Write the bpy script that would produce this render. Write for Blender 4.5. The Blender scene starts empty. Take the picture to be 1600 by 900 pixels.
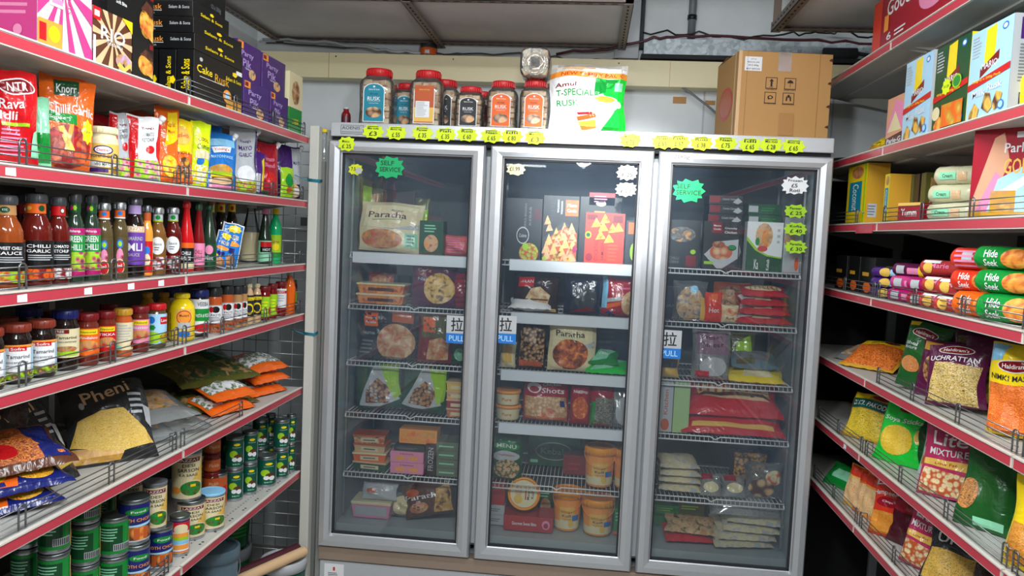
import bpy, bmesh, math, random
from math import sin, cos, pi, radians
from mathutils import Vector, Matrix
from mathutils.geometry import tessellate_polygon
random.seed(7)
SC = bpy.context.scene
COL = SC.collection

# ------------------------------------------------------------------ camera
F = 1235.5
YAW, PIT, ROL = -0.0957, -0.07, 0.0454
CAM = Vector((1.0173, -3.0235, 1.6123))
_f = Vector((sin(YAW)*cos(PIT), cos(YAW)*cos(PIT), sin(PIT)))
_r = Vector((cos(YAW), -sin(YAW), 0)); _u = _r.cross(_f)
AR = _r*cos(ROL)+_u*sin(ROL); AU = -_r*sin(ROL)+_u*cos(ROL); AF = _f
cd = bpy.data.cameras.new('camera'); cd.sensor_width = 36; cd.lens = F/1600*36; cd.clip_start = .02
cam = bpy.data.objects.new('camera', cd); COL.objects.link(cam)
cam.matrix_world = Matrix(((AR.x, AU.x, -AF.x, CAM.x), (AR.y, AU.y, -AF.y, CAM.y), (AR.z, AU.z, -AF.z, CAM.z), (0, 0, 0, 1)))
SC.camera = cam
# ------------------------------------------------------------------ world, lights, exposure
w = bpy.data.worlds.new('world'); SC.world = w; w.use_nodes = True
w.node_tree.nodes['Background'].inputs[0].default_value = (.80, .9, 1, 1)
w.node_tree.nodes['Background'].inputs[1].default_value = .3
SC.view_settings.view_transform = 'Standard'; SC.view_settings.look = 'None'
SC.view_settings.gamma = 1; SC.view_settings.use_curve_mapping = False
SC.view_settings.exposure = 0.0
def lamp(name, kind, loc, energy, col=(1, 1, 1), size=1, size_y=None, look=None, spot=None, blend=1):
    d = bpy.data.lights.new(name, kind); d.energy = energy; d.color = col
    if kind == 'AREA':
        d.shape = 'RECTANGLE'; d.size = size; d.size_y = size_y or size
    if kind == 'SPOT':
        d.spot_size = radians(spot); d.spot_blend = blend; d.shadow_soft_size = size
    o = bpy.data.objects.new(name, d); COL.objects.link(o); o.location = loc
    if look is not None:
        o.rotation_euler = (Vector(look)-Vector(loc)).to_track_quat('-Z', 'Y').to_euler()
    return o
lamp('aisle_tube_light', 'AREA', (.95, -1.35, 2.66), 26, (.93, .97, 1), 1.3, .12, (.95, -1.2, 0))
lamp('rear_tube_light', 'AREA', (.95, -3.3, 2.66), 50, (.95, .98, 1), 1.5, .15, (.95, -2.2, 0))
lamp('freezer_spotlight', 'SPOT', (1.02, -2.4, 2.62), 720, (1, 1, 1), .05, None, (1.08, 0, 1.87), 20, 1)
lamp('added_fill_light', 'POINT', (.95, -1.95, 2.10), 40, (.97, .98, 1)).data.shadow_soft_size = .06  # fill light added out of view to brighten the rack undersides

# ------------------------------------------------------------------ materials
HEX = dict(white='e8eaec', cream='e2d6ac', red='c8141c', dred='7d0f16', crimson='a01228', pink='c93c82', lpink='e38ab0', magenta='b01868',
 orange='e8661a', dorange='b8481a', lorange='f39a3c', yellow='f2d416', neon='d9f21a', gold='c8962c', lgold='e6bb58', lime='9ccb22', green='148a36', dgreen='0d4a26',
 bgreen='16c83c', mint='8fd8b0', teal='1688a0', blue='1c74c8', lblue='86c4e8', sky='a8d4f0', navy='18226a', purple='44206e', violet='6a3ca0', lilac='b8a0d8',
 brown='5a3320', dbrown='2e1a14', tan='b98a58', ltan='d8b48a', black='121314', char='26282b', grey='70757a', lgrey='b4b9bd', dgrey='3c4044', silver='b8bec4',
 maroon='4a1020', plum='5a1440', olive='5a5a24', kraft='b98c54', skin='d8a080', emerald='12b06c', bluegrey='5f7886', sticker='d6e01c', sauce='5c1610', sauce2='8a4018', nest='c8b04a', nest2='b0923a', ltan2='cfc3a4', salmon='e8685a', olive2='66745c', navyd='1a2438', redor='dc3a22', orangelid='f0980c', redbox='b02a2e', redbag='c8202a', plum2='8a6a80', palelime='a8c888', bagtop='dcd8d0', kraft2='ad7f48', creamroll='c8c6a4', redroll='b83a3a', green2='1e5a26', teal2='145a50', pinkbag='b8305e', greenliq='24382a', oliveliq='55482c', darkliq='1e1412', amberliq='7a5326', reddish='6a2418', rustlid='8a3422', canteal='0c5240', canlid='7c8484', bronze='6a5a50', fsilver='c4c8cc', fsilverlow='b09c8c', liner='a8b4b6', linerdark='5a6466', stripw='dfe6ee', panel='3e3c3a', shelfwhite='b8b7b1', railwhite='d8d2c8', railred='bf3b4a', dchrome='7a7c7e', postw='c8c9c0', postg='9a9c98', bgreen2='10d078', rustc='c05828')
def lin(h):
    return tuple((lambda c: c/12.92 if c <= .04045 else ((c+.055)/1.055)**2.4)(int(h[i:i+2], 16)/255) for i in (0, 2, 4))
_M = {}
def newmat(name):
    m = bpy.data.materials.new(name); m.use_nodes = True
    nt = m.node_tree; b = nt.nodes['Principled BSDF']
    return m, nt, b
def M(c, k='print'):
    """plain coloured material with slight procedural variation of sheen"""
    key = (c, k)
    if key in _M: return _M[key]
    if c.startswith('food'): m = food(*c.split(':')[1:])
    elif c == 'glass' : m = thin_glass('door_glass', .035, .012, 0, (.5, .68, .92, 1))
    elif c == 'clear' : m = thin_glass('clear_plastic', .10, .05, .06)
    elif c == 'film' : m = thin_glass('clear_film', .14, .16, .16)
    elif c == 'cloudy' : m = thin_glass('cloudy_film', .38, .12, .2)
    else:
        m, nt, b = newmat(c+'_'+k)
        rgb = lin(HEX[c])
        rough, metal, bump = {'print': (.32, 0, 0), 'paper': (.6, 0, 0), 'film': (.19, 0, .6), 'metal': (.35, .9, .05), 'alu': (.38, .55, .02), 'paint': (.4, 0, .03), 'matte': (.85, 0, .05), 'glossy': (.08, 0, 0), 'wire': (.3, .8, 0), 'board': (.7, 0, .08)}[k]
        b.inputs['Base Color'].default_value = (*rgb, 1); b.inputs['Roughness'].default_value = rough; b.inputs['Metallic'].default_value = metal
        n = nt.nodes.new('ShaderNodeTexNoise'); n.inputs['Scale'].default_value = 30 if k != 'film' else 17; n.inputs['Detail'].default_value = 2 if k != 'film' else 3; n.inputs['Distortion'].default_value = 0 if k != 'film' else 1.2
        tc = nt.nodes.new('ShaderNodeTexCoord'); nt.links.new(tc.outputs['Object'], n.inputs['Vector'])
        mr = nt.nodes.new('ShaderNodeMapRange'); mr.inputs['To Min'].default_value = max(rough-.06, .03); mr.inputs['To Max'].default_value = rough+.08
        nt.links.new(n.outputs['Fac'], mr.inputs['Value']); nt.links.new(mr.outputs[0], b.inputs['Roughness'])
        if bump:
            bp = nt.nodes.new('ShaderNodeBump'); bp.inputs['Strength'].default_value = bump; bp.inputs['Distance'].default_value = .01
            nt.links.new(n.outputs['Fac'], bp.inputs['Height']); nt.links.new(bp.outputs[0], b.inputs['Normal'])
    _M[key] = m
    return m
def thin_glass(name, haze, rough, gl=0.0, hz=(.75, .8, .8, 1)):
    m, nt, b = newmat(name); nt.nodes.remove(b); out = nt.nodes['Material Output']
    tr = nt.nodes.new('ShaderNodeBsdfTransparent'); tr.inputs[0].default_value = (.97, .985, .98, 1)
    go = nt.nodes.new('ShaderNodeBsdfGlossy'); go.inputs['Roughness'].default_value = rough
    df = nt.nodes.new('ShaderNodeBsdfDiffuse'); df.inputs[0].default_value = hz
    fr = nt.nodes.new('ShaderNodeFresnel'); fr.inputs['IOR'].default_value = 1.5
    n = nt.nodes.new('ShaderNodeTexNoise'); n.inputs['Scale'].default_value = 2.2; n.inputs['Detail'].default_value = 4
    tc = nt.nodes.new('ShaderNodeTexCoord'); nt.links.new(tc.outputs['Object'], n.inputs['Vector'])
    mr = nt.nodes.new('ShaderNodeMapRange'); mr.inputs['From Min'].default_value = .35; mr.inputs['From Max'].default_value = .75; mr.inputs['To Min'].default_value = haze*.5; mr.inputs['To Max'].default_value = haze*1.5
    nt.links.new(n.outputs['Fac'], mr.inputs['Value'])
    m1 = nt.nodes.new('ShaderNodeMixShader'); m2 = nt.nodes.new('ShaderNodeMixShader')
    ad = nt.nodes.new('ShaderNodeMath'); ad.operation = 'MULTIPLY_ADD'; ad.inputs[1].default_value = 1.0; ad.inputs[2].default_value = gl
    nt.links.new(fr.outputs[0], ad.inputs[0])
    nt.links.new(mr.outputs[0], m1.inputs[0]); nt.links.new(tr.outputs[0], m1.inputs[1]); nt.links.new(df.outputs[0], m1.inputs[2])
    nt.links.new(ad.outputs[0], m2.inputs[0]); nt.links.new(m1.outputs[0], m2.inputs[1]); nt.links.new(go.outputs[0], m2.inputs[2])
    nt.links.new(m2.outputs[0], out.inputs[0])
    return m
def food(kind, c1, c2, c3='brown'):
    m, nt, b = newmat('food_'+kind+'_'+c1)
    tc = nt.nodes.new('ShaderNodeTexCoord'); mp = nt.nodes.new('ShaderNodeMapping'); nt.links.new(tc.outputs['Object'], mp.inputs[0])
    ramp = nt.nodes.new('ShaderNodeValToRGB')
    if kind == 'strands':
        mp.inputs['Rotation'].default_value = (.3, .6, .4); mp.inputs['Scale'].default_value = (1, 1, 2.5)
        n = nt.nodes.new('ShaderNodeTexNoise'); n.inputs['Scale'].default_value = 62; n.inputs['Distortion'].default_value = 4.5; n.inputs['Detail'].default_value = 1
        src = n.outputs['Fac']
    elif kind == 'chunks':
        n = nt.nodes.new('ShaderNodeTexVoronoi'); n.inputs['Scale'].default_value = 75
        src = n.outputs['Distance']
    elif kind == 'big':
        n = nt.nodes.new('ShaderNodeTexVoronoi'); n.inputs['Scale'].default_value = 32
        src = n.outputs['Distance']
    else:
        n = nt.nodes.new('ShaderNodeTexNoise'); n.inputs['Scale'].default_value = 38; n.inputs['Detail'].default_value = 4; n.inputs['Distortion'].default_value = .6
        src = n.outputs['Fac']
    nt.links.new(mp.outputs[0], n.inputs['Vector']); nt.links.new(src, ramp.inputs[0])
    e = ramp.color_ramp.elements
    lo, hi = (.35, .65) if kind in ('strands', 'soft') else (.05, .65)
    e[0].position = lo; e[1].position = hi
    if kind in ('chunks', 'big'): cs = (c1, c2, c3)
    else: cs = (c3, c2, c1)
    e[0].color = (*lin(HEX[cs[0]]), 1); e[1].color = (*lin(HEX[cs[2]]), 1)
    x = e.new((lo+hi)/2); x.color = (*lin(HEX[cs[1]]), 1)
    nt.links.new(ramp.outputs[0], b.inputs['Base Color']); b.inputs['Roughness'].default_value = .4
    bp = nt.nodes.new('ShaderNodeBump'); bp.inputs['Strength'].default_value = .4; bp.inputs['Distance'].default_value = .004
    nt.links.new(src, bp.inputs['Height']); nt.links.new(bp.outputs[0], b.inputs['Normal'])
    return m

# ------------------------------------------------------------------ mesh builder
class MB:
    def __init__(s): s.v = []; s.f = []; s.mi = []; s.sm = []; s.mats = []
    def slot(s, m):
        if isinstance(m, str): m = M(m)
        elif isinstance(m, tuple): m = M(*m)
        for i, q in enumerate(s.mats):
            if q is m: return i
        s.mats.append(m); return len(s.mats)-1
    def add(s, vs, fs, m, smooth=False):
        k = len(s.v); i = s.slot(m); s.v += [tuple(q) for q in vs]
        for f in fs: s.f.append([k+q for q in f]); s.mi.append(i); s.sm.append(smooth)
        return s
    def box(s, x0, y0, z0, x1, y1, z1, m, b=0):
        if b <= 0:
            v = [(x, y, z) for x in (x0, x1) for y in (y0, y1) for z in (z0, z1)]
            return s.add(v, [(0, 1, 3, 2), (4, 6, 7, 5), (0, 4, 5, 1), (2, 3, 7, 6), (0, 2, 6, 4), (1, 5, 7, 3)], m)
        bm = bmesh.new(); bmesh.ops.create_cube(bm, size=1)
        for q in bm.verts: q.co = Vector(((x0+x1)/2+q.co.x*(x1-x0), (y0+y1)/2+q.co.y*(y1-y0), (z0+z1)/2+q.co.z*(z1-z0)))
        bmesh.ops.bevel(bm, geom=bm.edges[:], offset=b, segments=2, profile=.6, affect='EDGES')
        bm.verts.index_update()
        s.add([q.co[:] for q in bm.verts], [[q.index for q in f.verts] for f in bm.faces], m); bm.free(); return s
    def tube(s, pts, r, m, n=6, closed=False, cap=True):
        pts = [Vector(p) for p in pts]; N = len(pts); vs = []; fs = []
        pn = None
        for i, p in enumerate(pts):
            a = pts[i-1] if (i > 0 or closed) else p; b = pts[(i+1) % N] if (i < N-1 or closed) else p
            t = (b-a).normalized()
            if pn is None: pn = t.orthogonal().normalized()
            pn = (pn - t*pn.dot(t)); pn = pn.normalized() if pn.length > 1e-6 else t.orthogonal().normalized()
            q = t.cross(pn); rr = r[i] if isinstance(r, (list, tuple)) else r
            for k in range(n):
                an = 2*pi*k/n; vs.append(p+pn*(rr*cos(an))+q*(rr*sin(an)))
        for i in range(N if closed else N-1):
            for k in range(n):
                j = (i+1) % N; fs.append((i*n+k, i*n+(k+1) % n, j*n+(k+1) % n, j*n+k))
        if cap and not closed: fs += [list(range(n))[::-1], [(N-1)*n+k for k in range(n)]]
        return s.add(vs, fs, m, True)
    def lathe(s, prof, m, n=24, c=(0, 0), sq=None, cap=True):
        """prof: (r,z) list from the bottom up; sq = superellipse power for square jars"""
        vs = []; fs = []
        for r, z in prof:
            for k in range(n):
                a = 2*pi*(k+.5)/n; x, y = cos(a), sin(a)
                if sq:
                    q = (abs(x)**sq+abs(y)**sq)**(-1/sq); x *= q; y *= q
                vs.append((c[0]+r*x, c[1]+r*y, z))
        for i in range(len(prof)-1):
            for k in range(n): fs.append((i*n+k, i*n+(k+1) % n, (i+1)*n+(k+1) % n, (i+1)*n+k))
        s.add(vs, fs, m, True)
        if cap:
            L = len(prof)-1
            s.add([vs[k] for k in range(n)], [list(range(n))[::-1]], m); s.add([vs[L*n+k] for k in range(n)], [list(range(n))], m)
        return s
    def xf(s, mat):
        s.v = [tuple(mat @ Vector(q)) for q in s.v]; return s
    def build(s, name, parent=None):
        me = bpy.data.meshes.new(name); me.from_pydata(s.v, [], s.f)
        for m in s.mats: me.materials.append(m)
        me.polygons.foreach_set('material_index', s.mi); me.polygons.foreach_set('use_smooth', s.sm)
        me.validate(); me.update()
        o = bpy.data.objects.new(name, me); COL.objects.link(o)
        if parent: o.parent = parent
        return o
# ------------------------------------------------------------------ printing on surfaces
_T = {}
def text_tris(t):
    if t in _T: return _T[t]
    cu = bpy.data.curves.new('t', 'FONT'); cu.body = t; cu.resolution_u = 2; cu.offset = .012
    ob = bpy.data.objects.new('t', cu); COL.objects.link(ob)
    me = bpy.data.meshes.new_from_object(ob); me.calc_loop_triangles()
    V = [(q.co.x, q.co.y) for q in me.vertices]
    if not V: V = [(0, 0), (1, 0), (0, 1)]
    x0 = min(q[0] for q in V); x1 = max(q[0] for q in V); y0 = min(q[1] for q in V); y1 = max(q[1] for q in V)
    V = [((a-x0)/(x1-x0+1e-9), (b-y0)/(y1-y0+1e-9)) for a, b in V]
    R = [[V[i] for i in tri.vertices] for tri in me.loop_triangles]
    bpy.data.objects.remove(ob); bpy.data.curves.remove(cu); bpy.data.meshes.remove(me)
    _T[t] = R; return R
def r(x0, y0, x1, y1, c): return ('p', [(x0, y0), (x1, y0), (x1, y1), (x0, y1)], c)
def p(pts, c): return ('p', pts, c)
def e(cx, cy, rx, ry, c, n=20): return ('p', [(cx+rx*cos(2*pi*k/n), cy+ry*sin(2*pi*k/n)) for k in range(n)], c)
def st(cx, cy, rx, ry, c, n=14, k=.78): return ('p', [(cx+rx*cos(pi*i/n)*(1 if i % 2 == 0 else k), cy+ry*sin(pi*i/n)*(1 if i % 2 == 0 else k)) for i in range(2*n)], c)
def t(s, cx, cy, w, h, c='white', rot=0, k=0): return ('t', s, cx, cy, w, h, c, rot, k)
def rows(x0, x1, y0, y1, n, c, seed=3):
    """lines of small print"""
    rn = random.Random(seed); out = []
    for i in range(n):
        y = y0+(y1-y0)*(i+.5)/n; hh = (y1-y0)/n*.22
        out.append(r(x0, y-hh, x0+(x1-x0)*rn.uniform(.6, 1), y+hh, c))
    return out
def rays(cx, cy, x0, y0, x1, y1, c, n=9, ph=0):
    """alternate sunburst wedges, clipped to a rectangle"""
    out = []
    for i in range(n):
        a = 2*pi*i/n+ph; b = a+pi/n*.9
        P = [(cx, cy), (cx+3*cos(a), cy+3*sin(a)), (cx+3*cos(b), cy+3*sin(b))]
        for ax, val, sg in ((0, x0, 1), (0, x1, -1), (1, y0, 1), (1, y1, -1)):
            Q = []
            for j in range(len(P)):
                A, B = P[j-1], P[j]; da = (A[ax]-val)*sg; db = (B[ax]-val)*sg
                if (da < 0) != (db < 0):
                    k = da/(da-db); Q.append((A[0]+(B[0]-A[0])*k, A[1]+(B[1]-A[1])*k))
                if db >= 0: Q.append(B)
            P = Q
            if not P: break
        if len(P) >= 3: out.append(p(P, c))
    return out
def _cut(P, ax, val):
    lo, hi = [], []
    for j in range(len(P)):
        A, B = P[j-1], P[j]; da = A[ax]-val; db = B[ax]-val
        if da*db < -1e-18:
            k = da/(da-db); I = (A[0]+(B[0]-A[0])*k, A[1]+(B[1]-A[1])*k); lo.append(I); hi.append(I)
        if db <= 0: lo.append(B)
        if db >= 0: hi.append(B)
    return (lo if len(lo) > 2 else None), (hi if len(hi) > 2 else None)
def _grid(P, nu, nv):
    L = [P]
    for ax, n in ((0, nu), (1, nv)):
        if not n: continue
        out = []
        for q in L:
            a = min(z[ax] for z in q); b = max(z[ax] for z in q)
            k = math.floor(a*n)+1
            rest = q
            while k/n < b-1e-9 and rest:
                lo, rest = _cut(rest, ax, k/n)
                if lo: out.append(lo)
                k += 1
            if rest: out.append(rest)
        L = out
    return L
def flat(els):
    o = []
    for q in els:
        if isinstance(q, list): o += flat(q)
        else: o.append(q)
    return o
def prints(mb, fmap, els, nu=0, nv=0, base=.0004, kind='print'):
    for i, q in enumerate(flat(els)):
        off = base+i*.00011
        if q[0] == 'p':
            P = q[1]; tri = tessellate_polygon([[Vector((a, b, 0)) for a, b in P]]); T = [[P[k] for k in x] for x in tri]; c = q[2]
            if not nu and not nv: T = [P] if len(P) < 40 else T
        else:
            _, s, cx, cy, w_, h_, c, rot, sk = q; T = []
            ca, sa = cos(radians(rot)), sin(radians(rot))
            for tr in text_tris(s):
                N = []
                for a, b in tr:
                    X = (a-.5)*w_; Y = (b-.5)*h_
                    if rot in (90, -90):
                        s_ = 1 if rot == 90 else -1; X, Y = -s_*(b-.5)*w_, s_*(a-.5)*h_
                    elif rot: X, Y = X*ca-Y*sa, X*sa+Y*ca
                    N.append((cx+X+sk*Y, cy+Y))
                T.append(N)
        m = c if isinstance(c, tuple) or c.startswith('food') else (c, kind)
        for tr in T:
            for g in (_grid(tr, nu, nv) if (nu or nv) else [tr]):
                mb.add([fmap(a, b, off) for a, b in g], [list(range(len(g)))], m, bool(nu or nv))
# ------------------------------------------------------------------ tagging
def tag(o, label=None, cat=None, group=None, kind=None):
    if label: o['label'] = label
    if cat: o['category'] = cat
    if group: o['group'] = group
    if kind: o['kind'] = kind
    return o
def empty(name, loc=(0, 0, 0), rz=0):
    o = bpy.data.objects.new(name, None); COL.objects.link(o); o.location = loc; o.rotation_euler = (0, 0, rz); o.empty_display_size = .05
    return o
def kids(o): return [q for q in list(COL.objects) if q.parent is o] if False else list(KIDS.get(o.name, []))
KIDS = {}
_b = MB.build
def _build(s, name, parent=None):
    o = _b(s, name, parent)
    if parent: KIDS.setdefault(parent.name, []).append(o)
    return o
MB.build = _build
def dup(root, parent=None):
    c = root.copy(); COL.objects.link(c)
    if parent: c.parent = parent; KIDS.setdefault(parent.name, []).append(c)
    for k in KIDS.get(root.name, []): dup(k, c)
    return c
def struct(o): o['kind'] = 'structure'; return o
# ------------------------------------------------------------------ placing
XL, XR = -.084, 1.948
ZL = {1: 1.941, 2: 1.697, 3: 1.454, 4: 1.259, 5: .968, 6: .632, 7: .10}
ZR = {1: 2.278, 2: 1.942, 3: 1.697, 4: 1.451, 5: 1.1815, 6: .930, 7: .687}
ZF = {1: 1.50, 2: 1.292, 3: 1.062, 4: .848, 5: .600, 6: .400}
def ray(px, py): return AF+AR*((px-800)/F)-AU*((py-450)/F)
def depth(P): return (Vector(P)-CAM).dot(AF)
def solve_y(px, x, z):
    k = (px-800)/F; a = AR-AF*k; return CAM.y-((x-CAM.x)*a.x+(z-CAM.z)*a.z)/a.y
def solve_x(px, y, z):
    k = (px-800)/F; a = AR-AF*k; return CAM.x-((y-CAM.y)*a.y+(z-CAM.z)*a.z)/a.x
def solve_z(py, x, y):
    k = (450-py)/F; a = AU-AF*k; return CAM.z-((x-CAM.x)*a.x+(y-CAM.y)*a.y)/a.z
def spotL(side, k, l, r_, top, d=.03, a=0, rnd=False, z=None, exact=False):
    """size and place of a thing on a gondola shelf: returns location, rotation, width, height"""
    sg = 1 if side == 'L' else -1
    X0 = XL if side == 'L' else XR; z = (ZL if side == 'L' else ZR)[k]+.001 if z is None else z
    c = (l+r_)/2; R_ = .03; xf = X0-sg*d
    if rnd:
        for _ in range(4):
            x = xf-sg*R_; y = solve_y(c, x, z+.05); R_ = (r_-l)/2*depth((x, y, z))/F
        W_ = 2*R_; H = solve_z(top, x, y)-z
        return (x, y, z), radians(90-a)*sg, W_, H
    if exact:
        y0 = solve_y(l, xf, z+.05); y1 = solve_y(r_, xf, z+.05); y = (y0+y1)/2; W_ = abs(y1-y0)
        return (xf, y, z), radians(90)*sg, W_, solve_z(top, xf, y)-z
    y = solve_y(c, xf, z+.05)
    n = Vector((sg*cos(radians(a)), -sin(radians(a)), 0)); v = (CAM-Vector((xf, y, CAM.z))).normalized()
    W_ = (r_-l)*depth((xf, y, z))/(F*max(n.dot(v), .3))
    return (xf, y, z), radians(90-a)*sg, W_, solve_z(top, xf, y)-z
def spotF(k, l, r_, top, y=.10, z=None):
    z = ZF[k]+.006 if z is None else z
    x0 = solve_x(l, y, z+.05); x1 = solve_x(r_, y, z+.05); x = (x0+x1)/2
    return (x, y, z), 0, x1-x0, solve_z(top, x, y)-z
TOPS = {}
USED = {}
def put(o, loc, rz, label, cat, group=None, top=None):
    o.location = loc; o.rotation_euler = (0, 0, rz); tag(o, label, cat, group)
    return o
# ------------------------------------------------------------------ product makers (front at y=0, body towards +y, base at z=0)
def mk_box(name, W_, D, H, c, front=(), side=(), top=(), k='print', back=()):
    mb = MB(); b = min(.0015, W_/8, D/8, H/8)
    mb.box(-W_/2, 0, 0, W_/2, D, H, (c, k), b)
    prints(mb, lambda u, v, o: (-W_/2+u*W_, -o, v*H), front, kind=k)
    if side:
        prints(mb, lambda u, v, o: (-W_/2-o, D-u*D, v*H), side, kind=k)
        prints(mb, lambda u, v, o: (W_/2+o, u*D, v*H), side, kind=k)
    if top: prints(mb, lambda u, v, o: (-W_/2+u*W_, v*D, H+o), top, kind=k)
    return mb.build(name)
def pouch_map(W_, H, T, kind, seed):
    rn = random.Random(seed); ph = [rn.uniform(0, 6.28) for _ in range(8)]
    def f(u, v, o, side=1):
        uu = 2*u-1
        sx = (1-abs(uu)**2.6)**.55 if abs(uu) < 1 else 0
        if kind == 'stand': vz = min(1, (v/.06)**.5 if v > 0 else 0)*(1-.0*v)*(max(0, 1-v)**.55)*1.05
        elif kind == 'slab': vz = min(1, ((v)/.08)**.5 if v > 0 else 0)*min(1, ((1-v)/.1)**.5 if v < 1 else 0)
        else: vz = (sin(pi*min(max(v, 0), 1)))**.55 if 0 < v < 1 else 0
        fl = .03 if kind != 'slab' else .015
        waist = 1-fl*2*sin(pi*v)**2+.015*sin(9*v+ph[0])
        x = uu*W_/2*waist+W_*.012*sin(7*v+ph[1])
        th = T/2*sx*vz
        wr = 1+.12*sin(uu*3.1+v*7+ph[2])+.08*sin(uu*9+ph[3]+v*3)+.07*sin(v*17+uu*4+ph[4])
        crimp = .0018*sin(u*46) if (v < .05 or v > .95) and kind != 'stand' else 0
        y = -side*(th*wr)+crimp+T*.10*sin(v*4+ph[5])*(sx*.5)
        z = v*H+H*.012*sin(uu*4+ph[6])*(1 if v > .5 else .3)
        return (x, y-side*o+T*.62, z)
    return f
def mk_pouch(name, W_, H, T, c, front=(), kind='pillow', seed=1, lean=0, roll=0, back=None, k='film', parts=None, nu=12, nv=14, droop=0):
    f = pouch_map(W_, H, T, kind, seed); mb = MB(); G = None
    for side, cc in ((1, c), (-1, back or c)):
        vs = [f(i/nu, j/nv, 0, side) for j in range(nv+1) for i in range(nu+1)]
        if side == 1: G = [Vector(q) for q in vs]
        fs = [(j*(nu+1)+i, j*(nu+1)+i+1, (j+1)*(nu+1)+i+1, (j+1)*(nu+1)+i) for j in range(nv) for i in range(nu)]
        if side < 0: fs = [q[::-1] for q in fs]
        mb.add(vs, fs, cc if isinstance(cc, tuple) or cc.startswith('food') or cc in ('film', 'cloudy', 'clear') else (cc, k), True)
    def pf(u, v, o):      # the point on the faceted front, lifted by o
        a = min(max(u*nu, 0), nu-1e-6); b = min(max(v*nv, 0), nv-1e-6); i = int(a+1e-7); j = int(b+1e-7); i = min(i, nu-1); j = min(j, nv-1); a -= i; b -= j
        q = (G[j*(nu+1)+i]*(1-a)+G[j*(nu+1)+i+1]*a)*(1-b)+(G[(j+1)*(nu+1)+i]*(1-a)+G[(j+1)*(nu+1)+i+1]*a)*b
        return (q.x, q.y-o, q.z)
    prints(mb, pf, front, nu, nv, base=.0011, kind=k)
    m = Matrix.Rotation(radians(-lean), 4, 'X') @ Matrix.Rotation(radians(roll), 4, 'Y')
    mb.xf(m)
    zs = min(q[2] for q in mb.v); ys = min(q[1] for q in mb.v)
    off = Matrix.Translation((0, -ys, -zs)); mb.xf(off)
    if parts:
        root = empty(name); mb.build('pouch_body', root)
        for pn, fn in parts:
            q = MB(); fn(q, f); q.xf(off @ m); q.build(pn, root)
        return root
    return mb.build(name)
def spout(u, col='white', H=.02, R_=.009):
    def fn(q, f):
        P = Vector(f(u, .93, 0, 1)); d = Vector((.5 if u > .5 else -.5, 0, .85)).normalized()
        q.tube([P-d*.004+Vector((0, .004, 0)), P+d*H*.3+Vector((0, .004, 0))], R_*.7, (col, 'paint'), 12)
        q.tube([P+d*H*.3+Vector((0, .004, 0)), P+d*H+Vector((0, .004, 0))], R_, (col, 'paint'), 12)
    return ('cap', fn)
def cylmap(Rf, R_, a0, a1, z0, z1):
    def f(u, v, o):
        th = radians(a0+(a1-a0)*u); rr = (Rf(v) if Rf else R_)+o
        return (rr*sin(th), R_-rr*cos(th), z0+(z1-z0)*v)
    return f
def wrap(mb, R_, a0, a1, z0, z1, bg, els, Rf=None, k='paper', off=.0006):
    f = cylmap(Rf, R_, a0, a1, z0, z1); nu = max(4, int((a1-a0)/12)); n = max(1, nu)
    nv = 1 if Rf is None else 6
    vs = [f(i/n, j/nv, off) for j in range(nv+1) for i in range(n+1)]
    mb.add(vs, [(j*(n+1)+i, j*(n+1)+i+1, (j+1)*(n+1)+i+1, (j+1)*(n+1)+i) for j in range(nv) for i in range(n)], bg if isinstance(bg, tuple) or bg.startswith('food') else (bg, k), True)
    prints(mb, f, els, n, nv if Rf else 0, base=off+.0003, kind=k)
def mk_bottle(name, D, H, liquid, cap, label, els=(), lz=(.06, .5), la=(-110, 110), neck=None, nels=(), shape='sauce', capk='paint', lk='print'):
    R_ = D/2; root = empty(name); C = (0, R_)
    P = {'sauce': [(.8, 0), (.97, .015), (1, .04), (1, .56), (.97, .62), (.84, .69), (.66, .745), (.59, .78), (.57, .93)],
         'cone': [(.85, 0), (1, .02), (1, .42), (.9, .5), (.62, .68), (.42, .84), (.38, .93)],
         'squeeze': [(.85, 0), (1, .03), (.98, .3), (1, .6), (.95, .72), (.7, .84), (.5, .88), (.5, .9)],
         'slim': [(.9, 0), (1, .02), (1, .62), (.8, .74), (.45, .84), (.42, .93)]}[shape]
    mb = MB().lathe([(a*R_, b*H) for a, b in P], (liquid, 'glossy') if liquid not in ('clear', 'film') else liquid, 24, C)
    mb.build('bottle_body', root)
    ct = P[-1][0]
    c = MB().lathe([((ct+.1)*R_, .9*H), ((ct+.12)*R_, .91*H), ((ct+.1)*R_, .985*H), ((ct+.02)*R_, H)], (cap, capk), 20, C)
    for i in range(10):
        an = 2*pi*i/10; rr = (ct+.11)*R_; c.box(C[0]+rr*cos(an)-.0006, C[1]+rr*sin(an)-.0006, .915*H, C[0]+rr*cos(an)+.0006, C[1]+rr*sin(an)+.0006, .975*H, (cap, capk))
    c.build('cap', root)
    def Rf(z0, z1):
        def g(v):
            z = (z0+(z1-z0)*v)
            for (a, b), (a2, b2) in zip(P, P[1:]):
                if b <= z <= b2: return R_*(a+(a2-a)*(z-b)/(b2-b))
            return R_*P[-1][0]
        return g
    if label:
        q = MB(); wrap(q, R_, la[0], la[1], lz[0]*H, lz[1]*H, label, els, Rf(*lz) if shape != 'sauce' else None, lk); q.build('label', root)
    if neck:
        q = MB(); wrap(q, R_, -170, 170, .79*H, .9*H, neck, nels, Rf(.79, .9), lk); q.build('neck_label', root)
    return root
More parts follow.
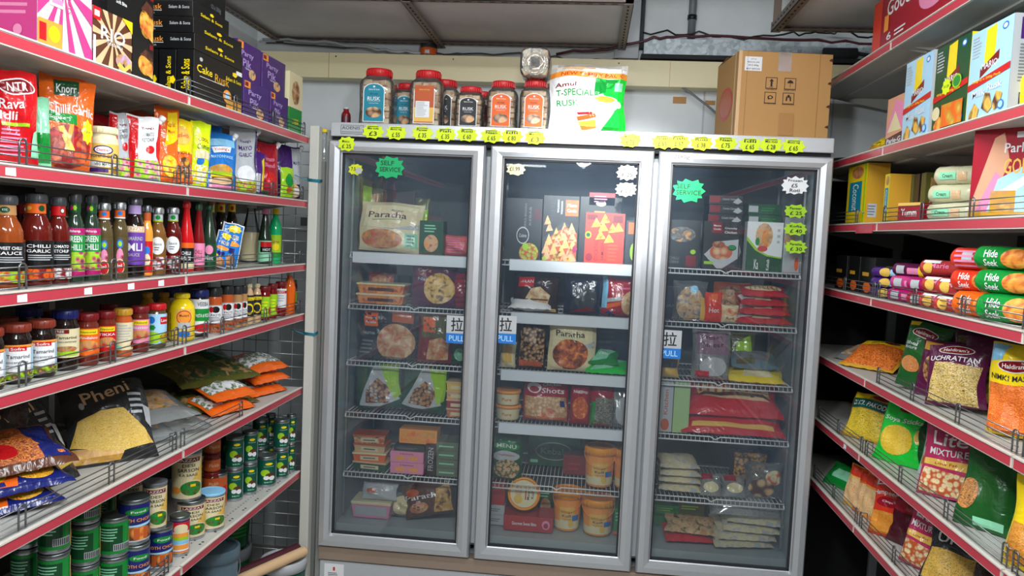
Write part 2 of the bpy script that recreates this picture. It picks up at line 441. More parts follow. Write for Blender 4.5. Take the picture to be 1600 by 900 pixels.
def mk_jar(name, D, H, fill, lid, label, els=(), lz=(.08, .68), la=(-120, 120), clear=False, lidH=.14, lk='print'):
    R_ = D/2; root = empty(name); C = (0, R_)
    P = [(.88, 0), (.98, .03), (1, .07), (1, .7), (.94, .77), (.84, .82), (.82, .86)]
    MB().lathe([(a*R_, b*H) for a, b in P], (fill, 'glossy') if not fill.startswith('food') and fill != 'clear' else fill, 24, C).build('jar_body', root)
    c = MB().lathe([(.88*R_, (1-lidH)*H), (.93*R_, (1-lidH+.015)*H), (.93*R_, .985*H), (.86*R_, H)], (lid, 'paint'), 24, C)
    for i in range(16):
        an = 2*pi*i/16; rr = .935*R_; c.box(C[0]+rr*cos(an)-.0008, C[1]+rr*sin(an)-.0008, (1-lidH+.02)*H, C[0]+rr*cos(an)+.0008, C[1]+rr*sin(an)+.0008, .975*H, (lid, 'paint'))
    c.build('lid', root)
    if label: q = MB(); wrap(q, R_, la[0], la[1], lz[0]*H, lz[1]*H, label, els, None, lk); q.build('label', root)
    return root
def mk_can(name, D, H, label, els=(), lid='silver', la=(-180, 180), lidk='metal'):
    R_ = D/2; root = empty(name); C = (0, R_)
    b = MB().lathe([(.96*R_, 0), (1.01*R_, .003), (1.01*R_, .006), (.985*R_, .009), (.985*R_, H-.009), (1.01*R_, H-.006), (1.01*R_, H-.001), (.97*R_, H), (.95*R_, H-.003), (.3*R_, H-.0035)], ('silver', 'metal'), 28, C)
    b.build('can_body', root)
    l = MB().lathe([(1.0*R_, H-.006), (1.03*R_, H-.005), (1.03*R_, H+.002), (.95*R_, H+.003), (.93*R_, H+.001)], (lid, lidk), 28, C)
    l.build('lid', root)
    q = MB(); wrap(q, R_*.985, la[0], la[1], .010, H-.010, label, els, None, 'print')
    q.xf(Matrix.Translation((0, R_*.015, 0))); q.build('label', root)
    return root
def mk_roll(name, L, D, c, els=(), seed=1, endc=None, twist=True):
    """biscuit roll lying along x with crimped ends"""
    R_ = D/2; rn = random.Random(seed); mb = MB(); n = 20; vs = []; fs = []
    st_ = [(-.5, .35, 1), (-.47, .5, 1), (-.44, .86, 0), (-.40, 1, 0), (-.2, 1.02, 0), (0, .99, 0), (.2, 1.01, 0), (.40, 1, 0), (.44, .86, 0), (.47, .5, 1), (.5, .35, 1)]
    for a, rr, fl in st_:
        for k in range(n):
            th = 2*pi*k/n; q = R_*rr*(1+.03*sin(5*th+a*9+seed))
            vs.append((a*L, R_+q*cos(th), R_+q*sin(th)*(1 if not fl else .8)))
    for i in range(len(st_)-1):
        for k in range(n): fs.append((i*n+k, (i+1)*n+k, (i+1)*n+(k+1) % n, i*n+(k+1) % n))
    fs += [list(range(n)), [(len(st_)-1)*n+k for k in range(n)][::-1]]
    mb.add(vs, fs, (c, 'film'), True)
    f = lambda u, v, o: ((u-.5)*L*.8, R_-(R_*1.03+o)*cos(radians(-85+170*v)), R_+(R_*1.03+o)*sin(radians(-85+170*v)))
    prints(mb, f, els, 4, 12, base=.0012, kind='film')
    return mb.build(name)
def mk_bucket(name, D, H, body, lid, els=(), handle=True, ribs=True, la=(-120, 120)):
    R_ = D/2; root = empty(name); C = (0, R_)
    MB().lathe([(.80*R_, 0), (.84*R_, .004), (.93*R_, .8*H), (.94*R_, .84*H)], body if body.startswith('food') else (body, 'print'), 28, C).build('tub_body', root)
    l = MB().lathe([(.95*R_, .8*H), (1.0*R_, .805*H), (1.0*R_, .98*H), (.95*R_, H), (.88*R_, H), (.86*R_, .96*H)], (lid, 'paint'), 32, C)
    if ribs:
        for i in range(20):
            an = 2*pi*i/20; l.box(R_*cos(an)-.001, R_+R_*sin(an)-.001, .82*H, R_*cos(an)+.001, R_+R_*sin(an)+.001, .96*H, (lid, 'paint'))
    l.build('lid', root)
    if els:
        q = MB(); wrap(q, R_, la[0], la[1], .06*H, .76*H, els[0], els[1:], lambda v: R_*(.85+.075*v), 'print', .001); q.build('label', root)
    if handle:
        pts = [(R_*1.01*cos(a), R_-R_*1.01*abs(sin(a)), .82*H-.32*H*abs(sin(a))) for a in [pi*i/14 for i in range(15)]]
        MB().tube(pts, .0018, (lid, 'paint'), 6).build('handle', root)
    return root
def mk_tray(name, W_, D, H, body, lid, els=(), lels=()):
    """rectangular food tub with a lipped lid"""
    root = empty(name); b = MB()
    x, y = W_/2, D; i = .06*W_
    vs = [(-x+i, i, 0), (x-i, i, 0), (x-i, y-i, 0), (-x+i, y-i, 0), (-x+.003, .003, .85*H), (x-.003, .003, .85*H), (x-.003, y-.003, .85*H), (-x+.003, y-.003, .85*H)]
    b.add(vs, [(3, 2, 1, 0), (0, 1, 5, 4), (1, 2, 6, 5), (2, 3, 7, 6), (3, 0, 4, 7), (4, 5, 6, 7)], body if body.startswith('food') else (body, 'print'))
    prints(b, lambda u, v, o: (-x+i+u*(W_-2*i), i*(1-v)+.003-o-.002, v*.8*H), els)
    b.build('tub_body', root)
    l = MB().box(-x, 0, .82*H, x, y, H, (lid, 'paint'), .002)
    prints(l, lambda u, v, o: (-x+u*W_, v*D, H+o), lels)
    l.build('lid', root)
    return root
def mk_sqjar(name, D, H, els, bg, lid='red'):
    """rounded square plastic rusk jar with screw lid, filled with rusks"""
    root = empty(name); R_ = D/2; C = (0, R_); s = 5
    MB().lathe([(.9*R_, 0), (.98*R_, .02*H), (1*R_, .05*H), (.97*R_, .30*H), (1*R_, .55*H), (1*R_, .70*H), (.93*R_, .78*H), (.72*R_, .85*H), (.66*R_, .87*H)], 'clear', 32, C, 4.2).build('jar_body', root)
    l = MB().lathe([(.70*R_, .865*H), (.74*R_, .87*H), (.74*R_, .975*H), (.70*R_, H), (.2*R_, H)], (lid, 'paint'), 28, C)
    for i in range(28):
        an = 2*pi*i/28; rr = .745*R_; l.box(C[0]+rr*cos(an)-.001, C[1]+rr*sin(an)-.001, .885*H, C[0]+rr*cos(an)+.001, C[1]+rr*sin(an)+.001, .97*H, (lid, 'paint'))
    l.build('lid', root)
    q = MB(); rn = random.Random(int(D*1e4)+len(els))
    nz = 7
    for iz in range(nz):
        for ix in range(3):
            for iy in range(3):
                if ix == 1 and iy == 1: continue
                cx = (ix-1)*.56*R_; cy = R_+(iy-1)*.56*R_; cz = .02*H+(iz+.5)*.77*H/nz
                a = R_*.27; b = H*.77/nz*.46; sh = 1 if iz < nz-1 else .8
                m = Matrix.Translation((cx*sh, R_+(cy-R_)*sh, cz)) @ Matrix.Rotation(rn.uniform(-.5, .5), 4, 'Z') @ Matrix.Rotation(rn.uniform(-.25, .25), 4, 'X')
                z = MB().box(-a, -a, -b, a, a, b, 'food:soft:ltan2:ltan:tan', .004).xf(m); q.v_n = 0
                q.add(z.v, z.f, 'food:soft:ltan2:ltan:tan')
    q.build('rusk', root); tag(KIDS[root.name][-1], 'pile of rusk pieces inside the jar', kind='stuff')
    if bg:
        lb = MB(); f = lambda u, v, o: (-.62*R_+u*1.24*R_, -.001-o, .06*H+v*.66*H)
        P = [(0, 0), (1, 0), (1, .82)]+[(.5+.5*cos(a), .82+.18*sin(a)) for a in [pi*i/10 for i in range(1, 10)]]+[(0, .82)]
        prints(lb, f, [p(P, 'white'), p([(.04+.92*a, .02+.96*b) for a, b in P], bg)]+list(els), kind='paper'); lb.build('label', root)
    return root
# ------------------------------------------------------------------ room shell
def plaster(name, c, dirt):
    m, nt, b = newmat(name); tc = nt.nodes.new('ShaderNodeTexCoord')
    n = nt.nodes.new('ShaderNodeTexNoise'); n.inputs['Scale'].default_value = 2.5; n.inputs['Detail'].default_value = 6
    nt.links.new(tc.outputs['Object'], n.inputs['Vector']); rp = nt.nodes.new('ShaderNodeValToRGB')
    rp.color_ramp.elements[0].position = .3; rp.color_ramp.elements[0].color = (*lin(dirt), 1); rp.color_ramp.elements[1].position = .55; rp.color_ramp.elements[1].color = (*lin(c), 1)
    nt.links.new(n.outputs['Fac'], rp.inputs[0]); nt.links.new(rp.outputs[0], b.inputs['Base Color']); b.inputs['Roughness'].default_value = .7
    return m
WALLM = plaster('wall_paint', 'e0e5e7', 'cfd4d5'); CEIL = plaster('ceiling_paint', 'b8bcbc', 'a2a6a6')
def tiles(name, c, g, sc):
    m, nt, b = newmat(name); tc = nt.nodes.new('ShaderNodeTexCoord'); n = nt.nodes.new('ShaderNodeTexBrick')
    n.offset = 0; n.inputs['Scale'].default_value = sc; n.inputs['Color1'].default_value = (*lin(c), 1); n.inputs['Color2'].default_value = (*lin(c), 1); n.inputs['Mortar'].default_value = (*lin(g), 1)
    n.inputs['Mortar Size'].default_value = .01; n.inputs['Brick Width'].default_value = .6; n.inputs['Row Height'].default_value = .6
    nt.links.new(tc.outputs['Object'], n.inputs['Vector']); nt.links.new(n.outputs[0], b.inputs['Base Color']); b.inputs['Roughness'].default_value = .35
    return m
struct(MB().box(-.62, -9.1, -.1, 2.55, .8, 0, tiles('floor_tile', '9a9892', '6a6864', 1.5)).build('floor'))
struct(MB().box(-.62, -9.1, 2.9, 2.55, .8, 3.0, CEIL).build('ceiling'))
struct(MB().box(-.62, .70, 0, 2.55, .8, 2.9, WALLM).build('wall_back'))
struct(MB().box(-.72, -9.1, 0, -.62, .8, 2.9, WALLM).build('wall_left'))
struct(MB().box(2.55, -9.1, 0, 2.65, .8, 2.9, WALLM).build('wall_right'))
struct(MB().box(-.62, -9.2, 0, 2.55, -9.1, 2.9, WALLM).build('wall_front'))
# board strips and stains on the back wall
mb = MB()
for x in (.19, .62, 1.5, 2.07): mb.box(x-.004, .697, 1.2, x+.004, .70, 2.29, ('lgrey', 'paint'))
struct(mb.build('trim_1'))
for i, (x, z, w_, h) in enumerate(((1.42, 2.03, .018, .07), (1.53, 2.03, .07, .022), (1.71, 2.03, .018, .06), (1.36, 2.235, .06, .03), (1.50, 2.232, .05, .02), (.17, 2.08, .03, .05))):
    mb = MB(); mb.box(x, .698, z, x+w_, .7, z+h, ('tan', 'matte'))
    tag(mb.build('tape_scrap'), ['upright brown tape scrap on the back wall, left of the carton', 'short level brown tape scrap low on the wall left of the carton', 'upright brown tape scrap behind the carton edge', 'wide brown tape scrap right under the cream trunking', 'small brown tape scrap under the trunking near the carton', 'pale tape scrap on the wall left of the rusk jars'][i], 'tape', 'tape scraps on the wall')
# cream trunking beam
b = empty('cable_trunking', (0, .62, 2.29)); tag(b, 'long cream cable trunking beam running across the back wall', 'trunking')
MB().box(-.6, -.02, 0, 2.31, .078, .115, ('cream', 'paint'), .002).build('beam_body', b)
mb = MB()
for x in (-.23, 1.33): mb.box(x, -.022, 0, x+.0015, -.018, .115, ('tan', 'paint'))
for x in (-.2, .35, 1.1, 2.28): mb.lathe([(.004, 0), (.004, .002)], ('dgrey', 'metal'), 10).xf(Matrix.Identity(4)) if False else mb.box(x, -.0215, .095, x+.006, -.019, .101, ('dgrey', 'metal'))
mb.build('joint', b)
# upper structures on the back wall
def galv():
    m, nt, b = newmat('galvanised'); tc = nt.nodes.new('ShaderNodeTexCoord'); n = nt.nodes.new('ShaderNodeTexVoronoi'); n.inputs['Scale'].default_value = 60
    nt.links.new(tc.outputs['Object'], n.inputs['Vector']); rp = nt.nodes.new('ShaderNodeValToRGB')
    rp.color_ramp.elements[0].color = (*lin('8a969c'), 1); rp.color_ramp.elements[1].color = (*lin('c2ccd0'), 1)
    nt.links.new(n.outputs['Color'], rp.inputs[0]); nt.links.new(rp.outputs[0], b.inputs['Base Color']); b.inputs['Metallic'].default_value = .4; b.inputs['Roughness'].default_value = .5
    return m
t_ = empty('cable_tray', (0, .6, 2.43)); tag(t_, 'galvanised steel cable tray on the wall above the cream trunking', 'cable tray')
MB().box(1.21, -.0, .0, 2.20, .1, .07, galv()).build('tray_body', t_)
MB().box(1.20, -.012, -.018, 2.22, .1, .0, ('char', 'matte')).build('tray_edge', t_)
mb = MB(); mb.tube([(1.42, .66, 2.50), (1.42, .66, 2.9)], .017, ('grey', 'paint'), 12)
for z in (2.6, 2.78): mb.tube([(1.42, .66, z), (1.42, .66, z+.02)], .021, ('dgrey', 'metal'), 12)
tag(mb.build('conduit_pipe'), 'vertical grey conduit pipe rising above the cable tray', 'pipe')
mb = MB().box(1.08, .64, 2.42, 1.19, .7, 2.9, ('lgrey', 'paint'), .003); tag(mb.build('wall_batten'), 'pale vertical board beside the overhead rack corner', 'board')
mb = MB().box(1.195, .66, 2.47, 1.21, .7, 2.9, ('dgrey', 'matte')); struct(mb.build('trim_2'))
rn = random.Random(4)
def cable(name, pts, r_, c, label, wob=.006):
    P = []
    for i in range(len(pts)-1):
        for k in range(6):
            q = Vector(pts[i]).lerp(Vector(pts[i+1]), k/6); P.append(q+Vector((0, rn.uniform(-wob, wob)*.3, rn.uniform(-wob, wob))))
    P.append(Vector(pts[-1]))
    return tag(MB().tube(P, r_, (c, 'paint'), 6).build(name), label, 'cable')
cable('cable', [(-.55, .60, 2.462), (-.3, .60, 2.455), (0, .6, 2.425), (.2, .6, 2.412)], .006, 'lgrey', 'pale cable drooping from the upper left corner towards the trunking')
cable('cable', [(-.55, .64, 2.45), (-.1, .64, 2.44), (.25, .63, 2.418), (.42, .63, 2.422)], .0035, 'dgrey', 'dark cable lying along the left half of the cream trunking')
cable('cable', [(.3, .63, 2.412), (.65, .63, 2.425), (.9, .63, 2.41), (1.1, .62, 2.412)], .0035, 'dgrey', 'dark thin cable along the middle of the cream trunking')
cable('cable', [(.82, .62, 2.43), (1.05, .61, 2.45), (1.25, .59, 2.50), (1.42, .6, 2.515), (1.9, .6, 2.505), (2.25, .6, 2.50)], .006, 'maroon', 'dark red cable rising from the rack corner over the tray')
cable('cable', [(1.2, .59, 2.52), (1.42, .63, 2.54), (1.6, .6, 2.51), (1.85, .59, 2.53), (2.0, .59, 2.55), (2.25, .6, 2.52)], .004, 'black', 'black wavy cable bundle lying on top of the tray', .012)
cable('cable', [(1.15, .615, 2.39), (1.35, .61, 2.32), (1.5, .62, 2.22), (1.62, .62, 2.12), (1.72, .64, 2.06)], .005, 'grey', 'grey cable hanging down the wall left of the carton', .002)
cable('cable', [(1.9, .58, 2.545), (1.98, .57, 2.575), (2.04, .57, 2.55), (2.02, .58, 2.53), (1.92, .58, 2.54)], .0035, 'black', 'small black cable loop on the tray above the carton', .003)
mb = MB().tube([(1.98, .585, 2.45), (2.12, .585, 2.452)], .022, ('char', 'matte'), 12); mb.tube([(2.12, .585, 2.452), (2.2, .585, 2.44)], .008, ('char', 'matte'), 8)
tag(mb.build('cable_connector'), 'black cylindrical cable connector right of the carton top', 'connector')
# overhead slotted-angle racks
def angle(mb, a, b, n1, n2, w_=.035, c=('grey', 'metal')):
    a, b, n1, n2 = Vector(a), Vector(b), Vector(n1), Vector(n2); th = .0025
    for n_, o_ in ((n1, n2), (n2, n1)):
        v = [a, a+n_*w_, b+n_*w_, b]; v = v+[q+o_*th for q in v]
        mb.add(v, [(0, 1, 2, 3), (7, 6, 5, 4), (0, 4, 5, 1), (1, 5, 6, 2), (2, 6, 7, 3), (3, 7, 4, 0)], c)
        L = (b-a).length; d = (b-a)/L; k = int(L/.045)
        for i in range(k):
            s0 = a+d*(.02+i*.045)+n_*w_*.42
            for s_ in (-1, 1):
                off = o_*(th/2+s_*(th/2+.0006)); mb.add([s0+off, s0+d*.022+off, s0+d*.022+n_*w_*.2+off, s0+n_*w_*.2+off], [(0, 1, 2, 3)], ('black', 'matte'))
X, Y, Z = Vector((1, 0, 0)), Vector((0, 1, 0)), Vector((0, 0, 1))
rk = empty('overhead_rack', (.3, .3, 2.46)); tag(rk, 'wide overhead rack with grey boards on slotted brown angle frame above the freezer', 'rack')
def rel(mb, root, nm): mb.xf(Matrix.Translation(-root.location)); return mb.build(nm, root)
rel(MB().box(-.50, -.06, 2.475, 1.13, .63, 2.493, plaster('rack_board', 'dcd8d6', 'c8c4c2')), rk, 'board')
for a, b_, n1, n2 in (((-.5, -.07, 2.46), (1.13, -.07, 2.46), Y, Z), ((-.5, .64, 2.46), (1.13, .64, 2.46), -Y, Z), ((-.5, -.07, 2.455), (-.5, .64, 2.455), X, Z), ((1.13, -.07, 2.455), (1.13, .64, 2.455), -X, Z), ((.27, -.07, 2.45), (.27, .66, 2.45), X, Z)):
    q = MB(); angle(q, a, b_, n1, n2, c=('brown', 'paint') if False else ('bronze', 'paint')); rel(q, rk, 'frame_bar')
for x in (-.5, 1.1):
    for y in (-.07, .61):
        rel(MB().box(x, y, 2.46, x+.03, y+.003, 2.9, ('bronze', 'paint')), rk, 'hanger')
rk = empty('overhead_rack', (2.0, 0, 2.46)); tag(rk, 'short overhead rack at the upper right, its slotted corner over the carton', 'rack')
rel(MB().box(1.70, -.6, 2.475, 2.5, .27, 2.493, plaster('rack_board_b', 'c4c6c6', 'b4b6b6')), rk, 'board')
for a, b_, n1, n2 in (((1.69, .28, 2.46), (2.5, .28, 2.46), -Y, Z), ((1.69, -.6, 2.455), (1.69, .28, 2.455), X, Z)):
    q = MB(); angle(q, a, b_, n1, n2, c=('bronze', 'paint')); rel(q, rk, 'frame_bar')
rel(MB().box(1.69, .25, 2.46, 1.72, .253, 2.9, ('bronze', 'paint')), rk, 'hanger'); rel(MB().box(2.47, .25, 2.46, 2.5, .253, 2.9, ('bronze', 'paint')), rk, 'hanger')
rel(MB().box(1.69, -.58, 2.46, 1.72, -.577, 2.9, ('bronze', 'paint')), rk, 'hanger')
# ceiling tube fittings
def tube_lamp(x, y, z, L, label, rot=0):
    o = empty('ceiling_tube_light', (x, y, z), rot); tag(o, label, 'ceiling light', None)
    MB().box(-L/2, -.05, 0, L/2, .05, .04, ('white', 'paint'), .004).build('housing', o)
    em, nt, b = newmat('tube_glow') if 'tube_glow' not in bpy.data.materials else (bpy.data.materials['tube_glow'], None, None)
    if b:
        b.inputs['Emission Color'].default_value = (.95, .98, 1, 1); b.inputs['Emission Strength'].default_value = 12
    MB().tube([(-L/2+.02, 0, -.016), (L/2-.02, 0, -.016)], .013, em, 12).build('tube', o)
    MB().tube([(0, 0, .04), (0, 0, 2.9-z)], .006, ('lgrey', 'paint'), 8).build('hanger', o)
tube_lamp(.95, -1.35, 2.70, 1.2, 'ceiling tube light over the aisle nearest the freezer'); tube_lamp(.95, -3.3, 2.70, 1.4, 'ceiling tube light over the aisle behind the viewer')
pe = empty('added_fill_bulb', (.95, -1.95, 2.10)); tag(pe, 'bare fill bulb added out of view over the aisle', 'bulb')  # bulb model added out of view to carry the fill light
pb = MB().lathe([(.012, .12), (.02, .125), (.02, .16), (.006, .17)], ('white', 'paint'), 16); pb.tube([(0, 0, .17), (0, 0, .80)], .003, ('lgrey', 'paint'), 8); pb.build('holder', pe)
cg = MB().lathe([(.006, -.075), (.03, -.06), (.04, -.03), (.042, 0), (.034, .04), (.016, .09), (.012, .12)], 'clear', 20).build('glass_bulb', pe)
tube_lamp(-.1, -8.0, 2.56, .95, 'hanging tube light at the far end of the shop reflected in the glass')

# ------------------------------------------------------------------ freezer
FR = empty('display_freezer', (.94, .3, 0)); tag(FR, 'tall silver three-door glass display freezer full of frozen packs', 'freezer')
def fr(mb, nm, parent=FR, lab=None):
    mb.xf(Matrix.Translation(-FR.location)); o = mb.build(nm, parent)
    if parent is not FR: o.matrix_parent_inverse = Matrix.Identity(4)
    if lab: o['label'] = lab
    return o
SM = ('fsilver', 'alu'); 
c = MB(); WL = ('liner', 'paint')
c.box(0, .03, .10, .04, .66, 2.0, ('white', 'paint')).box(1.84, .03, .10, 1.88, .66, 2.0, ('black', 'paint')).box(0, .62, .1, 1.88, .66, 2.0, ('lgrey', 'paint')).box(0, .05, 1.94, 1.88, .66, 2.0, ('lgrey', 'paint')).box(0, .02, .1, 1.88, .66, .32, ('lgrey', 'paint'))  # sides coloured for light: right black darkens the gap, left white bounces
c.box(.03, .61, .32, 1.85, .62, 1.94, ('lgrey', 'paint'))
fr(c, 'cabinet')
c = MB()
c.box(.03, .04, .37, .045, .61, 1.9, WL).box(1.835, .04, .37, 1.85, .61, 1.9, WL).box(.03, .597, .37, 1.85, .61, 1.9, ('linerdark', 'paint')).box(.03, .04, 1.9, 1.85, .61, 1.94, ('linerdark', 'paint')).box(.03, .05, .355, 1.85, .61, .4, WL)
for x in (.617, 1.247): c.box(x-.012, .03, .37, x+.012, .07, 1.9, ('lgrey', 'paint'))
for x in (.617, 1.247): c.box(x-.006, .07, .4, x+.006, .59, 1.9, ('linerdark', 'paint'))
fr(c, 'liner')
hd = fr(MB().box(0, -.025, 1.952, 1.88, .12, 2.006, SM, .003), 'header_panel')
fr(MB().box(.006, -.012, 1.93, 1.874, .05, 1.953, ('black', 'matte')), 'top_gap')
fr(MB().box(-.005, -.012, .268, 1.885, .05, .322, ('fsilverlow', 'alu'), .003), 'base_rail')
fr(MB().box(.0, -.005, .06, 1.88, .05, .262, ('lgrey', 'paint'), .003), 'kick_panel')
q = MB().box(.02, -.0065, .19, .10, -.005, .25, ('white', 'paper')); prints(q, lambda u, v, o: (.02+u*.08, -.0066-o, .19+v*.06), [r(.45, .55, .55, .8, 'red'), rows(.2, .8, .1, .45, 3, 'grey')]); fr(q, 'sticker')
for x in (.03, 1.8): fr(MB().lathe([(.02, 0), (.025, .06)], ('char', 'matte'), 12, (x+.02, .08)), 'foot'); fr(MB().lathe([(.02, 0), (.025, .1)], ('char', 'matte'), 12, (x+.02, .6)), 'foot')
DX = [(-.005, .605), (.626, 1.237), (1.256, 1.882)]
ZB, ZT = .329, 1.937
doors = []
for i, (x0, x1) in enumerate(DX):
    fw = .052; d = MB(); y0, y1 = -.035, .02
    # mitred frame profile: four members with a rounded face
    O = [(x0, ZB), (x1, ZB), (x1, ZT), (x0, ZT)]; I = [(x0+fw, ZB+fw), (x1-fw, ZB+fw), (x1-fw, ZT-fw+.006), (x0+fw, ZT-fw+.006)]
    for k in range(4):
        a, b_ = O[k], O[(k+1) % 4]; ia, ib = I[k], I[(k+1) % 4]
        def L(P, Q, s_): return (P[0]+(Q[0]-P[0])*s_, P[1]+(Q[1]-P[1])*s_)
        st_ = [(0, y1), (0, y0+.012), (.12, y0+.002), (.5, y0), (.86, y0+.004), (.94, y0+.016), (1, y0+.018), (1, y1)]
        vs = []
        for s_, y in st_:
            A = L(a, ia, s_); B = L(b_, ib, s_); vs += [(A[0], y, A[1]), (B[0], y, B[1])]
        d.add(vs, [(2*j, 2*j+1, 2*j+3, 2*j+2) for j in range(len(st_)-1)], SM, False)
        A, B = a, b_
    dr = fr(d, 'door'); doors.append(dr)
    x_0, x_1, z_0, z_1 = x0+fw, x1-fw, ZB+fw, ZT-fw+.006
    g = MB()
    for a in ((x_0-.004, z_0-.004, x_0+.006, z_1+.004), (x_1-.006, z_0-.004, x_1+.004, z_1+.004), (x_0, z_1-.006, x_1, z_1+.004), (x_0, z_0-.004, x_1, z_0+.006)): g.box(a[0], -.014, a[1], a[2], .005, a[3], ('char', 'matte'))
    fr(g, 'gasket', dr)
    fr(MB().box(x_0, -.010, z_0, x_1, -.006, z_1, 'glass'), 'glass_pane', dr)
    for z in (ZT-.004, ZB-.008): fr(MB().lathe([(.008, 0), (.008, .012)], ('dgrey', 'metal'), 10, (x1-.02, -.0)).xf(Matrix.Translation((0, 0, z))), 'hinge', dr)
# wire shelves
def wire_shelf(x0, x1, z, vee=True):
    q = MB(); y0, y1 = .085, .57; c = ('white', 'paint')
    xm = (x0+x1)/2
    q.tube([(x0, y0, z-.016), (x1, y0, z-.016)], .0032, c)
    q.tube([(x0, y0+.004, z+.003), (xm-.02, y0+.004, z+.003), (xm, y0+.004, z-.008), (xm+.02, y0+.004, z+.003), (x1, y0+.004, z+.003)], .0028, c)
    for y in (.25, .42, y1): q.tube([(x0, y, z-.004), (x1, y, z-.004)], .0028, c)
    for x in (x0, x1): q.tube([(x, y0, z-.016), (x, y0+.01, z-.002), (x, y1, z-.002)], .003, c)
    n = int((x1-x0)/.0165)
    for i in range(n+1):
        x = x0+(x1-x0)*i/n; q.tube([(x, y0, z-.016), (x, y0+.008, z-.001), (x, y1, z-.001)], .0013, c, 4, cap=False)
    return fr(q, 'wire_shelf')
XS = [(.058, .598), (.636, 1.232), (1.265, 1.822)]
for i, (x0, x1) in enumerate(XS):
    for k in range(1, 6):
        s = wire_shelf(x0, x1, ZF[k])
        if (i == 0 and k == 1) or (i == 1 and k <= 4):
            dx = .07 if i else .015
            a = [x0+dx+.03*(0 if k < 2 else 1)*(-1 if k > 2 else 1)*.5, x1-.01]
            st2 = MB().box(a[0], .068, ZF[k]-.036, a[1], .080, ZF[k]+.008, ('stripw', 'paint'), .002).box(a[0], .068, ZF[k]+.006, a[1], .078, ZF[k]+.009, ('lgrey', 'paint'))
            fr(st2, 'ticket_strip', s)
    for x in (x0+.0, x1-.0):
        q = MB().box(x-.004, .10, .42, x+.004, .112, 1.88, ('lgrey', 'metal')).box(x-.004, .53, .42, x+.004, .542, 1.88, ('lgrey', 'metal')); fr(q, 'shelf_support')
# star price tags and stickers (positions read along the header)
def star(parent, x, z, w_, h, c, lines, ink='black', y=-.0268, seed=1, n=9, lab=None, half=None):
    rn = random.Random(seed); P = []
    for i in range(2*n):
        a = pi*i/n; k = (1 if i % 2 == 0 else .80)*rn.uniform(.93, 1.04); sx = abs(cos(a))**.75*(1 if cos(a) > 0 else -1); sz = abs(sin(a))**.75*(1 if sin(a) > 0 else -1)
        P.append((.5+.5*k*sx, .5+.5*k*sz))
    q = MB(); f = lambda u, v, o: (x+(u-.5)*w_, y-o-.0012*abs(u-.5), z+(v-.5)*h)
    prints(q, f, [p(P, c)], 0, 0, 0, 'paper')
    prints(q, lambda u, v, o: (x+(u-.5)*w_, y+.0008, z+(v-.5)*h), [p(P[::-1], c)], 0, 0, 0, 'paper')
    prints(q, lambda u, v, o: (x+(u-.5)*w_, y-.0013-o, z+(v-.5)*h), lines, kind='paper')
    if half: pass
    return fr(q, 'price_star', parent, lab)
def hx(px, y=-.0268): return solve_x(px, y, 1.98)
HT = [(583, '£3', 6), (619, '£ 55', 0), (660, '£ 35', 0), (696, '£ 35', 0), (730, '£ 60', 0), (768, '£ 65', 0), (800, '£ 80', 0), (836, '£ 3', 6), (985, '£ 55', 6), (1035, '£ 55', 6), (1061, '£ 57', 6), (1096, '£ 38', 0), (1134, '£ 75', 0), (1172, '£ 65', 0), (1205, '£ 28', 0), (1240, '£ 65', 0)]
for i, (px, s_, o_) in enumerate(HT):
    fade = px in (836, 985, 1035)
    star(hd, hx(px), 1.972+(.0 if i % 2 else .002), .086, .056, 'neon' if not fade else 'sticker', [t(s_, .5, .36, .36, .30, 'black'), t(['Mix nuts', 'Momo veg', 'Paneer', 'Fish', 'Roti', 'Naan', 'Idli'][i % 7], .5, .72, .5, .16, 'black'), r(.25, .82, .75, .86, 'dgrey')], seed=i, lab='yellow star tag marked '+s_.replace(' ', ''))
q = MB(); prints(q, lambda u, v, o: (.04+u*.09, -.0256-o, 1.962+v*.034), [r(0, 0, 1, 1, 'dgrey'), r(.02, .05, .98, .95, 'lgrey'), t('AOENIS', .45, .68, .8, .36, 'dgrey'), r(.05, .18, .95, .26, 'grey')]); fr(q, 'maker_plate', hd)
gy = -.0112
def gx(px, py): P = CAM+ray(px, py)*((-.0112-CAM.y)/ray(px, py).y); return P.x, P.z
D = doors
x, z = gx(545, 226); star(D[0], x, z, .072, .06, 'neon', [t('Momo', .45, .66, .4, .16, 'black'), t('£ 25', .5, .35, .5, .25, 'black')], y=-.037, seed=31, lab='yellow star tag on the frame corner')
x, z = gx(556, 265); star(D[0], x, z, .06, .045, 'sticker', [t('7.5', .35, .55, .3, .3, 'black'), e(.7, .4, .22, .28, 'lgrey')], y=gy-.001, seed=32)
x, z = gx(609, 262); star(D[0], x, z, .118, .088, 'emerald', [t('SELF', .42, .70, .44, .20, 'dgreen'), t('SERVICE', .52, .42, .7, .2, 'dgreen')], y=gy-.001, seed=33, n=11, lab='pale green star reading SELF SERVICE')
x, z = gx(806, 265); star(D[1], x, z, .078, .046, 'cream', [t('£1.99', .45, .55, .5, .36, 'black')], y=gy-.001, seed=34, lab='cream cloud shaped price tag')
x, z = gx(980, 270); star(D[1], x, z, .082, .06, 'white', [t('Roti', .5, .68, .4, .18, 'black'), t('£ 25', .5, .38, .5, .24, 'black')], y=gy-.001, seed=35, n=12, lab='white star price tag, upper of two')
x, z = gx(978, 296); star(D[1], x, z, .082, .056, 'white', [t('Naan', .5, .68, .4, .18, 'black'), t('£ 27', .5, .38, .5, .24, 'black')], y=gy-.001, seed=36, n=12, lab='white star price tag, lower of two')
x, z = gx(1076, 298); star(D[2], x, z, .124, .088, 'bgreen2', [t('SELF', .34, .68, .40, .20, 'dgreen'), t('SERVICE', .5, .42, .74, .2, 'dgreen')], y=gy-.001, seed=37, n=11, lab='bright green star reading SELF SERVICE')
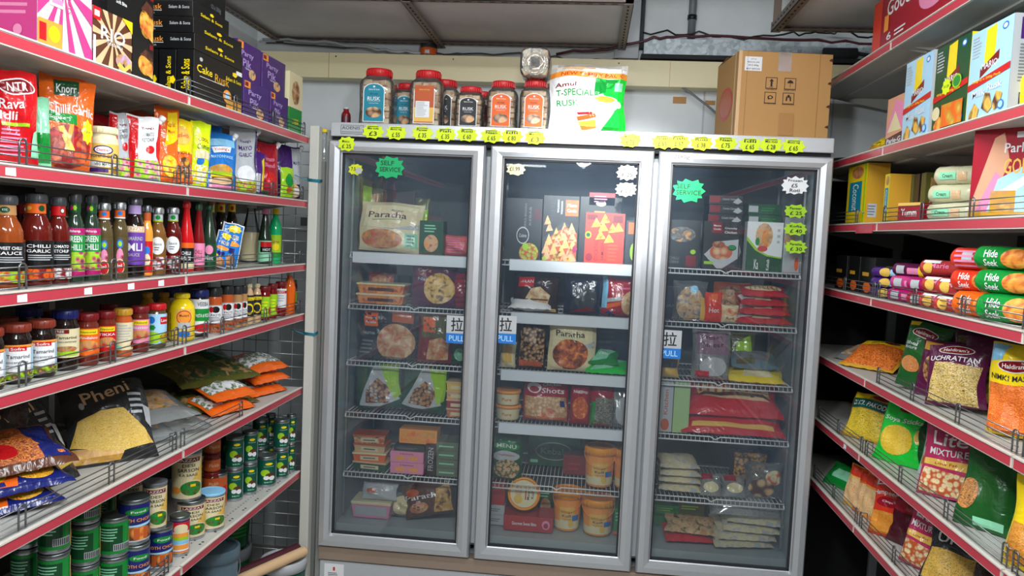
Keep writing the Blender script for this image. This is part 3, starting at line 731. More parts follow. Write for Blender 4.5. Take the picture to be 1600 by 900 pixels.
x, z = gx(1242, 290); star(D[2], x, z, .10, .07, 'white', [t('Frozen', .5, .76, .5, .13, 'black'), t('£5', .48, .5, .22, .2, 'black'), t('Roti', .5, .25, .36, .18, 'black')], y=gy-.001, seed=38, n=12, lab='white star tag marked £5')
for i, py in enumerate((330, 358, 386)):
    x, z = gx(1243, py); star(D[2], x, z, .086, .052, 'lime', [t(['Paneer', 'Kofta', 'Paratha'][i], .5, .7, .5, .17, 'black'), t(['£ 25', '£ 40', '£ 30'][i], .52, .36, .5, .26, 'black')], y=gy-.001-.0002*i, seed=40+i, n=10, lab='lime star tag, '+['top', 'middle', 'bottom'][i]+' of the column')
x, z = gx(1064, 247); q = MB(); prints(q, lambda u, v, o: (x-.04+u*.08, -.0352-o, z-.016+v*.032), [r(0, 0, 1, 1, 'white'), t('200g', .5, .5, .74, .66, 'dgrey')]); fr(q, 'weight_label', D[2])
for i, (px, py) in enumerate(((714, 515), (790, 515), (1047, 538))):
    x, z = gx(px, py); q = MB(); w_, h = .083, .108
    prints(q, lambda u, v, o: (x-w_/2+u*w_, gy-o, z-h/2+v*h), [r(0, .36, 1, 1, 'lgrey'), t('拉', .5, .68, .58, .50, 'black'), r(0, 0, 1, .36, 'blue'), t('PULL', .5, .18, .72, .2, 'sky')], kind='paper')
    fr(q, 'pull_sticker', D[i])

# ------------------------------------------------------------------ gondola shelving
RAIL = {'L': .0255, 'R': .0265}
def gondola(side, y_mods, zs, depth_, guards, label):
    sg = 1 if side == 'L' else -1; X0 = XL if side == 'L' else XR
    G = empty('gondola_shelving', (X0-sg*depth_/2, (y_mods[0]+y_mods[-1])/2, 0)); tag(G, label, 'shelving')
    off = Matrix.Translation(-G.location)
    bk = X0-sg*depth_
    y_lo, y_hi = min(y_mods), max(y_mods)
    MB().box(min(bk, bk-sg*.02), y_lo, .05, max(bk, bk-sg*.02), y_hi, 2.15 if side == 'L' else 2.44, ('panel', 'paint')).xf(off).build('back_panel', G)
    for y in y_mods:
        q = MB().box(min(bk, bk+sg*.035), y-.012, 0, max(bk, bk+sg*.035), y+.012, 2.15 if side == 'L' else 2.44, ('lgrey', 'paint'))
        q.xf(off).build('upright', G)
    X00 = X0
    for k, z in zs.items():
        X0 = X00+.13 if (side == 'L' and k == 7) else X00
        for a, b_ in zip(y_mods, y_mods[1:]):
            ya, yb = min(a, b_), max(a, b_); tz = .022; rl = RAIL[side]
            s = MB().box(min(X0-sg*.004, bk), ya+.001, z-tz, max(X0-sg*.004, bk), yb-.001, z, ('shelfwhite', 'paint'))
            for y in (ya+.02, yb-.02): s.add([(bk, y-.002, z-tz), (bk, y-.002, z-.09), (X0-sg*.06, y-.002, z-tz), (bk, y+.002, z-tz), (bk, y+.002, z-.09), (X0-sg*.06, y+.002, z-tz)], [(0, 1, 2), (5, 4, 3), (1, 4, 5, 2), (0, 3, 4, 1)], ('shelfwhite', 'paint'))
            s.box(X0-sg*.13-.01, ya+.02, z-tz-.006, X0-sg*.13+.01, yb-.02, z-tz, ('shelfwhite', 'paint'))
            if side == 'L' and k == 6:
                for i in range(44):
                    for jx in (.05,): s.add([(X0-jx-.002, ya+.02+i*.02, z+.0004), (X0-jx+.002, ya+.02+i*.02, z+.0004), (X0-jx+.002, ya+.026+i*.02, z+.0004), (X0-jx-.002, ya+.026+i*.02, z+.0004)], [(0, 1, 2, 3)], ('char', 'matte'))
                for i in range(9):
                    y = ya+.06+i*.1
                    for dy in (0, .018): s.lathe([(.004, z+.0003), (.004, z+.0008)], ('char', 'matte'), 8, (X0-.022, y+dy))
            so = s.xf(off).build('shelf', G)
            f0, f1 = X0-sg*.004, X0+sg*.004
            q = MB().box(min(f0, f1), ya+.003, z-rl, max(f0, f1), yb-.003, z+.001, ('railwhite', 'paint'))
            q.box(min(f1, f1+sg*.0012), ya+.010, z-rl+.003, max(f1, f1+sg*.0012), yb-.006, z-.003, ('railred', 'print'))
            # folded top lip
            q.box(min(X0-sg*.002, X0+sg*.007), ya+.003, z-.001, max(X0-sg*.002, X0+sg*.007), yb-.003, z+.0025, ('railwhite', 'paint'))
            q.xf(off).build('price_rail', so)
            for (gk, g0, g1) in guards:
                if gk != k: continue
                u0, u1 = max(g0, ya+.01), min(g1, yb-.01)
                if u1-u0 < .05: continue
                q = MB(); gxp = X0-sg*.010; hh = .052
                for j in range(4): q.tube([(gxp, u0, z+.006+j*.0135), (gxp, u1, z+.006+j*.0135)], .0015, ('dchrome', 'wire'), 5)
                q.tube([(gxp, u0, z+.006), (gxp-sg*.03, u0, z+.006), (gxp-sg*.03, u0, z+.04), (gxp, u0, z+.0465)], .0015, ('dchrome', 'wire'), 5)
                n = max(1, round((u1-u0)/.30))
                for j in range(n+1):
                    yy = u0+(u1-u0)*j/n; yy = min(max(yy, u0+.012), u1-.012)
                    P = [(gxp+sg*.0015, yy-.010, z+.003), (gxp+sg*.0015, yy-.010, z+hh-.006)]+[(gxp+sg*.0015, yy-.010*cos(a), z+hh-.006+.008*sin(a)) for a in (.5, 1.0, 1.57, 2.1, 2.6)]+[(gxp+sg*.0015, yy+.010, z+hh-.006), (gxp+sg*.0015, yy+.010, z+.003)]
                    q.tube(P, .0021, ('dchrome', 'wire'), 6)
                q.xf(off).build('wire_guard', so)
    return G, off
gL, offL = gondola('L', [-.04, -.958, -1.878, -2.80], {k: ZL[k] for k in range(1, 8)}, .42,
    [(1, -.95, -.05), (2, -2.8, -.05), (3, -2.8, -.05), (4, -2.8, -.8), (4, -.72, -.05), (5, -2.8, -.55), (6, -1.30, -1.0)],
    'left gondola of white shelves with red price rails beside the freezer')
gR, offR = gondola('R', [.585, -.335, -1.255, -2.175, -3.1], ZR, .42,
    [(3, -.10, .3), (3, -3.1, -.34), (4, -3.1, .3), (5, -3.1, -.40), (6, -3.1, .2), (7, -3.1, .2)],
    'right gondola of white shelves with red price rails beside the carton')
MB().box(XR+.005, .590, .03, XR+.42, .600, 1.90, ('black', 'matte')).xf(offR).build('end_shade_panel', gR)  # black sheet added to stand in for shade at the far end
# paper tickets left on the red rails
def ticket(side, k, px):
    sg = 1 if side == 'L' else -1; X0 = (XL if side == 'L' else XR)+sg*.0056; z = (ZL if side == 'L' else ZR)[k]-.013
    y = solve_y(px, X0, z); q = MB().add([(X0, y-.014, z-.007), (X0, y+.014, z-.008), (X0, y+.013, z+.008), (X0, y-.014, z+.007)], [(0, 1, 2, 3)], ('white', 'paper'))
    par = None
    q.xf(offL if side == 'L' else offR).build('price_ticket', gL if side == 'L' else gR)
for k, pxs in ((3, (35, 138, 205, 252)), (2, (17,))):
    for px in pxs: ticket('L', k, px)
ticket('R', 6, 1320)
# loose red rail end and wire mesh end panel, posts
q = MB().box(XR-.006, -.30, ZR[3]-.033, XR-.009, -.14, ZR[3]-.004, ('railred', 'print')); q.xf(offR).build('price_rail', gR)
mp = empty('mesh_panel', (-.29, .0, 0)); tag(mp, 'grey wire grid panel standing between the left shelves and the back wall', 'mesh panel')
q = MB()
for i in range(9): q.tube([(-.2+i*.05, 0, .03), (-.2+i*.05, 0, 1.95)], .0017, ('lgrey', 'metal'), 5)
q.build('vertical_wire', mp); q = MB()
for j in range(39): q.tube([(-.22, -.003, .04+j*.05), (.215, -.003, .04+j*.05)], .0017, ('lgrey', 'metal'), 5)
q.build('horizontal_wire', mp)
po = empty('post', (-.055, -.03, 0)); tag(po, 'pale steel post with blue ties left of the freezer', 'post')
MB().box(-.018, -.02, 0, .018, .02, 1.985, ('postw', 'paint'), .002).build('post_body', po)
for z in (1.18, 1.775):
    q = MB()
    for j in range(3): q.tube([(-.021, -.023, z+j*.004), (.021, -.023, z+j*.004-.003), (.021, .023, z+j*.004), (-.021, .023, z+j*.004+.002)], .0018, ('teal', 'paint'), 5, True)
    q.tube([(-.02, -.024, z), (-.07, -.03, z+.02)], .0016, ('teal', 'paint'), 5); q.build('blue_tie', po)
q = MB().box(-.030, .022, 0, -.008, .06, 1.98, ('postg', 'paint'), .002); tag(q.build('post'), 'narrow grey post squeezed behind the pale post beside the freezer', 'post')
bt = mk_bottle('bottle', .04, .13, 'clear', 'yellow', None, shape='squeeze'); put(bt, (-.062, .067, 1.86), 0, 'small clear bottle with yellow cap standing behind the post top', 'bottle')
q = MB().box(-.078, .065, 0, -.046, .11, 1.86, ('postg', 'paint')); tag(q.build('post'), 'thin grey stud hidden behind the two posts, under the clear bottle', 'post')
# wall sockets seen through the mesh
for i, (x, z) in enumerate(((-.36, 1.62), (-.25, 1.62), (-.15, 1.62))):
    s = empty('wall_socket', (x, .70, z)); tag(s, 'white wall socket behind the mesh, '+['left', 'middle', 'right'][i]+' of three', 'socket', None)
    MB().box(-.045, -.012, -.045, .045, 0, .045, ('white', 'paint'), .003).build('plate', s)
    MB().box(-.018, -.016, -.02, .018, -.011, .02, ('grey', 'paint'), .002).build('switch', s)
# ------------------------------------------------------------------ products: left shelves
def item(side, k, l, r_, top, maker, label, cat, group=None, d=.03, a=25, rnd=False, exact=False, z=None, W=None, H=None, da=0):
    loc, rz, W_, H_ = spotL(side, k, l, r_, top, d, a, rnd, z, exact)
    if not rnd and not exact:   # a turned pack must keep its near corner behind the guard
        need = (W or W_)/2*abs(sin(radians(a)))+.016
        if d < need: loc, rz, W_, H_ = spotL(side, k, l, r_, top, need, a, rnd, z, exact)
    if rnd:   # stand the centre of the round thing where measured, its printed front turned to the aisle
        sg = 1 if side == 'L' else -1
        R_ = (W or W_)/2; cx = loc[0]; fx = sg*cos(radians(a)); fy = -sin(radians(a))
        loc = (cx+fx*R_, loc[1]+fy*R_, loc[2])
    o = maker(W or W_, H or H_)
    put(o, loc, rz+radians(da), label, cat, group)
    o['_s'] = (W or W_, H or H_); del o['_s']
    return o, loc, (W or W_), (H or H_)
def behind(it, n, gap, labels, group, side='L', dz=0, dy=0):
    o, loc, W_, H_ = it; out = []
    for i in range(n):
        c = dup(o); c.location = (loc[0]-(1 if side == 'L' else -1)*gap*(i+1), loc[1]+dy*(i+1), loc[2]+dz*(i+1))
        c['label'] = labels if isinstance(labels, str) else labels[i]; c['group'] = group; out.append(c)
    return out
# ---- shelf 1: cake and rusk boxes
g = 'boxes on the top left shelf'
item('L', 1, 58, 143, -60, lambda W, H: mk_box('biscuit_box', W, .16, .27, 'white',
    [rays(.45, .5, 0, 0, 1, 1, 'pink', 13, .1), t('RIO', .32, .62, .26, .60, 'white', 90), t('RIO', .335, .61, .20, .54, 'lpink', 90), r(0, .02, .42, .2, 'lorange'), r(.02, .04, .14, .17, 'red'), e(.28, .11, .1, .06, 'yellow'), e(.75, .72, .14, .16, 'food:soft:lgold:tan:brown'), e(.6, .75, .07, .09, 'lpink'), t('STRAWBERRY', .55, .5, .06, .4, 'pink', 90)],
    [r(0, 0, 1, 1, 'pink'), rows(.45, .92, .2, .95, 14, 'lpink', 5), e(.75, .1, .06, .04, 'lpink')]), 'large pink and white sunburst biscuit box at the left end of the top shelf', 'box', g, d=.006, exact=True)
item('L', 1, 143, 206, 22, lambda W, H: mk_box('biscuit_box', W*.97, .045, H, 'brown',
    [r(0, 0, 1, 1, 'brown'), rays(.5, .55, 0, 0, 1, 1, 'ltan', 12, .3), t('RIO', .5, .6, .62, .24, 'white'), t('CHOCO VANILLA', .55, .44, .4, .05, 'white'), r(0, .78, .18, 1, 'red'), r(.03, .84, .15, .94, 'white'), p([(.72, 1), (1, .78), (1, 1)], 'yellow'), e(.76, .2, .2, .14, 'food:soft:dbrown:tan:lilac'), p([(.6, .1), (.8, .02), (.98, .16), (.92, .22), (.8, .1), (.66, .18)], 'lgold'), r(0, 0, .06, .5, 'white')],
    [r(0, 0, 1, 1, 'white')]), 'brown striped biscuit box with white lettering leaning beside the pink box', 'box', g, d=.006, exact=True)
cakeF = [e(.62, .42, .36, .26, 'food:soft:lorange:gold:brown'), p([(.3, .3), (.95, .12), (.95, .45), (.6, .6), (.3, .48)], 'food:soft:lgold:lorange:rustc'), p([(.3, .62), (.6, .8), (.95, .72), (.9, .52), (.55, .62)], 'food:soft:dbrown:brown:maroon'), r(.78, .84, .95, .96, 'dred')]
a_ = item('L', 1, 207, 240, 84, lambda W, H: mk_box('cake_box', W, .2, .098, 'black', cakeF, [t('Dry Cake', .5, .5, .6, .3, 'orange')]), 'black dry cake box with orange cake picture, at the bottom right of its pair', 'box', g, d=.012, exact=True)
item('L', 1, 168, 240, 0, lambda W, H: mk_box('cake_box', W, .2, .145, 'black', [t('Dry Cake', .26, .72, .42, .16, 'orange'), t('Soft Bite', .28, .56, .22, .06, 'white'), p([(.55, 0), (1, 0), (1, .1)], 'white'), [('p', [(.55+.45*x, y) for x, y in q[1]], q[2]) for q in cakeF]]), 'larger black dry cake box stacked on top of the smaller cake box', 'box', g, d=.055, exact=True, z=ZL[1]+.1)
a_ = item('L', 1, 205, 243, 0, lambda W, H: mk_box('cake_box', .12, .14, .06, 'lorange', [r(.05, .1, .95, .9, 'white'), e(.3, .5, .2, .3, 'food:soft:gold:tan:brown')], [r(0, 0, 1, 1, 'gold')]), 'orange and white box lying on top of the dry cake boxes', 'box', g, d=.07, exact=True, z=ZL[1]+.2465)
crT = [t('Cake Rusk', .3, .6, .5, .34, 'lorange'), r(.04, .34, .55, .38, 'white'), t('Traditional Rusk', .3, .2, .3, .12, 'lgrey'), t('Salam & Sons', .8, .6, .3, .2, 'lgrey')]
crS = [t('Salam & Sons', .5, .42, .6, .2, 'yellow'), e(.5, .72, .06, .12, 'yellow', 5)]
crF = [t('Cake', .2, .66, .3, .16, 'yellow'), t('Rusk', .55, .60, .3, .18, 'gold'), t('Salam & Sons', .8, .7, .34, .08, 'yellow'), st(.82, .84, .06, .06, 'yellow', 5), r(.1, .5, .6, .51, 'white'), r(.85, .86, .98, .95, 'white'), e(.66, .3, .09, .14, 'lorange'), e(.66, .3, .05, .09, 'sky'), r(.64, .02, .98, .26, 'food:soft:lorange:gold:tan'), e(.12, .85, .03, .04, 'lgrey')]
gb = 'black cake rusk boxes on the top left shelf'
loc, rz, Wc, Hc = spotL('L', 1, 303, 378, 88, .012, 0, False, None, True)
o = mk_box('rusk_box', Wc, .05, .135, 'black', crF, [t('Salam & Sons', .5, .5, .5, .6, 'yellow', 90)])
put(o, loc, rz, 'black cake rusk box standing broad side to the aisle below the lying boxes', 'box', gb)
ss = [t('Salam & Sons', .55, .5, .3, .7, 'yellow', 90), st(.8, .38, .18, .09, 'yellow', 5)]
for i in range(3):
    o = mk_box('rusk_box', Wc*.98, .050, .135, 'black', [r(0, 0, 1, 1, 'black')], ss)
    put(o, (loc[0]-.054*(i+1), loc[1], loc[2]), rz, 'black cake rusk box on edge with gold lettering, '+['nearest the broad one', 'middle of the three on edge', 'leftmost of the three on edge'][i], 'box', gb)
z = loc[2]+.136
for i, hh in enumerate((.043, .043, .043)):
    o = mk_box('rusk_box', Wc*(1, .99, .72)[i], .20, hh, 'black', crS, crT[:]); put(o, (loc[0]-.004*i, loc[1]-Wc*(0, 0, .13)[i], z), rz, 'black cake rusk box lying flat with orange script, '+['lowest of three', 'middle of three', 'top of three'][i], 'box', gb)
    z += hh+.001
o = mk_box('carton', .2, .2, .08, 'char', [r(.02, .1, .98, .9, 'black'), t('12 x 350g', .7, .3, .3, .2, 'grey')]); put(o, (loc[0]-.03, loc[1]-.01, z), rz, 'dark film-wrapped carton on top of the black cake rusk boxes', 'box', gb)
ppF = [t('Party', .42, .68, .5, .18, 'lilac'), t('Pik', .4, .45, .34, .2, 'lilac'), r(.02, .80, .24, .98, 'lorange'), r(.04, .84, .16, .95, 'dred'), e(.62, .2, .15, .14, 'food:soft:lorange:ltan:brown'), t('Tea Rusk', .42, .31, .2, .05, 'white')]
gp = 'purple rusk boxes on the top left shelf'
for i, (l, r_, top, z, d, lb) in enumerate(((380, 421, 124, None, .012, 'purple rusk box at the lower left of its four'), (422, 450, 128, None, .012, 'purple rusk box at the lower right of its four'), (370, 408, 62, .1, .02, 'purple rusk box at the upper left of its four'), (409, 446, 76, .1, .02, 'purple rusk box at the upper right of its four'))):
    z_ = None if z is None else ZL[1]+.001+.118
    item('L', 1, l, r_, top, lambda W, H: mk_box('rusk_box', W*.97, .12, .116, 'purple', ppF, [t('Party', .5, .5, .5, .7, 'lilac', 90)]), lb, 'box', gp, d=d, exact=True, z=z_)
item('L', 1, 451, 471, 116, lambda W, H: mk_box('rusk_box', W, .10, H, 'cream', [r(0, 0, 1, .42, 'green'), e(.5, .68, .3, .2, 'food:soft:ltan:tan:brown'), t('Rusk', .5, .2, .5, .1, 'yellow', 90)], [r(0, 0, 1, .42, 'green'), r(0, .42, 1, 1, 'cream'), e(.5, .7, .3, .2, 'food:soft:ltan:tan:brown'), t('VEG RUSK', .5, .22, .2, .34, 'yellow', 90)]), 'cream and green box at the far end of the top left shelf', 'box', None, d=.012, exact=True)

# ---- shelf 2: pouches
g = 'sauce and mix pouches on the second left shelf'
item('L', 2, -2, 62, 108, lambda W, H: mk_pouch('mix_pouch', W, H, .05, 'red', [e(.5, .82, .4, .09, 'white'), e(.5, .82, .37, .075, 'dred'), t('NTR', .5, .82, .44, .09, 'white'), t('Rava', .36, .64, .5, .1, 'white'), t('Idli', .3, .52, .36, .09, 'white'), r(.15, .41, .75, .445, 'lime'), rows(.15, .8, .1, .39, 7, 'lpink'), p([(.8, .1), (1, .1), (1, .42), (.86, .36)], 'mint')], 'pillow', 3, 3), 'red idli mix pouch at the left edge of the second shelf', 'pouch', g, a=35)
item('L', 2, 50, 84, 150, lambda W, H: mk_pouch('mix_pouch', W, H, .04, 'mint', [r(.1, .1, .9, .5, 'green')], 'pillow', 4, 4), 'pale green pouch squeezed between the red and the orange pouches', 'pouch', g, a=30, d=.07)
item('L', 2, 66, 145, 120, lambda W, H: mk_pouch('sauce_pouch', W, H, .06, 'orange', [r(.24, .8, .68, .96, 'dgreen'), t('Knorr', .46, .875, .36, .09, 'white'), t('Chilli Garlic', .55, .66, .86, .1, 'white'), p([(.05, .52), (.65, .5), (.65, .6), (.05, .62)], 'green'), t('Squeezy', .34, .555, .4, .05, 'white'), e(.5, .26, .43, .24, 'food:soft:red:dred:rustc'), p([(.3, .46), (.4, .48), (.62, .22), (.54, .18)], 'lgold'), p([(.5, .5), (.58, .5), (.5, .2), (.44, .22)], 'lorange'), st(.86, .45, .13, .14, 'neon', 8), t('NEW', .86, .45, .14, .03, 'dred')], 'stand', 5, 2, roll=4), 'big orange chilli garlic sauce pouch with dark green badge', 'pouch', g, a=38)
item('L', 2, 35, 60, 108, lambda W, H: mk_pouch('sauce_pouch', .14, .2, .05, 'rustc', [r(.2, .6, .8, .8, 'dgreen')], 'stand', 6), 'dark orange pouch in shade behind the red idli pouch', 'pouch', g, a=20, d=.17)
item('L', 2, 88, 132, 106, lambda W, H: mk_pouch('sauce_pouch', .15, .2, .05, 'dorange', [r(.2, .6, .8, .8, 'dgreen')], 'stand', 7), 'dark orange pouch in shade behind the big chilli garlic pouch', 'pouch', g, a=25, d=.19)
mj = lambda W, H: mk_jar('mayonnaise_jar', W, H, 'cream', 'cream', 'lgold', [r(0, .2, 1, .36, 'white'), e(.5, .78, .2, .16, 'navy'), e(.5, .78, .17, .12, 'white'), t('Oetker', .5, .78, .26, .1, 'red'), t('FUNFOODS', .5, .56, .5, .1, 'dred'), t('VEG MAYO', .5, .28, .34, .1, 'dgreen'), e(.78, .12, .1, .14, 'food:chunks:yellow:gold:brown'), r(.2, 0, .6, .14, 'purple')], (.10, .66), (-90, 90))
it = item('L', 2, 138, 183, 199, mj, 'white mayonnaise jar with cream lid in front of its twin', 'jar', 'mayonnaise jars', rnd=True, a=55, d=.03)
behind(it, 1, .075, 'white mayonnaise jar half hidden behind its twin', 'mayonnaise jars', dy=-.01)
kP = [p([(0, 0), (.25, 0), (.22, .5), (.32, .97), (0, .97)], 'red'), p([(1, .2), (.8, .4), (.78, .6), (.95, .97), (1, .97)], 'red'), t("Young's", .55, .82, .36, .05, 'dred'), t('TOMATO', .55, .73, .34, .06, 'grey'), t('KETCHUP', .55, .65, .34, .06, 'grey'), e(.6, .5, .14, .06, 'red'), r(.14, .06, .86, .34, 'food:chunks:red:lpink:lime'), r(.1, 0, .9, .06, 'sky')]
item('L', 2, 181, 211, 176, lambda W, H: mk_pouch('ketchup_pouch', W, H, .05, 'silver', kP, 'stand', 8), 'red and silver ketchup pouch in shade behind the spouted one', 'pouch', g, a=30, d=.08)
item('L', 2, 209, 259, 181, lambda W, H: mk_pouch('ketchup_pouch', W, H, .05, 'white', kP, 'stand', 9, parts=[spout(.97)]), 'red and white ketchup pouch with white spout cap', 'pouch', g, a=32, d=.03)
item('L', 2, 250, 286, 168, lambda W, H: mk_pouch('sauce_pouch', W, H, .05, 'orange', [p([(.3, .5), (.9, .6), (.9, .95), (.5, .95)], 'yellow'), t('Garlic', .6, .8, .36, .07, 'red'), t('Mayo', .6, .7, .3, .06, 'red'), e(.5, .25, .3, .14, 'food:soft:lorange:yellow:orange')], 'stand', 10), 'orange peaked pouch between ketchup and yellow pouches', 'pouch', g, a=30, d=.05)
item('L', 2, 272, 309, 186, lambda W, H: mk_pouch('sauce_pouch', W, H, .05, 'yellow', [e(.5, .75, .32, .14, 'lgold'), t('Sandwich', .5, .76, .5, .07, 'red'), r(.1, .02, .9, .5, 'orange'), e(.5, .28, .3, .16, 'food:chunks:lorange:gold:brown'), t('MASALA', .5, .5, .5, .05, 'dred')], 'stand', 11), 'yellow pouch with orange lower half and snack picture', 'pouch', g, a=30, d=.035)
item('L', 2, 300, 331, 190, lambda W, H: mk_pouch('sauce_pouch', W, H, .04, 'neon', [t('Cumin', .5, .62, .6, .08, 'dgreen'), t('COOL', .5, .72, .5, .05, 'dred'), r(.2, .06, .8, .34, 'food:chunks:lime:white:yellow'), e(.4, .4, .15, .06, 'blue'), r(.15, .44, .85, .56, 'cream')], 'pillow', 12, roll=4), 'yellow green pouch with pointed top left of the blue pouch', 'pouch', g, a=30, d=.03)
item('L', 2, 320, 376, 208, lambda W, H: mk_pouch('mayonnaise_pouch', W, H, .06, 'blue', [r(.1, .78, .9, .9, 'lblue'), p([(.25, .76), (.8, .78), (.75, .68), (.3, .66)], 'white'), t("Young's", .52, .72, .42, .06, 'red'), t('MAYONNAISE', .52, .6, .6, .05, 'sky'), e(.5, .38, .32, .09, 'food:soft:lorange:gold:tan'), r(.2, .29, .8, .345, 'lime'), r(.22, .25, .78, .29, 'yellow'), r(.2, .2, .8, .25, 'brown'), e(.5, .18, .32, .06, 'ltan'), r(.18, .04, .85, .12, 'lpink')], 'stand', 13, parts=[spout(.9)]), 'bright blue mayonnaise pouch with burger picture', 'pouch', g, a=35, d=.03)
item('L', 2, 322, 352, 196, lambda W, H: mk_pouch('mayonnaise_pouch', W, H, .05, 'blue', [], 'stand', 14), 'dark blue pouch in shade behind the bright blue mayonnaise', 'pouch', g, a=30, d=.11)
gM = [t("Young's", .5, .8, .4, .05, 'purple'), t('MAYO', .5, .7, .5, .07, 'purple'), t('GARLIC', .5, .6, .5, .06, 'purple'), r(0, .2, .14, .9, 'lgrey'), e(.5, .3, .32, .14, 'white'), r(.15, .03, .85, .2, 'food:chunks:ltan:rustc:lime'), p([(1, .3), (.86, .4), (.9, .97), (1, .97)], 'purple')]
item('L', 2, 366, 407, 200, lambda W, H: mk_pouch('mayonnaise_pouch', W, H, .05, 'silver', gM, 'stand', 15, parts=[spout(.97)]), 'silver garlic mayonnaise pouch with white cap right of the blue pouch', 'pouch', g, a=32, d=.03)
item('L', 2, 395, 416, 238, lambda W, H: mk_pouch('sauce_pouch', W, H, .04, 'purple', [r(.1, .05, .6, .5, 'lgrey'), p([(.7, .1), (.95, .15), (.85, .9), (.65, .8)], 'yellow')], 'stand', 16, roll=6), 'purple pouch with yellow stripe behind the garlic mayonnaise', 'pouch', g, a=30, d=.035)
item('L', 2, 408, 442, 224, lambda W, H: mk_pouch('sauce_pouch', W, H, .05, 'crimson', [t('Tomato', .5, .72, .5, .08, 'lpink'), t('Blend', .5, .6, .5, .08, 'lpink'), e(.5, .35, .25, .12, 'red'), r(.1, .02, .4, .12, 'dgreen')], 'stand', 17, parts=[spout(.95)]), 'dark red tomato pouch with white cap', 'pouch', g, a=30, d=.035)
item('L', 2, 437, 476, 228, lambda W, H: mk_pouch('mayonnaise_pouch', W, H, .05, 'purple', [p([(.5, .3), (1, .3), (1, .97), (.6, .97)], 'lgrey'), t('MAYO', .75, .7, .3, .07, 'purple'), e(.5, .17, .38, .15, 'food:soft:ltan:lgold:white')], 'stand', 18, parts=[spout(.98)]), 'purple and silver mayonnaise pouch near the mesh panel', 'pouch', g, a=32, d=.03)
item('L', 2, 444, 463, 262, lambda W, H: mk_pouch('sauce_pouch', W, H, .03, 'lime', [e(.5, .6, .3, .2, 'green'), e(.5, .3, .2, .1, 'rustc')], 'pillow', 19), 'small lime green pouch at the end of the second left shelf', 'pouch', g, a=25, d=.012)
gd = 'pouch tops in the back row of the second left shelf'
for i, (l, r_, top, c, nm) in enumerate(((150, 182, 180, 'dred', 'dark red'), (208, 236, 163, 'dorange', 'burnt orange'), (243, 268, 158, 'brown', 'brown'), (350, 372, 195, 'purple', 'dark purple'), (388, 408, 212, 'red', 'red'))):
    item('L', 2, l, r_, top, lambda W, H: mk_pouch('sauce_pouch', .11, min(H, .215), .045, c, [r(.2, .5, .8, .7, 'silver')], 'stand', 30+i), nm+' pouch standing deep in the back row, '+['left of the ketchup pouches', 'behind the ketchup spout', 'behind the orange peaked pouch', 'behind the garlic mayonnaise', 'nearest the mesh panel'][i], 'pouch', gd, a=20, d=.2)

# ---- shelf 3: bottles
gB = 'sauce bottles on the third left shelf'
def sl(t1, t2, bg='black', pic='food:chunks:red:rustc:lime', acc='gold'):
    return [r(.0, 0, .38, 1, acc), r(.1, .08, .34, .9, 'white'), rows(.12, .32, .1, .88, 14, 'grey'), r(.38, 0, 1, 1, bg), t(t1, .58, .86, .36, .08, 'white'), t(t2, .58, .74, .36, .08, 'white'), rows(.42, .9, .5, .66, 3, 'lgrey'), r(.4, .02, .95, .3, pic), e(.36, .33, .06, .07, 'white')]
itb = item('L', 3, -16, 33, 305, lambda W, H: mk_bottle('sauce_bottle', W, H, 'sauce2', 'dgrey', 'black', sl('SWEET CHILLI', 'SAUCE'), neck='tan', nels=[e(.5, .5, .08, .3, 'dgreen'), t('KTC', .5, .5, .08, .2, 'white')]), 'brown sweet chilli sauce bottle cut by the left edge of view', 'bottle', gB, rnd=True, a=55)
behind(itb, 1, .08, 'dark sauce bottle behind the sweet chilli bottle at the left edge', gB)
it1 = item('L', 3, 33, 79, 303, lambda W, H: mk_bottle('sauce_bottle', W, H, 'sauce', 'dgrey', 'orange', sl('CHILLI', 'GARLIC', 'black', 'food:chunks:red:orange:dred', 'orange'), neck='orange', nels=[e(.62, .5, .06, .3, 'dgreen'), e(.4, .5, .05, .2, 'lgold')]), 'chilli garlic sauce bottle with bright orange neck label', 'bottle', gB, rnd=True, a=60)
it2 = item('L', 3, 74, 107, 308, lambda W, H: mk_bottle('sauce_bottle', W, H, 'sauce', 'dgrey', 'red', sl('TOMATO', 'KETCHUP', 'black', 'food:chunks:red:white:dred', 'red'), neck='red', nels=[e(.62, .5, .06, .3, 'dgreen'), e(.62, .5, .04, .2, 'white')]), 'tomato ketchup bottle with red neck label', 'bottle', gB, rnd=True, a=60)
gcl = [r(0, .86, 1, 1, 'magenta'), t('Maharaja', .5, .93, .3, .07, 'white'), r(0, .5, 1, .86, 'green'), t('GREEN', .5, .77, .4, .13, 'white'), t('CHILLI', .5, .6, .4, .13, 'white'), r(0, .1, 1, .5, 'food:chunks:dgreen:magenta:lime'), r(0, 0, 1, .1, 'magenta')]
gc = lambda W, H: mk_bottle('sauce_bottle', W, H, 'greenliq', 'dgrey', 'green', gcl, (.08, .62), neck='dgreen', nels=[st(.5, .5, .06, .3, 'lime', 6), st(.4, .5, .05, .3, 'magenta', 6)])
it3 = item('L', 3, 103, 130, 303, gc, 'dark green chilli sauce bottle, left of the identical pair', 'bottle', gB, rnd=True, a=55)
item('L', 3, 129, 155, 305, gc, 'dark green chilli sauce bottle, right of the identical pair', 'bottle', gB, rnd=True, a=55)
bl = [e(.5, .82, .2, .12, 'blue'), e(.5, .82, .12, .07, 'lime'), e(.5, .5, .22, .2, 'food:chunks:red:dred:lpink'), e(.5, .22, .3, .2, 'cream'), e(.5, .22, .27, .17, 'red'), t('Imli', .5, .24, .3, .1, 'white')]
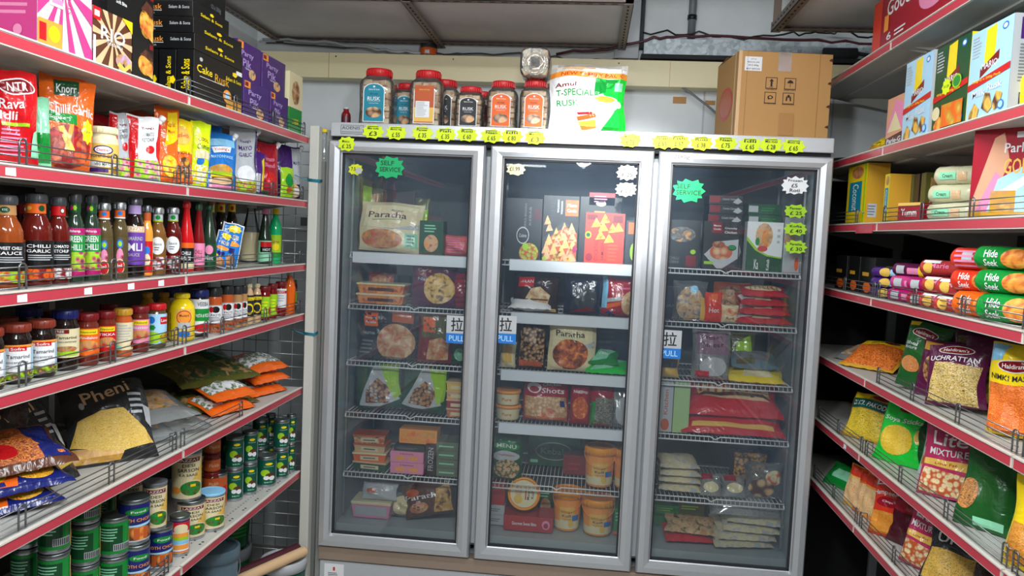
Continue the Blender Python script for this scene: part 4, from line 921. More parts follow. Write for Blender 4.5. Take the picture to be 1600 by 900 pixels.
bt_ = lambda W, H: mk_bottle('sauce_bottle', W, H, 'oliveliq', 'lgrey', 'oliveliq', bl, (.06, .55), (-50, 50), neck='orange', nels=[e(.5, .6, .08, .25, 'blue'), r(0, 0, 1, .15, 'white')], capk='metal')
it4 = item('L', 3, 149, 175, 317, bt_, 'olive brown sauce bottle with pomegranate label, left of its pair', 'bottle', gB, rnd=True, a=55)
item('L', 3, 174, 199, 316, bt_, 'olive brown sauce bottle with pomegranate label, right of its pair', 'bottle', gB, rnd=True, a=55)
it5 = item('L', 3, 194, 225, 308, lambda W, H: mk_bottle('sauce_bottle', W, H, 'darkliq', 'grey', 'violet', [r(.2, .84, .8, 1, 'ltan'), t('LAZZAT', .5, .92, .4, .09, 'white'), t('TAMARIND', .5, .68, .44, .1, 'lgrey'), t('IMLI', .5, .46, .4, .2, 'white'), t('SAUCE', .5, .26, .26, .08, 'lgrey')], (.16, .64), neck='lilac', capk='metal'), 'dark tamarind sauce bottle with violet label', 'bottle', gB, rnd=True, a=60)
item('L', 3, 220, 238, 321, lambda W, H: mk_bottle('sauce_bottle', W, H, 'lorange', 'grey', 'red', [e(.5, .7, .2, .14, 'blue'), e(.5, .4, .25, .2, 'cream'), t('Chilli', .5, .4, .3, .1, 'red')], (.06, .5), (-60, 60), neck='rustc', capk='metal'), 'pale orange sauce bottle right of the tamarind bottle', 'bottle', gB, rnd=True, a=55)
rl = [e(.5, .7, .3, .24, 'white'), t('Sauce', .5, .75, .34, .08, 'dgrey'), rows(.36, .62, .56, .68, 2, 'grey'), r(.2, .05, .8, .4, 'food:chunks:red:white:dred'), e(.24, .85, .05, .06, 'lgold')]
def silver_neck(W, H, liq, els): return mk_bottle('sauce_bottle', W, H, liq, 'silver', liq, els, (.06, .6), (-80, 80), neck='silver', nels=[r(0, 0, 1, .14, 'lime'), e(.5, .55, .08, .3, 'green')], capk='metal', lk='glossy')
item('L', 3, 234, 258, 324, lambda W, H: silver_neck(W, H, 'amberliq', rl), 'amber sauce bottle with silver and green neck wrap', 'bottle', gB, rnd=True, a=60)
it6 = item('L', 3, 257, 282, 324, lambda W, H: silver_neck(W, H, 'sauce', rl), 'red brown sauce bottle with silver and green neck wrap', 'bottle', gB, rnd=True, a=60)
item('L', 3, 279, 302, 314, lambda W, H: mk_bottle('sauce_bottle', W, H, 'red', 'red', 'black', [r(0, .8, 1, 1, 'orange'), t('CHILLI', .5, .6, .3, .14, 'white'), t('SAUCE', .5, .4, .3, .14, 'white'), r(0, 0, 1, .2, 'cream')], (.06, .42), shape='cone'), 'tall red chilli sauce bottle with red cap', 'bottle', gB, rnd=True, a=60)
item('L', 3, 300, 319, 318, lambda W, H: mk_bottle('sauce_bottle', W, H, 'dred', 'dgreen', 'lpink', [t('CHILLI', .5, .6, .3, .2, 'dred'), t('GARLIC', .5, .35, .3, .2, 'dred')], (.1, .42), shape='cone'), 'dark red ribbed bottle with pink label and green cap', 'bottle', gB, rnd=True, a=60)
item('L', 3, 315, 337, 318, lambda W, H: mk_bottle('sauce_bottle', W, H, 'greenliq', 'dgreen', 'dgreen', [e(.5, .75, .14, .2, 'lpink'), t('Mint', .5, .4, .3, .2, 'lgrey')], (.06, .4), shape='cone'), 'green ribbed bottle with dark green cap', 'bottle', gB, rnd=True, a=60)
yn = lambda W, H: mk_bottle('syrup_bottle', W, H, 'darkliq', 'rustc', 'gold', [t('Syrup', .5, .5, .3, .3, 'dred')], (.1, .4), neck='yellow', nels=[e(.5, .5, .07, .3, 'red')])
for i, (l, r_) in enumerate(((320, 337), (334, 354), (352, 370))):
    item('L', 3, l, r_, 309, yn, 'dark syrup bottle with yellow neck band behind the sachets, '+['left', 'middle', 'right'][i]+' of three', 'bottle', 'syrup bottles with yellow neck bands', rnd=True, a=60, d=.13)
sc = [r(.06, .03, .94, .97, 'blue'), st(.55, .86, .35, .1, 'yellow', 8), r(.3, .62, .8, .72, 'lgrey'), t('TRS', .5, .67, .3, .07, 'navy'), e(.5, .52, .4, .06, 'lorange'), r(.2, .3, .7, .42, 'navy'), e(.5, .14, .3, .12, 'food:soft:rustc:tan:brown'), e(.2, .3, .1, .04, 'yellow')]
item('L', 3, 338, 372, 352, lambda W, H: mk_pouch('sachet', W*.95, H*1.02, .02, 'white', sc, 'slab', 40, 8, roll=12), 'blue and white sachet leaning against the guard, front of two', 'sachet', 'blue sachets', a=50, d=.025)
item('L', 3, 330, 354, 362, lambda W, H: mk_pouch('sachet', W, H*1.0, .02, 'white', sc, 'slab', 41, 8, roll=14), 'blue and white sachet leaning behind the front one', 'sachet', 'blue sachets', a=50, d=.06)
item('L', 3, 376, 407, 316, lambda W, H: mk_bottle('cone_bottle', W, H, 'clear', 'lgrey', 'cream', [rows(.7, .9, .1, .5, 5, 'tan')], (.03, .5), shape='cone', la=(-150, 150)), 'clear conical bottle with large cream label', 'bottle', gB, rnd=True, a=60, d=.15)
item('L', 3, 403, 424, 326, lambda W, H: mk_bottle('sauce_bottle', W, H, 'greenliq', 'lpink', 'mint', [r(.3, .7, .8, .95, 'red'), r(.3, .45, .8, .7, 'black'), t('HOT', .55, .57, .3, .12, 'white')], (.04, .42), shape='cone'), 'bottle with pink cap and pale green label', 'bottle', gB, rnd=True, a=60, d=.08)
item('L', 3, 420, 439, 326, lambda W, H: mk_bottle('sauce_bottle', W, H, 'emerald', 'yellow', 'lime', [r(0, 0, 1, .2, 'green'), t('Lemon', .5, .7, .3, .16, 'red'), e(.5, .45, .15, .15, 'yellow')], (.12, .52), shape='slim'), 'bright green bottle with lime label at the end of the bottles', 'bottle', gB, rnd=True, a=60, d=.07)
for n_, it in enumerate((it1, it2, it3, it4, it5, it6)):
    behind(it, 1, .085, 'dark shaded sauce bottle behind the '+['orange necked bottle', 'ketchup bottle', 'left green chilli bottle', 'left olive brown bottle', 'violet labelled bottle', 'red brown silver-necked bottle'][n_], 'sauce bottles in the second row')

# ---- shelf 4: jars
gJ = 'paste jars on the fourth left shelf'
tam = [r(0, .92, 1, 1, 'lorange'), r(0, 0, 1, .92, 'sky'), p([(.26, .86), (.36, .93), (.8, .93), (.8, .2), (.3, .2), (.26, .3)], 'dred'), p([(.28, .84), (.37, .91), (.79, .91), (.79, .22), (.31, .22), (.28, .31)], 'white'), r(.45, .82, .7, .95, 'red'), t('Sofra', .57, .885, .2, .08, 'white'), t('Tamarind', .58, .66, .34, .11, 'dgrey'), t('Concentrate', .54, .5, .36, .08, 'grey'), rows(.34, .7, .3, .42, 2, 'lgrey'), r(0, 0, 1, .2, 'food:chunks:tan:brown:lime')]
tj = lambda W, H: mk_jar('paste_jar', W, H, 'darkliq', 'rustlid', 'sky', tam, (.08, .66))
it = item('L', 4, 2, 47, 505, tj, 'tamarind jar with pale blue label, left of the front pair', 'jar', gJ, rnd=True, a=62)
j1 = it
it = item('L', 4, 43, 85, 499, tj, 'tamarind jar with pale blue label, right of the front pair', 'jar', gJ, rnd=True, a=62); j2 = it
item('L', 4, -34, 4, 512, tj, 'tamarind jar mostly outside the left edge of view', 'jar', gJ, rnd=True, a=60)
j3 = item('L', 4, 81, 121, 484, lambda W, H: mk_jar('paste_jar', W, H, 'darkliq', 'navy', 'cream', [r(.3, .84, .6, .98, 'dred'), t('TREE', .44, .91, .16, .08, 'white'), t('Tamarind', .56, .7, .36, .1, 'dgrey'), t('Concentrate', .56, .56, .36, .08, 'grey'), e(.55, .3, .2, .1, 'food:soft:brown:tan:rustc'), e(.6, .14, .2, .08, 'lime')], (.22, .7)), 'larger black tamarind jar with cream label and navy lid', 'jar', gJ, rnd=True, a=62, d=.035)
pj = lambda c, lid, tx, ye=True: (lambda W, H: mk_jar('paste_jar', W, H, 'reddish', lid, c, ([r(.35, .78, .75, .96, 'yellow'), t('National', .55, .87, .3, .08, 'dgreen')] if ye else [])+[t(tx, .55, .66, .4, .1, 'white'), e(.55, .36, .22, .2, 'food:soft:lorange:tan:red'), r(0, 0, .2, 1, 'lgold')], (.2, .72)))
j4 = item('L', 4, 119, 153, 489, pj('orange', 'dred', 'Vindaloo'), 'jar with orange label and yellow badge, red lid', 'jar', gJ, rnd=True, a=62, d=.03)
j5 = item('L', 4, 151, 180, 486, pj('red', 'dred', 'TIKKA'), 'jar with red label and yellow badge', 'jar', gJ, rnd=True, a=62, d=.03)
item('L', 4, 178, 206, 482, lambda W, H: mk_jar('paste_jar', W, H, 'rustc', 'gold', 'cream', [rows(.3, .8, .35, .95, 6, 'lgrey'), e(.78, .2, .07, .12, 'dred'), e(.3, .1, .2, .1, 'mint')], (.14, .72)), 'jar with plain cream label and gold lid', 'jar', gJ, rnd=True, a=62, d=.03)
j6 = item('L', 4, 204, 232, 478, pj('lpink', 'dred', 'Butter'), 'jar with pink label and yellow badge', 'jar', gJ, rnd=True, a=62, d=.03)
item('L', 4, 229, 259, 474, lambda W, H: mk_jar('paste_jar', W, H, 'oliveliq', 'red', 'sky', [e(.4, .8, .08, .12, 'blue'), r(.6, .66, .85, .9, 'red'), t('Lime', .72, .78, .2, .1, 'white'), st(.42, .55, .08, .1, 'green', 6), e(.4, .22, .24, .2, 'lime'), e(.75, .2, .16, .2, 'food:soft:dred:rustc:lime')], (.1, .78)), 'taller jar with light blue label and red lid', 'jar', gJ, rnd=True, a=62, d=.025)
yb = [r(.36, 0, .8, .92, 'lgold'), e(.58, .66, .2, .22, 'red'), e(.58, .66, .18, .19, 'lorange'), t('Mustard', .58, .72, .24, .08, 'dred'), r(.42, .3, .74, .5, 'lgrey'), e(.58, .15, .16, .1, 'blue'), t('French Classic', .18, .5, .08, .6, 'char', 90)]
item('L', 4, 265, 303, 458, lambda W, H: mk_bottle('mustard_bottle', W, H, 'yellow', 'yellow', 'yellow', yb, (.05, .74), (-100, 70), shape='squeeze'), 'bright yellow mustard squeeze bottle', 'bottle', None, rnd=True, a=50, d=.025)
for i, (l, r_) in enumerate(((218, 242), (244, 268))):
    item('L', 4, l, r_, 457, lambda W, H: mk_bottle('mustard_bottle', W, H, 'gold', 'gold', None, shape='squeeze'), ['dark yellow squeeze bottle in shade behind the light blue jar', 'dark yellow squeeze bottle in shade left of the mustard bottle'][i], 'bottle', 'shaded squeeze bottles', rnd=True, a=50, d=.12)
j7 = item('L', 4, 297, 325, 452, lambda W, H: mk_jar('paste_jar', W, H, 'darkliq', 'navy', 'white', [r(0, .36, 1, .72, 'green'), t('VEEBA', .6, .86, .3, .12, 'dgrey'), t('PASTA & PIZZA', .6, .52, .4, .1, 'white'), r(0, .3, .4, .4, 'yellow'), e(.6, .16, .24, .12, 'red')], (.08, .8), lidH=.16), 'pasta sauce jar with green and white label and navy lid', 'jar', gJ, rnd=True, a=62, d=.028)
wl = [r(.2, .3, .8, .96, 'white'), e(.55, .82, .12, .13, 'black'), e(.42, .82, .06, .12, 'red'), t('PASTE', .56, .6, .3, .1, 'dgrey'), rows(.36, .76, .36, .54, 3, 'grey'), r(.3, .02, .9, .28, 'food:chunks:tan:brown:rustc')]
for i, (l, r_, top, liq) in enumerate(((322, 346, 449, 'rustc'), (344, 364, 446, 'rustc'), (362, 378, 447, 'tan'), (376, 386, 446, 'tan'))):
    item('L', 4, l, r_, top, lambda W, H: mk_jar('paste_jar', W, H, liq, 'char', 'lgrey', wl, (.06, .62), lidH=.2), 'jar with white label, black dot and dark lid, '+['first', 'second', 'third', 'last'][i]+' of four in line', 'jar', gJ, rnd=True, a=62, d=.03)
for i, (l, r_) in enumerate(((381, 396), (394, 408))):
    item('L', 4, l, r_, 443, lambda W, H: mk_bottle('paste_jar', W, H, 'ltan', 'cream', 'char', [r(0, .75, 1, .9, 'yellow'), t('ROLL', .55, .82, .3, .1, 'black'), e(.5, .35, .26, .26, 'yellow'), e(.5, .35, .18, .18, 'char')], (.2, .72), shape='squeeze'), 'pale bottle with black and yellow label, '+['left', 'right']['01'.index(str(i))]+' of two', 'bottle', gJ, rnd=True, a=62, d=.03)
for i, (l, r_, top) in enumerate(((404, 422, 447), (418, 433, 443))):
    item('L', 4, l, r_, top, lambda W, H: mk_jar('paste_jar', W, H, 'dred', 'dred', 'lime', [rows(.3, .7, .2, .8, 4, 'neon'), e(.75, .3, .1, .2, 'red')], (.1, .7)), 'jar with lime green label and dark red lid, '+['left', 'right'][i]+' of two', 'jar', gJ, rnd=True, a=62, d=.028)
item('L', 4, 430, 447, 440, lambda W, H: mk_jar('paste_jar', W, H, 'dred', 'dred', 'white', [r(0, .75, 1, .9, 'red'), t('HOT', .5, .83, .3, .1, 'white'), rows(.3, .7, .3, .7, 3, 'lgrey')], (.25, .8)), 'narrow jar with white and red label beside the orange bottle', 'jar', gJ, rnd=True, a=62, d=.028)
item('L', 4, 443, 461, 424, lambda W, H: mk_bottle('sauce_bottle', W, H, 'orange', 'lgrey', None, shape='slim'), 'plain orange sauce bottle near the mesh panel', 'bottle', gJ, rnd=True, a=62, d=.025)
item('L', 4, 455, 468, 438, lambda W, H: mk_pouch('pickle_packet', W, H, .03, 'olive', [r(.1, .3, .9, .6, 'lime'), e(.5, .8, .4, .08, 'plum')], 'pillow', 44), 'green packet pressed against the mesh panel', 'packet', None, a=30, d=.05)
for n_, it in enumerate((j1, j2, j3, j4, j5, j6, j7)):
    behind(it, 1, .085, 'dark shaded jar behind the '+['left tamarind jar', 'right tamarind jar', 'navy-lidded tamarind jar', 'orange labelled jar', 'red labelled jar', 'pink labelled jar', 'pasta sauce jar'][n_], 'paste jars in the second row')

# ---- shelf 5: sweets, packs, frozen-looking bags
g5 = 'snack packets lying on the fifth left shelf'
zz = ZL[5]+.001
sp = [r(.04, .05, .96, .95, 'navy'), p([(.05, .1), (.5, .06), (.62, .5), (.1, .6)], 'orange'), p([(.3, .4), (.9, .5), (.85, .72), (.35, .66)], 'red'), t('Rajbhog', .6, .57, .4, .12, 'white', 8), e(.3, .25, .16, .12, 'yellow'), e(.7, .24, .18, .14, 'food:strands:lorange:yellow:red'), e(.2, .8, .14, .08, 'lime')]
for i, (y, dd, T_, lean, rl_, lb) in enumerate(((-1.52, .03, .05, 74, 0, 'lowest blue and orange snack packet of the pile at the left edge'), (-1.50, .02, .05, 70, 6, 'middle blue and orange snack packet of the pile at the left edge'), (-1.49, .02, .05, 72, -5, 'top snack packet with noodles picture on the pile at the left edge'))):
    o = mk_pouch('snack_packet', .235, .17, T_, 'navy' if i < 2 else 'brown', sp if i < 2 else [r(.05, .1, .95, .95, 'food:strands:lorange:rustc:brown'), r(.7, .1, .95, .9, 'navy'), e(.4, .3, .12, .12, 'red'), p([(.05, .1), (.3, .06), (.2, .3)], 'green')], 'pillow', 50+i, lean)
    put(o, (XL-dd-.045, y, zz), radians(62), lb, 'packet', g5); zz += .042
ph = [t('Pheni', .5, .82, .58, .14, 'ltan', 12), rows(.75, .95, .5, .8, 4, 'lgrey'), p([(.02, .22), (.12, .5), (.4, .62), (.66, .60), (.9, .34), (.98, .16), (.6, .1), (.3, .14)], 'food:strands:nest:lgold:nest2'), p([(.02, .2), (.3, .15), (.6, .1), (.55, .02), (.02, .02)], 'food:soft:ltan:gold:tan'), e(.2, .68, .03, .04, 'lgrey'), p([(.9, .62), (1, .6), (1, .35), (.92, .42)], 'lgrey')]
item('L', 5, 118, 250, 590, lambda W, H: mk_pouch('sweet_vermicelli_packet', .215, .235, .035, 'char', ph, 'slab', 60, 36, k='film'), 'black packet with golden vermicelli nest, front of three leaning', 'packet', 'black vermicelli packets', a=40, d=.03)
item('L', 5, 40, 112, 600, lambda W, H: mk_pouch('sweet_vermicelli_packet', .215, .235, .035, 'char', ph, 'slab', 61, 34), 'black vermicelli packet, middle of three leaning', 'packet', 'black vermicelli packets', a=8, d=.12)
item('L', 5, -30, 40, 605, lambda W, H: mk_pouch('sweet_vermicelli_packet', .215, .235, .035, 'char', ph, 'slab', 62, 34), 'black vermicelli packet, rearmost of three leaning', 'packet', 'black vermicelli packets', a=8, d=.16)
item('L', 5, -20, 30, 640, lambda W, H: mk_pouch('snack_packet', .16, .2, .05, 'dbrown', [e(.4, .5, .3, .2, 'food:soft:dred:brown:maroon')], 'pillow', 63, 10), 'dark brown packet standing deep behind the snack pile', 'packet', None, a=25, d=.2)
def at5(y, d, W_, H_, T_, c, els, lean, label, seed, rz=70, z=None, name='frozen_packet', cat='packet', group=None, kind='pillow', back=None):
    d = max(d, W_/2*abs(cos(radians(rz)))+.014); o = mk_pouch(name, W_, H_, T_, c, els, kind, seed, lean, back=back); put(o, (XL-d, y, (ZL[5]+.001) if z is None else z), radians(rz), label, cat, group); return o
gC = 'clear bags on the fifth left shelf'
for i, (y, d, z) in enumerate(((-.98, .10, 0), (-.86, .05, 0), (-.93, .06, .052))):
    at5(y, d, .26, .20, .055, 'cloudy', [r(.15, .2, .8, .75, 'food:soft:olive:tan:grey')], 76, 'cloudy clear plastic bag of pale food, '+['rear one of three', 'front one of three', 'top one of three'][i], 70+i, 65, ZL[5]+.001+z, 'clear_bag', 'bag', gC)
for i in range(2):
    at5(-.50+.03*i, .10+.01*i, .34, .22, .045, 'olive', [r(.08, .1, .92, .6, 'food:soft:olive:dgreen:tan'), r(.6, .5, .9, .85, 'dgreen')], 72, 'khaki green sack lying behind the orange packets, '+['lower', 'upper'][i], 75+i, 68, ZL[5]+.001+.055*i+.03*i, 'sack', 'sack', None)
ov = [r(.02, .04, .98, .22, 'orange'), r(.04, .24, .96, .8, 'food:chunks:mint:olive:white'), e(.5, .4, .1, .1, 'white')]
for i, (y, d, z) in enumerate(((-.52, .035, 0), (-.50, .03, .042), (-.22, .05, .0), (-.20, .04, .042), (-.21, .05, .084))):
    at5(y, d, .2, .15, .04, 'orange', ov, 74, 'orange and green vegetable packet, '+['bottom of the left pile', 'top of the left pile', 'bottom of the right pile', 'middle of the right pile', 'top of the right pile'][i], 80+i, 72, ZL[5]+.001+z, 'vegetable_packet', 'packet', 'orange vegetable packets')

# ---- shelf 6: cans
gK = 'coconut milk cans at the far end of the sixth left shelf'
ck = [r(0, 0, 1, 1, 'canteal'), e(.5, .84, .06, .05, 'yellow'), t('Coconut', .5, .74, .16, .05, 'mint'), e(.44, .48, .07, .14, 'lime'), e(.52, .36, .075, .12, 'brown'), e(.55, .26, .05, .09, 'white'), e(.46, .28, .045, .08, 'white'), t('Milk', .5, .1, .14, .05, 'mint'), r(.64, .1, .66, .9, 'silver')]
cc = lambda W, H: mk_can('coconut_can', W, H, 'canteal', ck, 'canlid', lidk='metal')
low = [(400, 431, 713, .02), (427, 450, 706, .01), (447, 461, 699, .012), (378, 401, 717, .05), (352, 379, 722, .07)]
nm = ['front can of the lower row', 'lower can right of the front can', 'lower can nearest the mesh panel', 'lower can left of the front can', 'lowest left can']
CH = None; cans = []
for i, (l, r_, top, d) in enumerate(low):
    it = item('L', 6, l, r_, top, lambda W, H: cc(W, .112), 'green coconut can, '+nm[i], 'can', gK, rnd=True, a=50, d=d); cans.append(it)
    if i:
        c = dup(it[0]); c.location.z += .1135; c['label'] = 'green coconut can, stacked on the '+['', 'lower can right of the front can', 'lower can nearest the mesh', 'lower can left of the front can', 'lowest left can'][i]
for i, it in enumerate(cans[1:]):
    for j in (1,):
        c = dup(it[0]); c.location.x -= .08; c.location.y -= .01; c['label'] = 'green coconut can in the second row, ground tier, '+['behind the middle pair', 'behind the mesh-side pair', 'behind the left pair', 'behind the lowest left pair'][i]; c['group'] = gK
        c2 = dup(c); c2.location.z += .1135; c2['label'] = 'green coconut can in the second row, upper tier, '+['behind the middle pair', 'behind the mesh-side pair', 'behind the left pair', 'behind the lowest left pair'][i]
loc6, _, W6, _ = spotL('L', 6, 322, 347, 720, .09, 40, True)
for i in range(4):
    o = mk_jar('small_jar', W6, .062, 'reddish', 'dred', 'rustc', [t('Pickle', .5, .5, .3, .3, 'ltan')], (.1, .7), lidH=.2); put(o, (loc6[0], loc6[1], loc6[2]+.0635*i), radians(45), 'small red brown jar, '+['bottom', 'second', 'third', 'top'][i]+' of the stack left of the coconut cans', 'jar', 'small stacked jars')
lz = [r(0, 0, 1, 1, 'lgold'), p([(.2, 0), (.7, 0), (.55, .4), (.75, 1), (.3, 1)], 'cream'), r(0, .15, .3, .35, 'lblue'), r(.38, .86, .66, .96, 'dred'), t('LAZZAT', .52, .91, .24, .06, 'white'), t('DESI', .52, .78, .14, .07, 'char'), t('SARSON', .52, .67, .24, .08, 'char'), t('KA SAAG', .52, .56, .2, .06, 'char'), e(.56, .24, .15, .2, 'cream'), e(.56, .24, .13, .17, 'food:chunks:dgreen:olive:green'), r(.54, .28, .6, .34, 'yellow'), e(.38, .2, .06, .08, 'lorange')]
lk = lambda lid, lidk: (lambda W, H: mk_can('vegetable_can', W, H, 'lgold', lz, lid, lidk=lidk))
gS = 'yellow vegetable cans on the sixth left shelf'
f1 = item('L', 6, 310, 350, 781, lambda W, H: lk('lblue', 'paint')(W, .118), 'yellow vegetable can with pale blue plastic lid at the shelf edge', 'can', gS, rnd=True, a=62, d=.012)
item('L', 6, 326, 354, 765, lambda W, H: mk_can('tomato_can', W, .115, 'rustc', [r(.2, .1, .5, .9, 'cream'), e(.7, .5, .2, .2, 'red')], 'grey'), 'can with orange red label behind the pale blue lidded can', 'can', None, rnd=True, a=60, d=.095)
b1 = item('L', 6, 284, 313, 800, lambda W, H: lk('canlid', 'metal')(.082, .118), 'yellow vegetable can supporting the big one above', 'can', gS, rnd=True, a=62, d=.045)
o, loc, W_, H_ = item('L', 6, 270, 313, 729, lambda W, H: lk('grey', 'paint')(W, .15), 'big yellow vegetable can standing on top of another can', 'can', gS, rnd=True, a=62, d=.05, z=ZL[6]+.1225)
o, loc, W_, H_ = item('L', 6, 305, 328, 716, lambda W, H: lk('grey', 'paint')(W, .14), 'yellow vegetable can peeking out right behind the big top can', 'can', gS, rnd=True, a=62, d=.17, z=ZL[6]+.001)
c = dup(o); c.location.z += .1435; c['label'] = 'yellow vegetable can stacked in the rear right behind the big top can'
cb = item('L', 6, 266, 295, 812, lambda W, H: mk_can('bean_can', W, .115, 'lorange', [r(0, .45, 1, 1, 'navy'), r(.34, .04, .7, .96, 'red'), r(.36, .06, .68, .94, 'white'), r(.36, .66, .68, .94, 'red'), e(.52, .74, .12, .16, 'cream'), r(.38, .5, .66, .62, 'lorange'), r(.38, .4, .66, .5, 'lime'), r(.38, .28, .66, .4, 'lblue'), r(.38, .12, .66, .26, 'lorange'), e(.2, .2, .1, .14, 'food:chunks:gold:tan:brown')], 'canlid'), 'blue and orange can with rainbow striped panel', 'can', None, rnd=True, a=60, d=.02)
rc = [r(0, 0, 1, 1, 'navy'), e(.55, .8, .14, .09, 'green'), t('Food', .55, .8, .16, .06, 'white'), t('ROTH CHOP', .52, .58, .34, .09, 'lorange'), p([(0, .38), (1, .52), (1, .46), (0, .3)], 'sky'), e(.5, .2, .3, .2, 'food:big:rustc:lorange:brown'), [r(.3+.1*i, .06, .36+.1*i, .36, 'rustc') for i in range(5)], r(0, 0, 1, .04, 'lgrey')]
gN = 'navy meat cans on the sixth left shelf'
rk_ = lambda W, H: mk_can('meat_can', W, .118, 'navy', rc, 'canlid')
n1 = item('L', 6, 231, 268, 826, rk_, 'navy meat can carrying a yellow can, right of the navy stack', 'can', gN, rnd=True, a=60, d=.02)
o, loc, W_, H_ = item('L', 6, 224, 259, 752, lambda W, H: lk('grey', 'paint')(W, .13), 'yellow vegetable can standing on the right navy can', 'can', gS, rnd=True, a=60, d=.025, z=ZL[6]+.1225)
c = dup(o); c.location.x -= .09; c.location.y += .04; c['label'] = 'yellow vegetable can half hidden behind the one on the right navy can'
n2 = item('L', 6, 194, 232, 856, rk_, 'navy meat can at the bottom of the navy stack', 'can', gN, rnd=True, a=60, d=.015)
o, loc, W_, H_ = item('L', 6, 186, 233, 779, lambda W, H: mk_can('meat_can', W*.95, .118, 'navy', rc, 'canlid'), 'navy meat can at the top of the navy stack', 'can', gN, rnd=True, a=60, d=.02, z=ZL[6]+.1225)
gg = [r(0, 0, 1, 1, 'green'), r(.3, .1, .6, .9, 'dgreen'), rows(.32, .58, .4, .85, 5, 'mint'), r(.5, .1, .7, .32, 'lgrey'), [r(.51+.02*i, .12, .52+.02*i, .3, 'black') for i in range(9)], e(.82, .3, .1, .2, 'rustc'), r(.7, 0, .715, 1, 'lgold')]
gq = 'green vegetable cans at the left of the sixth left shelf'
gk_ = lambda W, H: mk_can('vegetable_can', W, .1, 'green', gg, 'canlid')
for i, (l, r_, top, d, n) in enumerate(((156, 199, 864, .05, 2), (112, 153, 864, .09, 3), (62, 106, 870, .05, 3), (20, 60, 880, .13, 3), (105, 140, 850, .20, 3), (145, 178, 840, .20, 3))):
    it = item('L', 6, l, r_, top, gk_, 'green can at the bottom of stack '+['nearest the navy cans', 'second from the navy cans', 'under the dark gap', 'at the far left', 'in the rear, left', 'in the rear, right'][i], 'can', gq, rnd=True, a=60, d=d)
    for j in range(1, n):
        c = dup(it[0]); c.location.z += .1045*j; c['label'] = 'green can on '+['', 'the second', 'the third'][j]+' tier of the stack '+['nearest the navy cans', 'second from the navy cans', 'under the dark gap', 'at the far left', 'in the rear, left', 'in the rear, right'][i]
for i, (l, r_, top) in enumerate(((-22, 29, 868), (28, 61, 882))):
    item('L', 6, l, r_, top, lambda W, H: mk_can('vegetable_can', W, .1, 'cream', [t('NOODLE', .5, .7, .3, .12, 'dred'), r(0, 0, 1, .2, 'sky'), e(.5, .3, .2, .14, 'lorange')], 'canlid'), 'cream labelled can at the bottom left corner, '+['left', 'right'][i], 'can', 'cream labelled cans', rnd=True, a=60, d=.012)
# ---- base deck: tubs and tins
zb = ZL[7]+.001
o = mk_bucket('green_tin', .17, .235, 'dgreen', 'grey', ['dgreen', r(.3, 0, .34, 1, 'gold')], False, False); put(o, (-.26, -.15, zb), radians(60), 'lower green tin on the base deck carrying the green drum', 'tin')
o = mk_bucket('green_drum', .155, .175, 'dgreen', 'grey', ['dgreen', rows(.3, .7, .3, .8, 4, 'green')], False, False); put(o, (-.26, -.15, zb+.2365), radians(60), 'green drum with grey lid standing on another tin under the can shelf', 'drum')
o2 = mk_bucket('ghee_tin', .18, .20, 'canteal', 'lgrey', ['canteal', t('GHEE', .5, .6, .3, .34, 'lgold'), r(.3, 0, .34, 1, 'gold')], False, False); put(o2, (-.085, -.18, zb), radians(20), 'green tin with pale round lid and yellow letters under the rolls', 'tin')
o4 = mk_bucket('tan_tub', .17, .17, 'tan', 'tan', None, False, False); put(o4, (-.15, -.50, zb), radians(60), 'tan lidded tub on the base deck carrying the blue grey bucket', 'tub')
o3 = mk_bucket('grey_bucket', .165, .21, 'bluegrey', 'bluegrey', ['bluegrey', rows(.4, .6, .3, .7, 3, 'lgrey')], True, False); put(o3, (-.15, -.50, zb+.1715), radians(60), 'blue grey plastic bucket with lid and handle below the can shelf', 'bucket')
o4 = mk_bucket('tan_tub', .16, .3, 'tan', 'tan', None, False, False); put(o4, (-.16, -.74, zb), radians(60), 'tall tan lidded tub on the base deck left of the bucket', 'tub')
for i, (c_, dx) in enumerate((('maroon', 0), ('ltan', .045))):
    q = MB().lathe([(.0, -.16), (.018, -.158), (.02, -.15), (.02, -.05), (.0205, -.045), (.02, -.04), (.02, .05), (.0205, .055), (.02, .06), (.02, .15), (.018, .158), (.0, .16)], (c_, 'paper'), 16)
    q.xf(Matrix.Rotation(radians(90), 4, 'Y')); o = q.build('paper_roll'); o.location = (-.145+dx*.8, -.20-dx*.5, zb+.2215); o.rotation_euler = (0, radians(-2), radians(62)); tag(o, ['maroon', 'tan'][i]+' roll lying across the pale tin lid', 'roll', 'rolls on the tin lid')
# ------------------------------------------------------------------ things on top of the freezer
def onf(l, r_, top, y, maker, label, cat, group=None, z=2.007, W=None, H=None, rz=0):
    x0 = solve_x(l, y, z+.08); x1 = solve_x(r_, y, z+.08); x = (x0+x1)/2
    W_ = W or x1-x0; H_ = H or solve_z(top, x, y)-z
    o = maker(W_, H_); put(o, (x, y, z), radians(rz), label, cat, group); return o, x, W_, H_
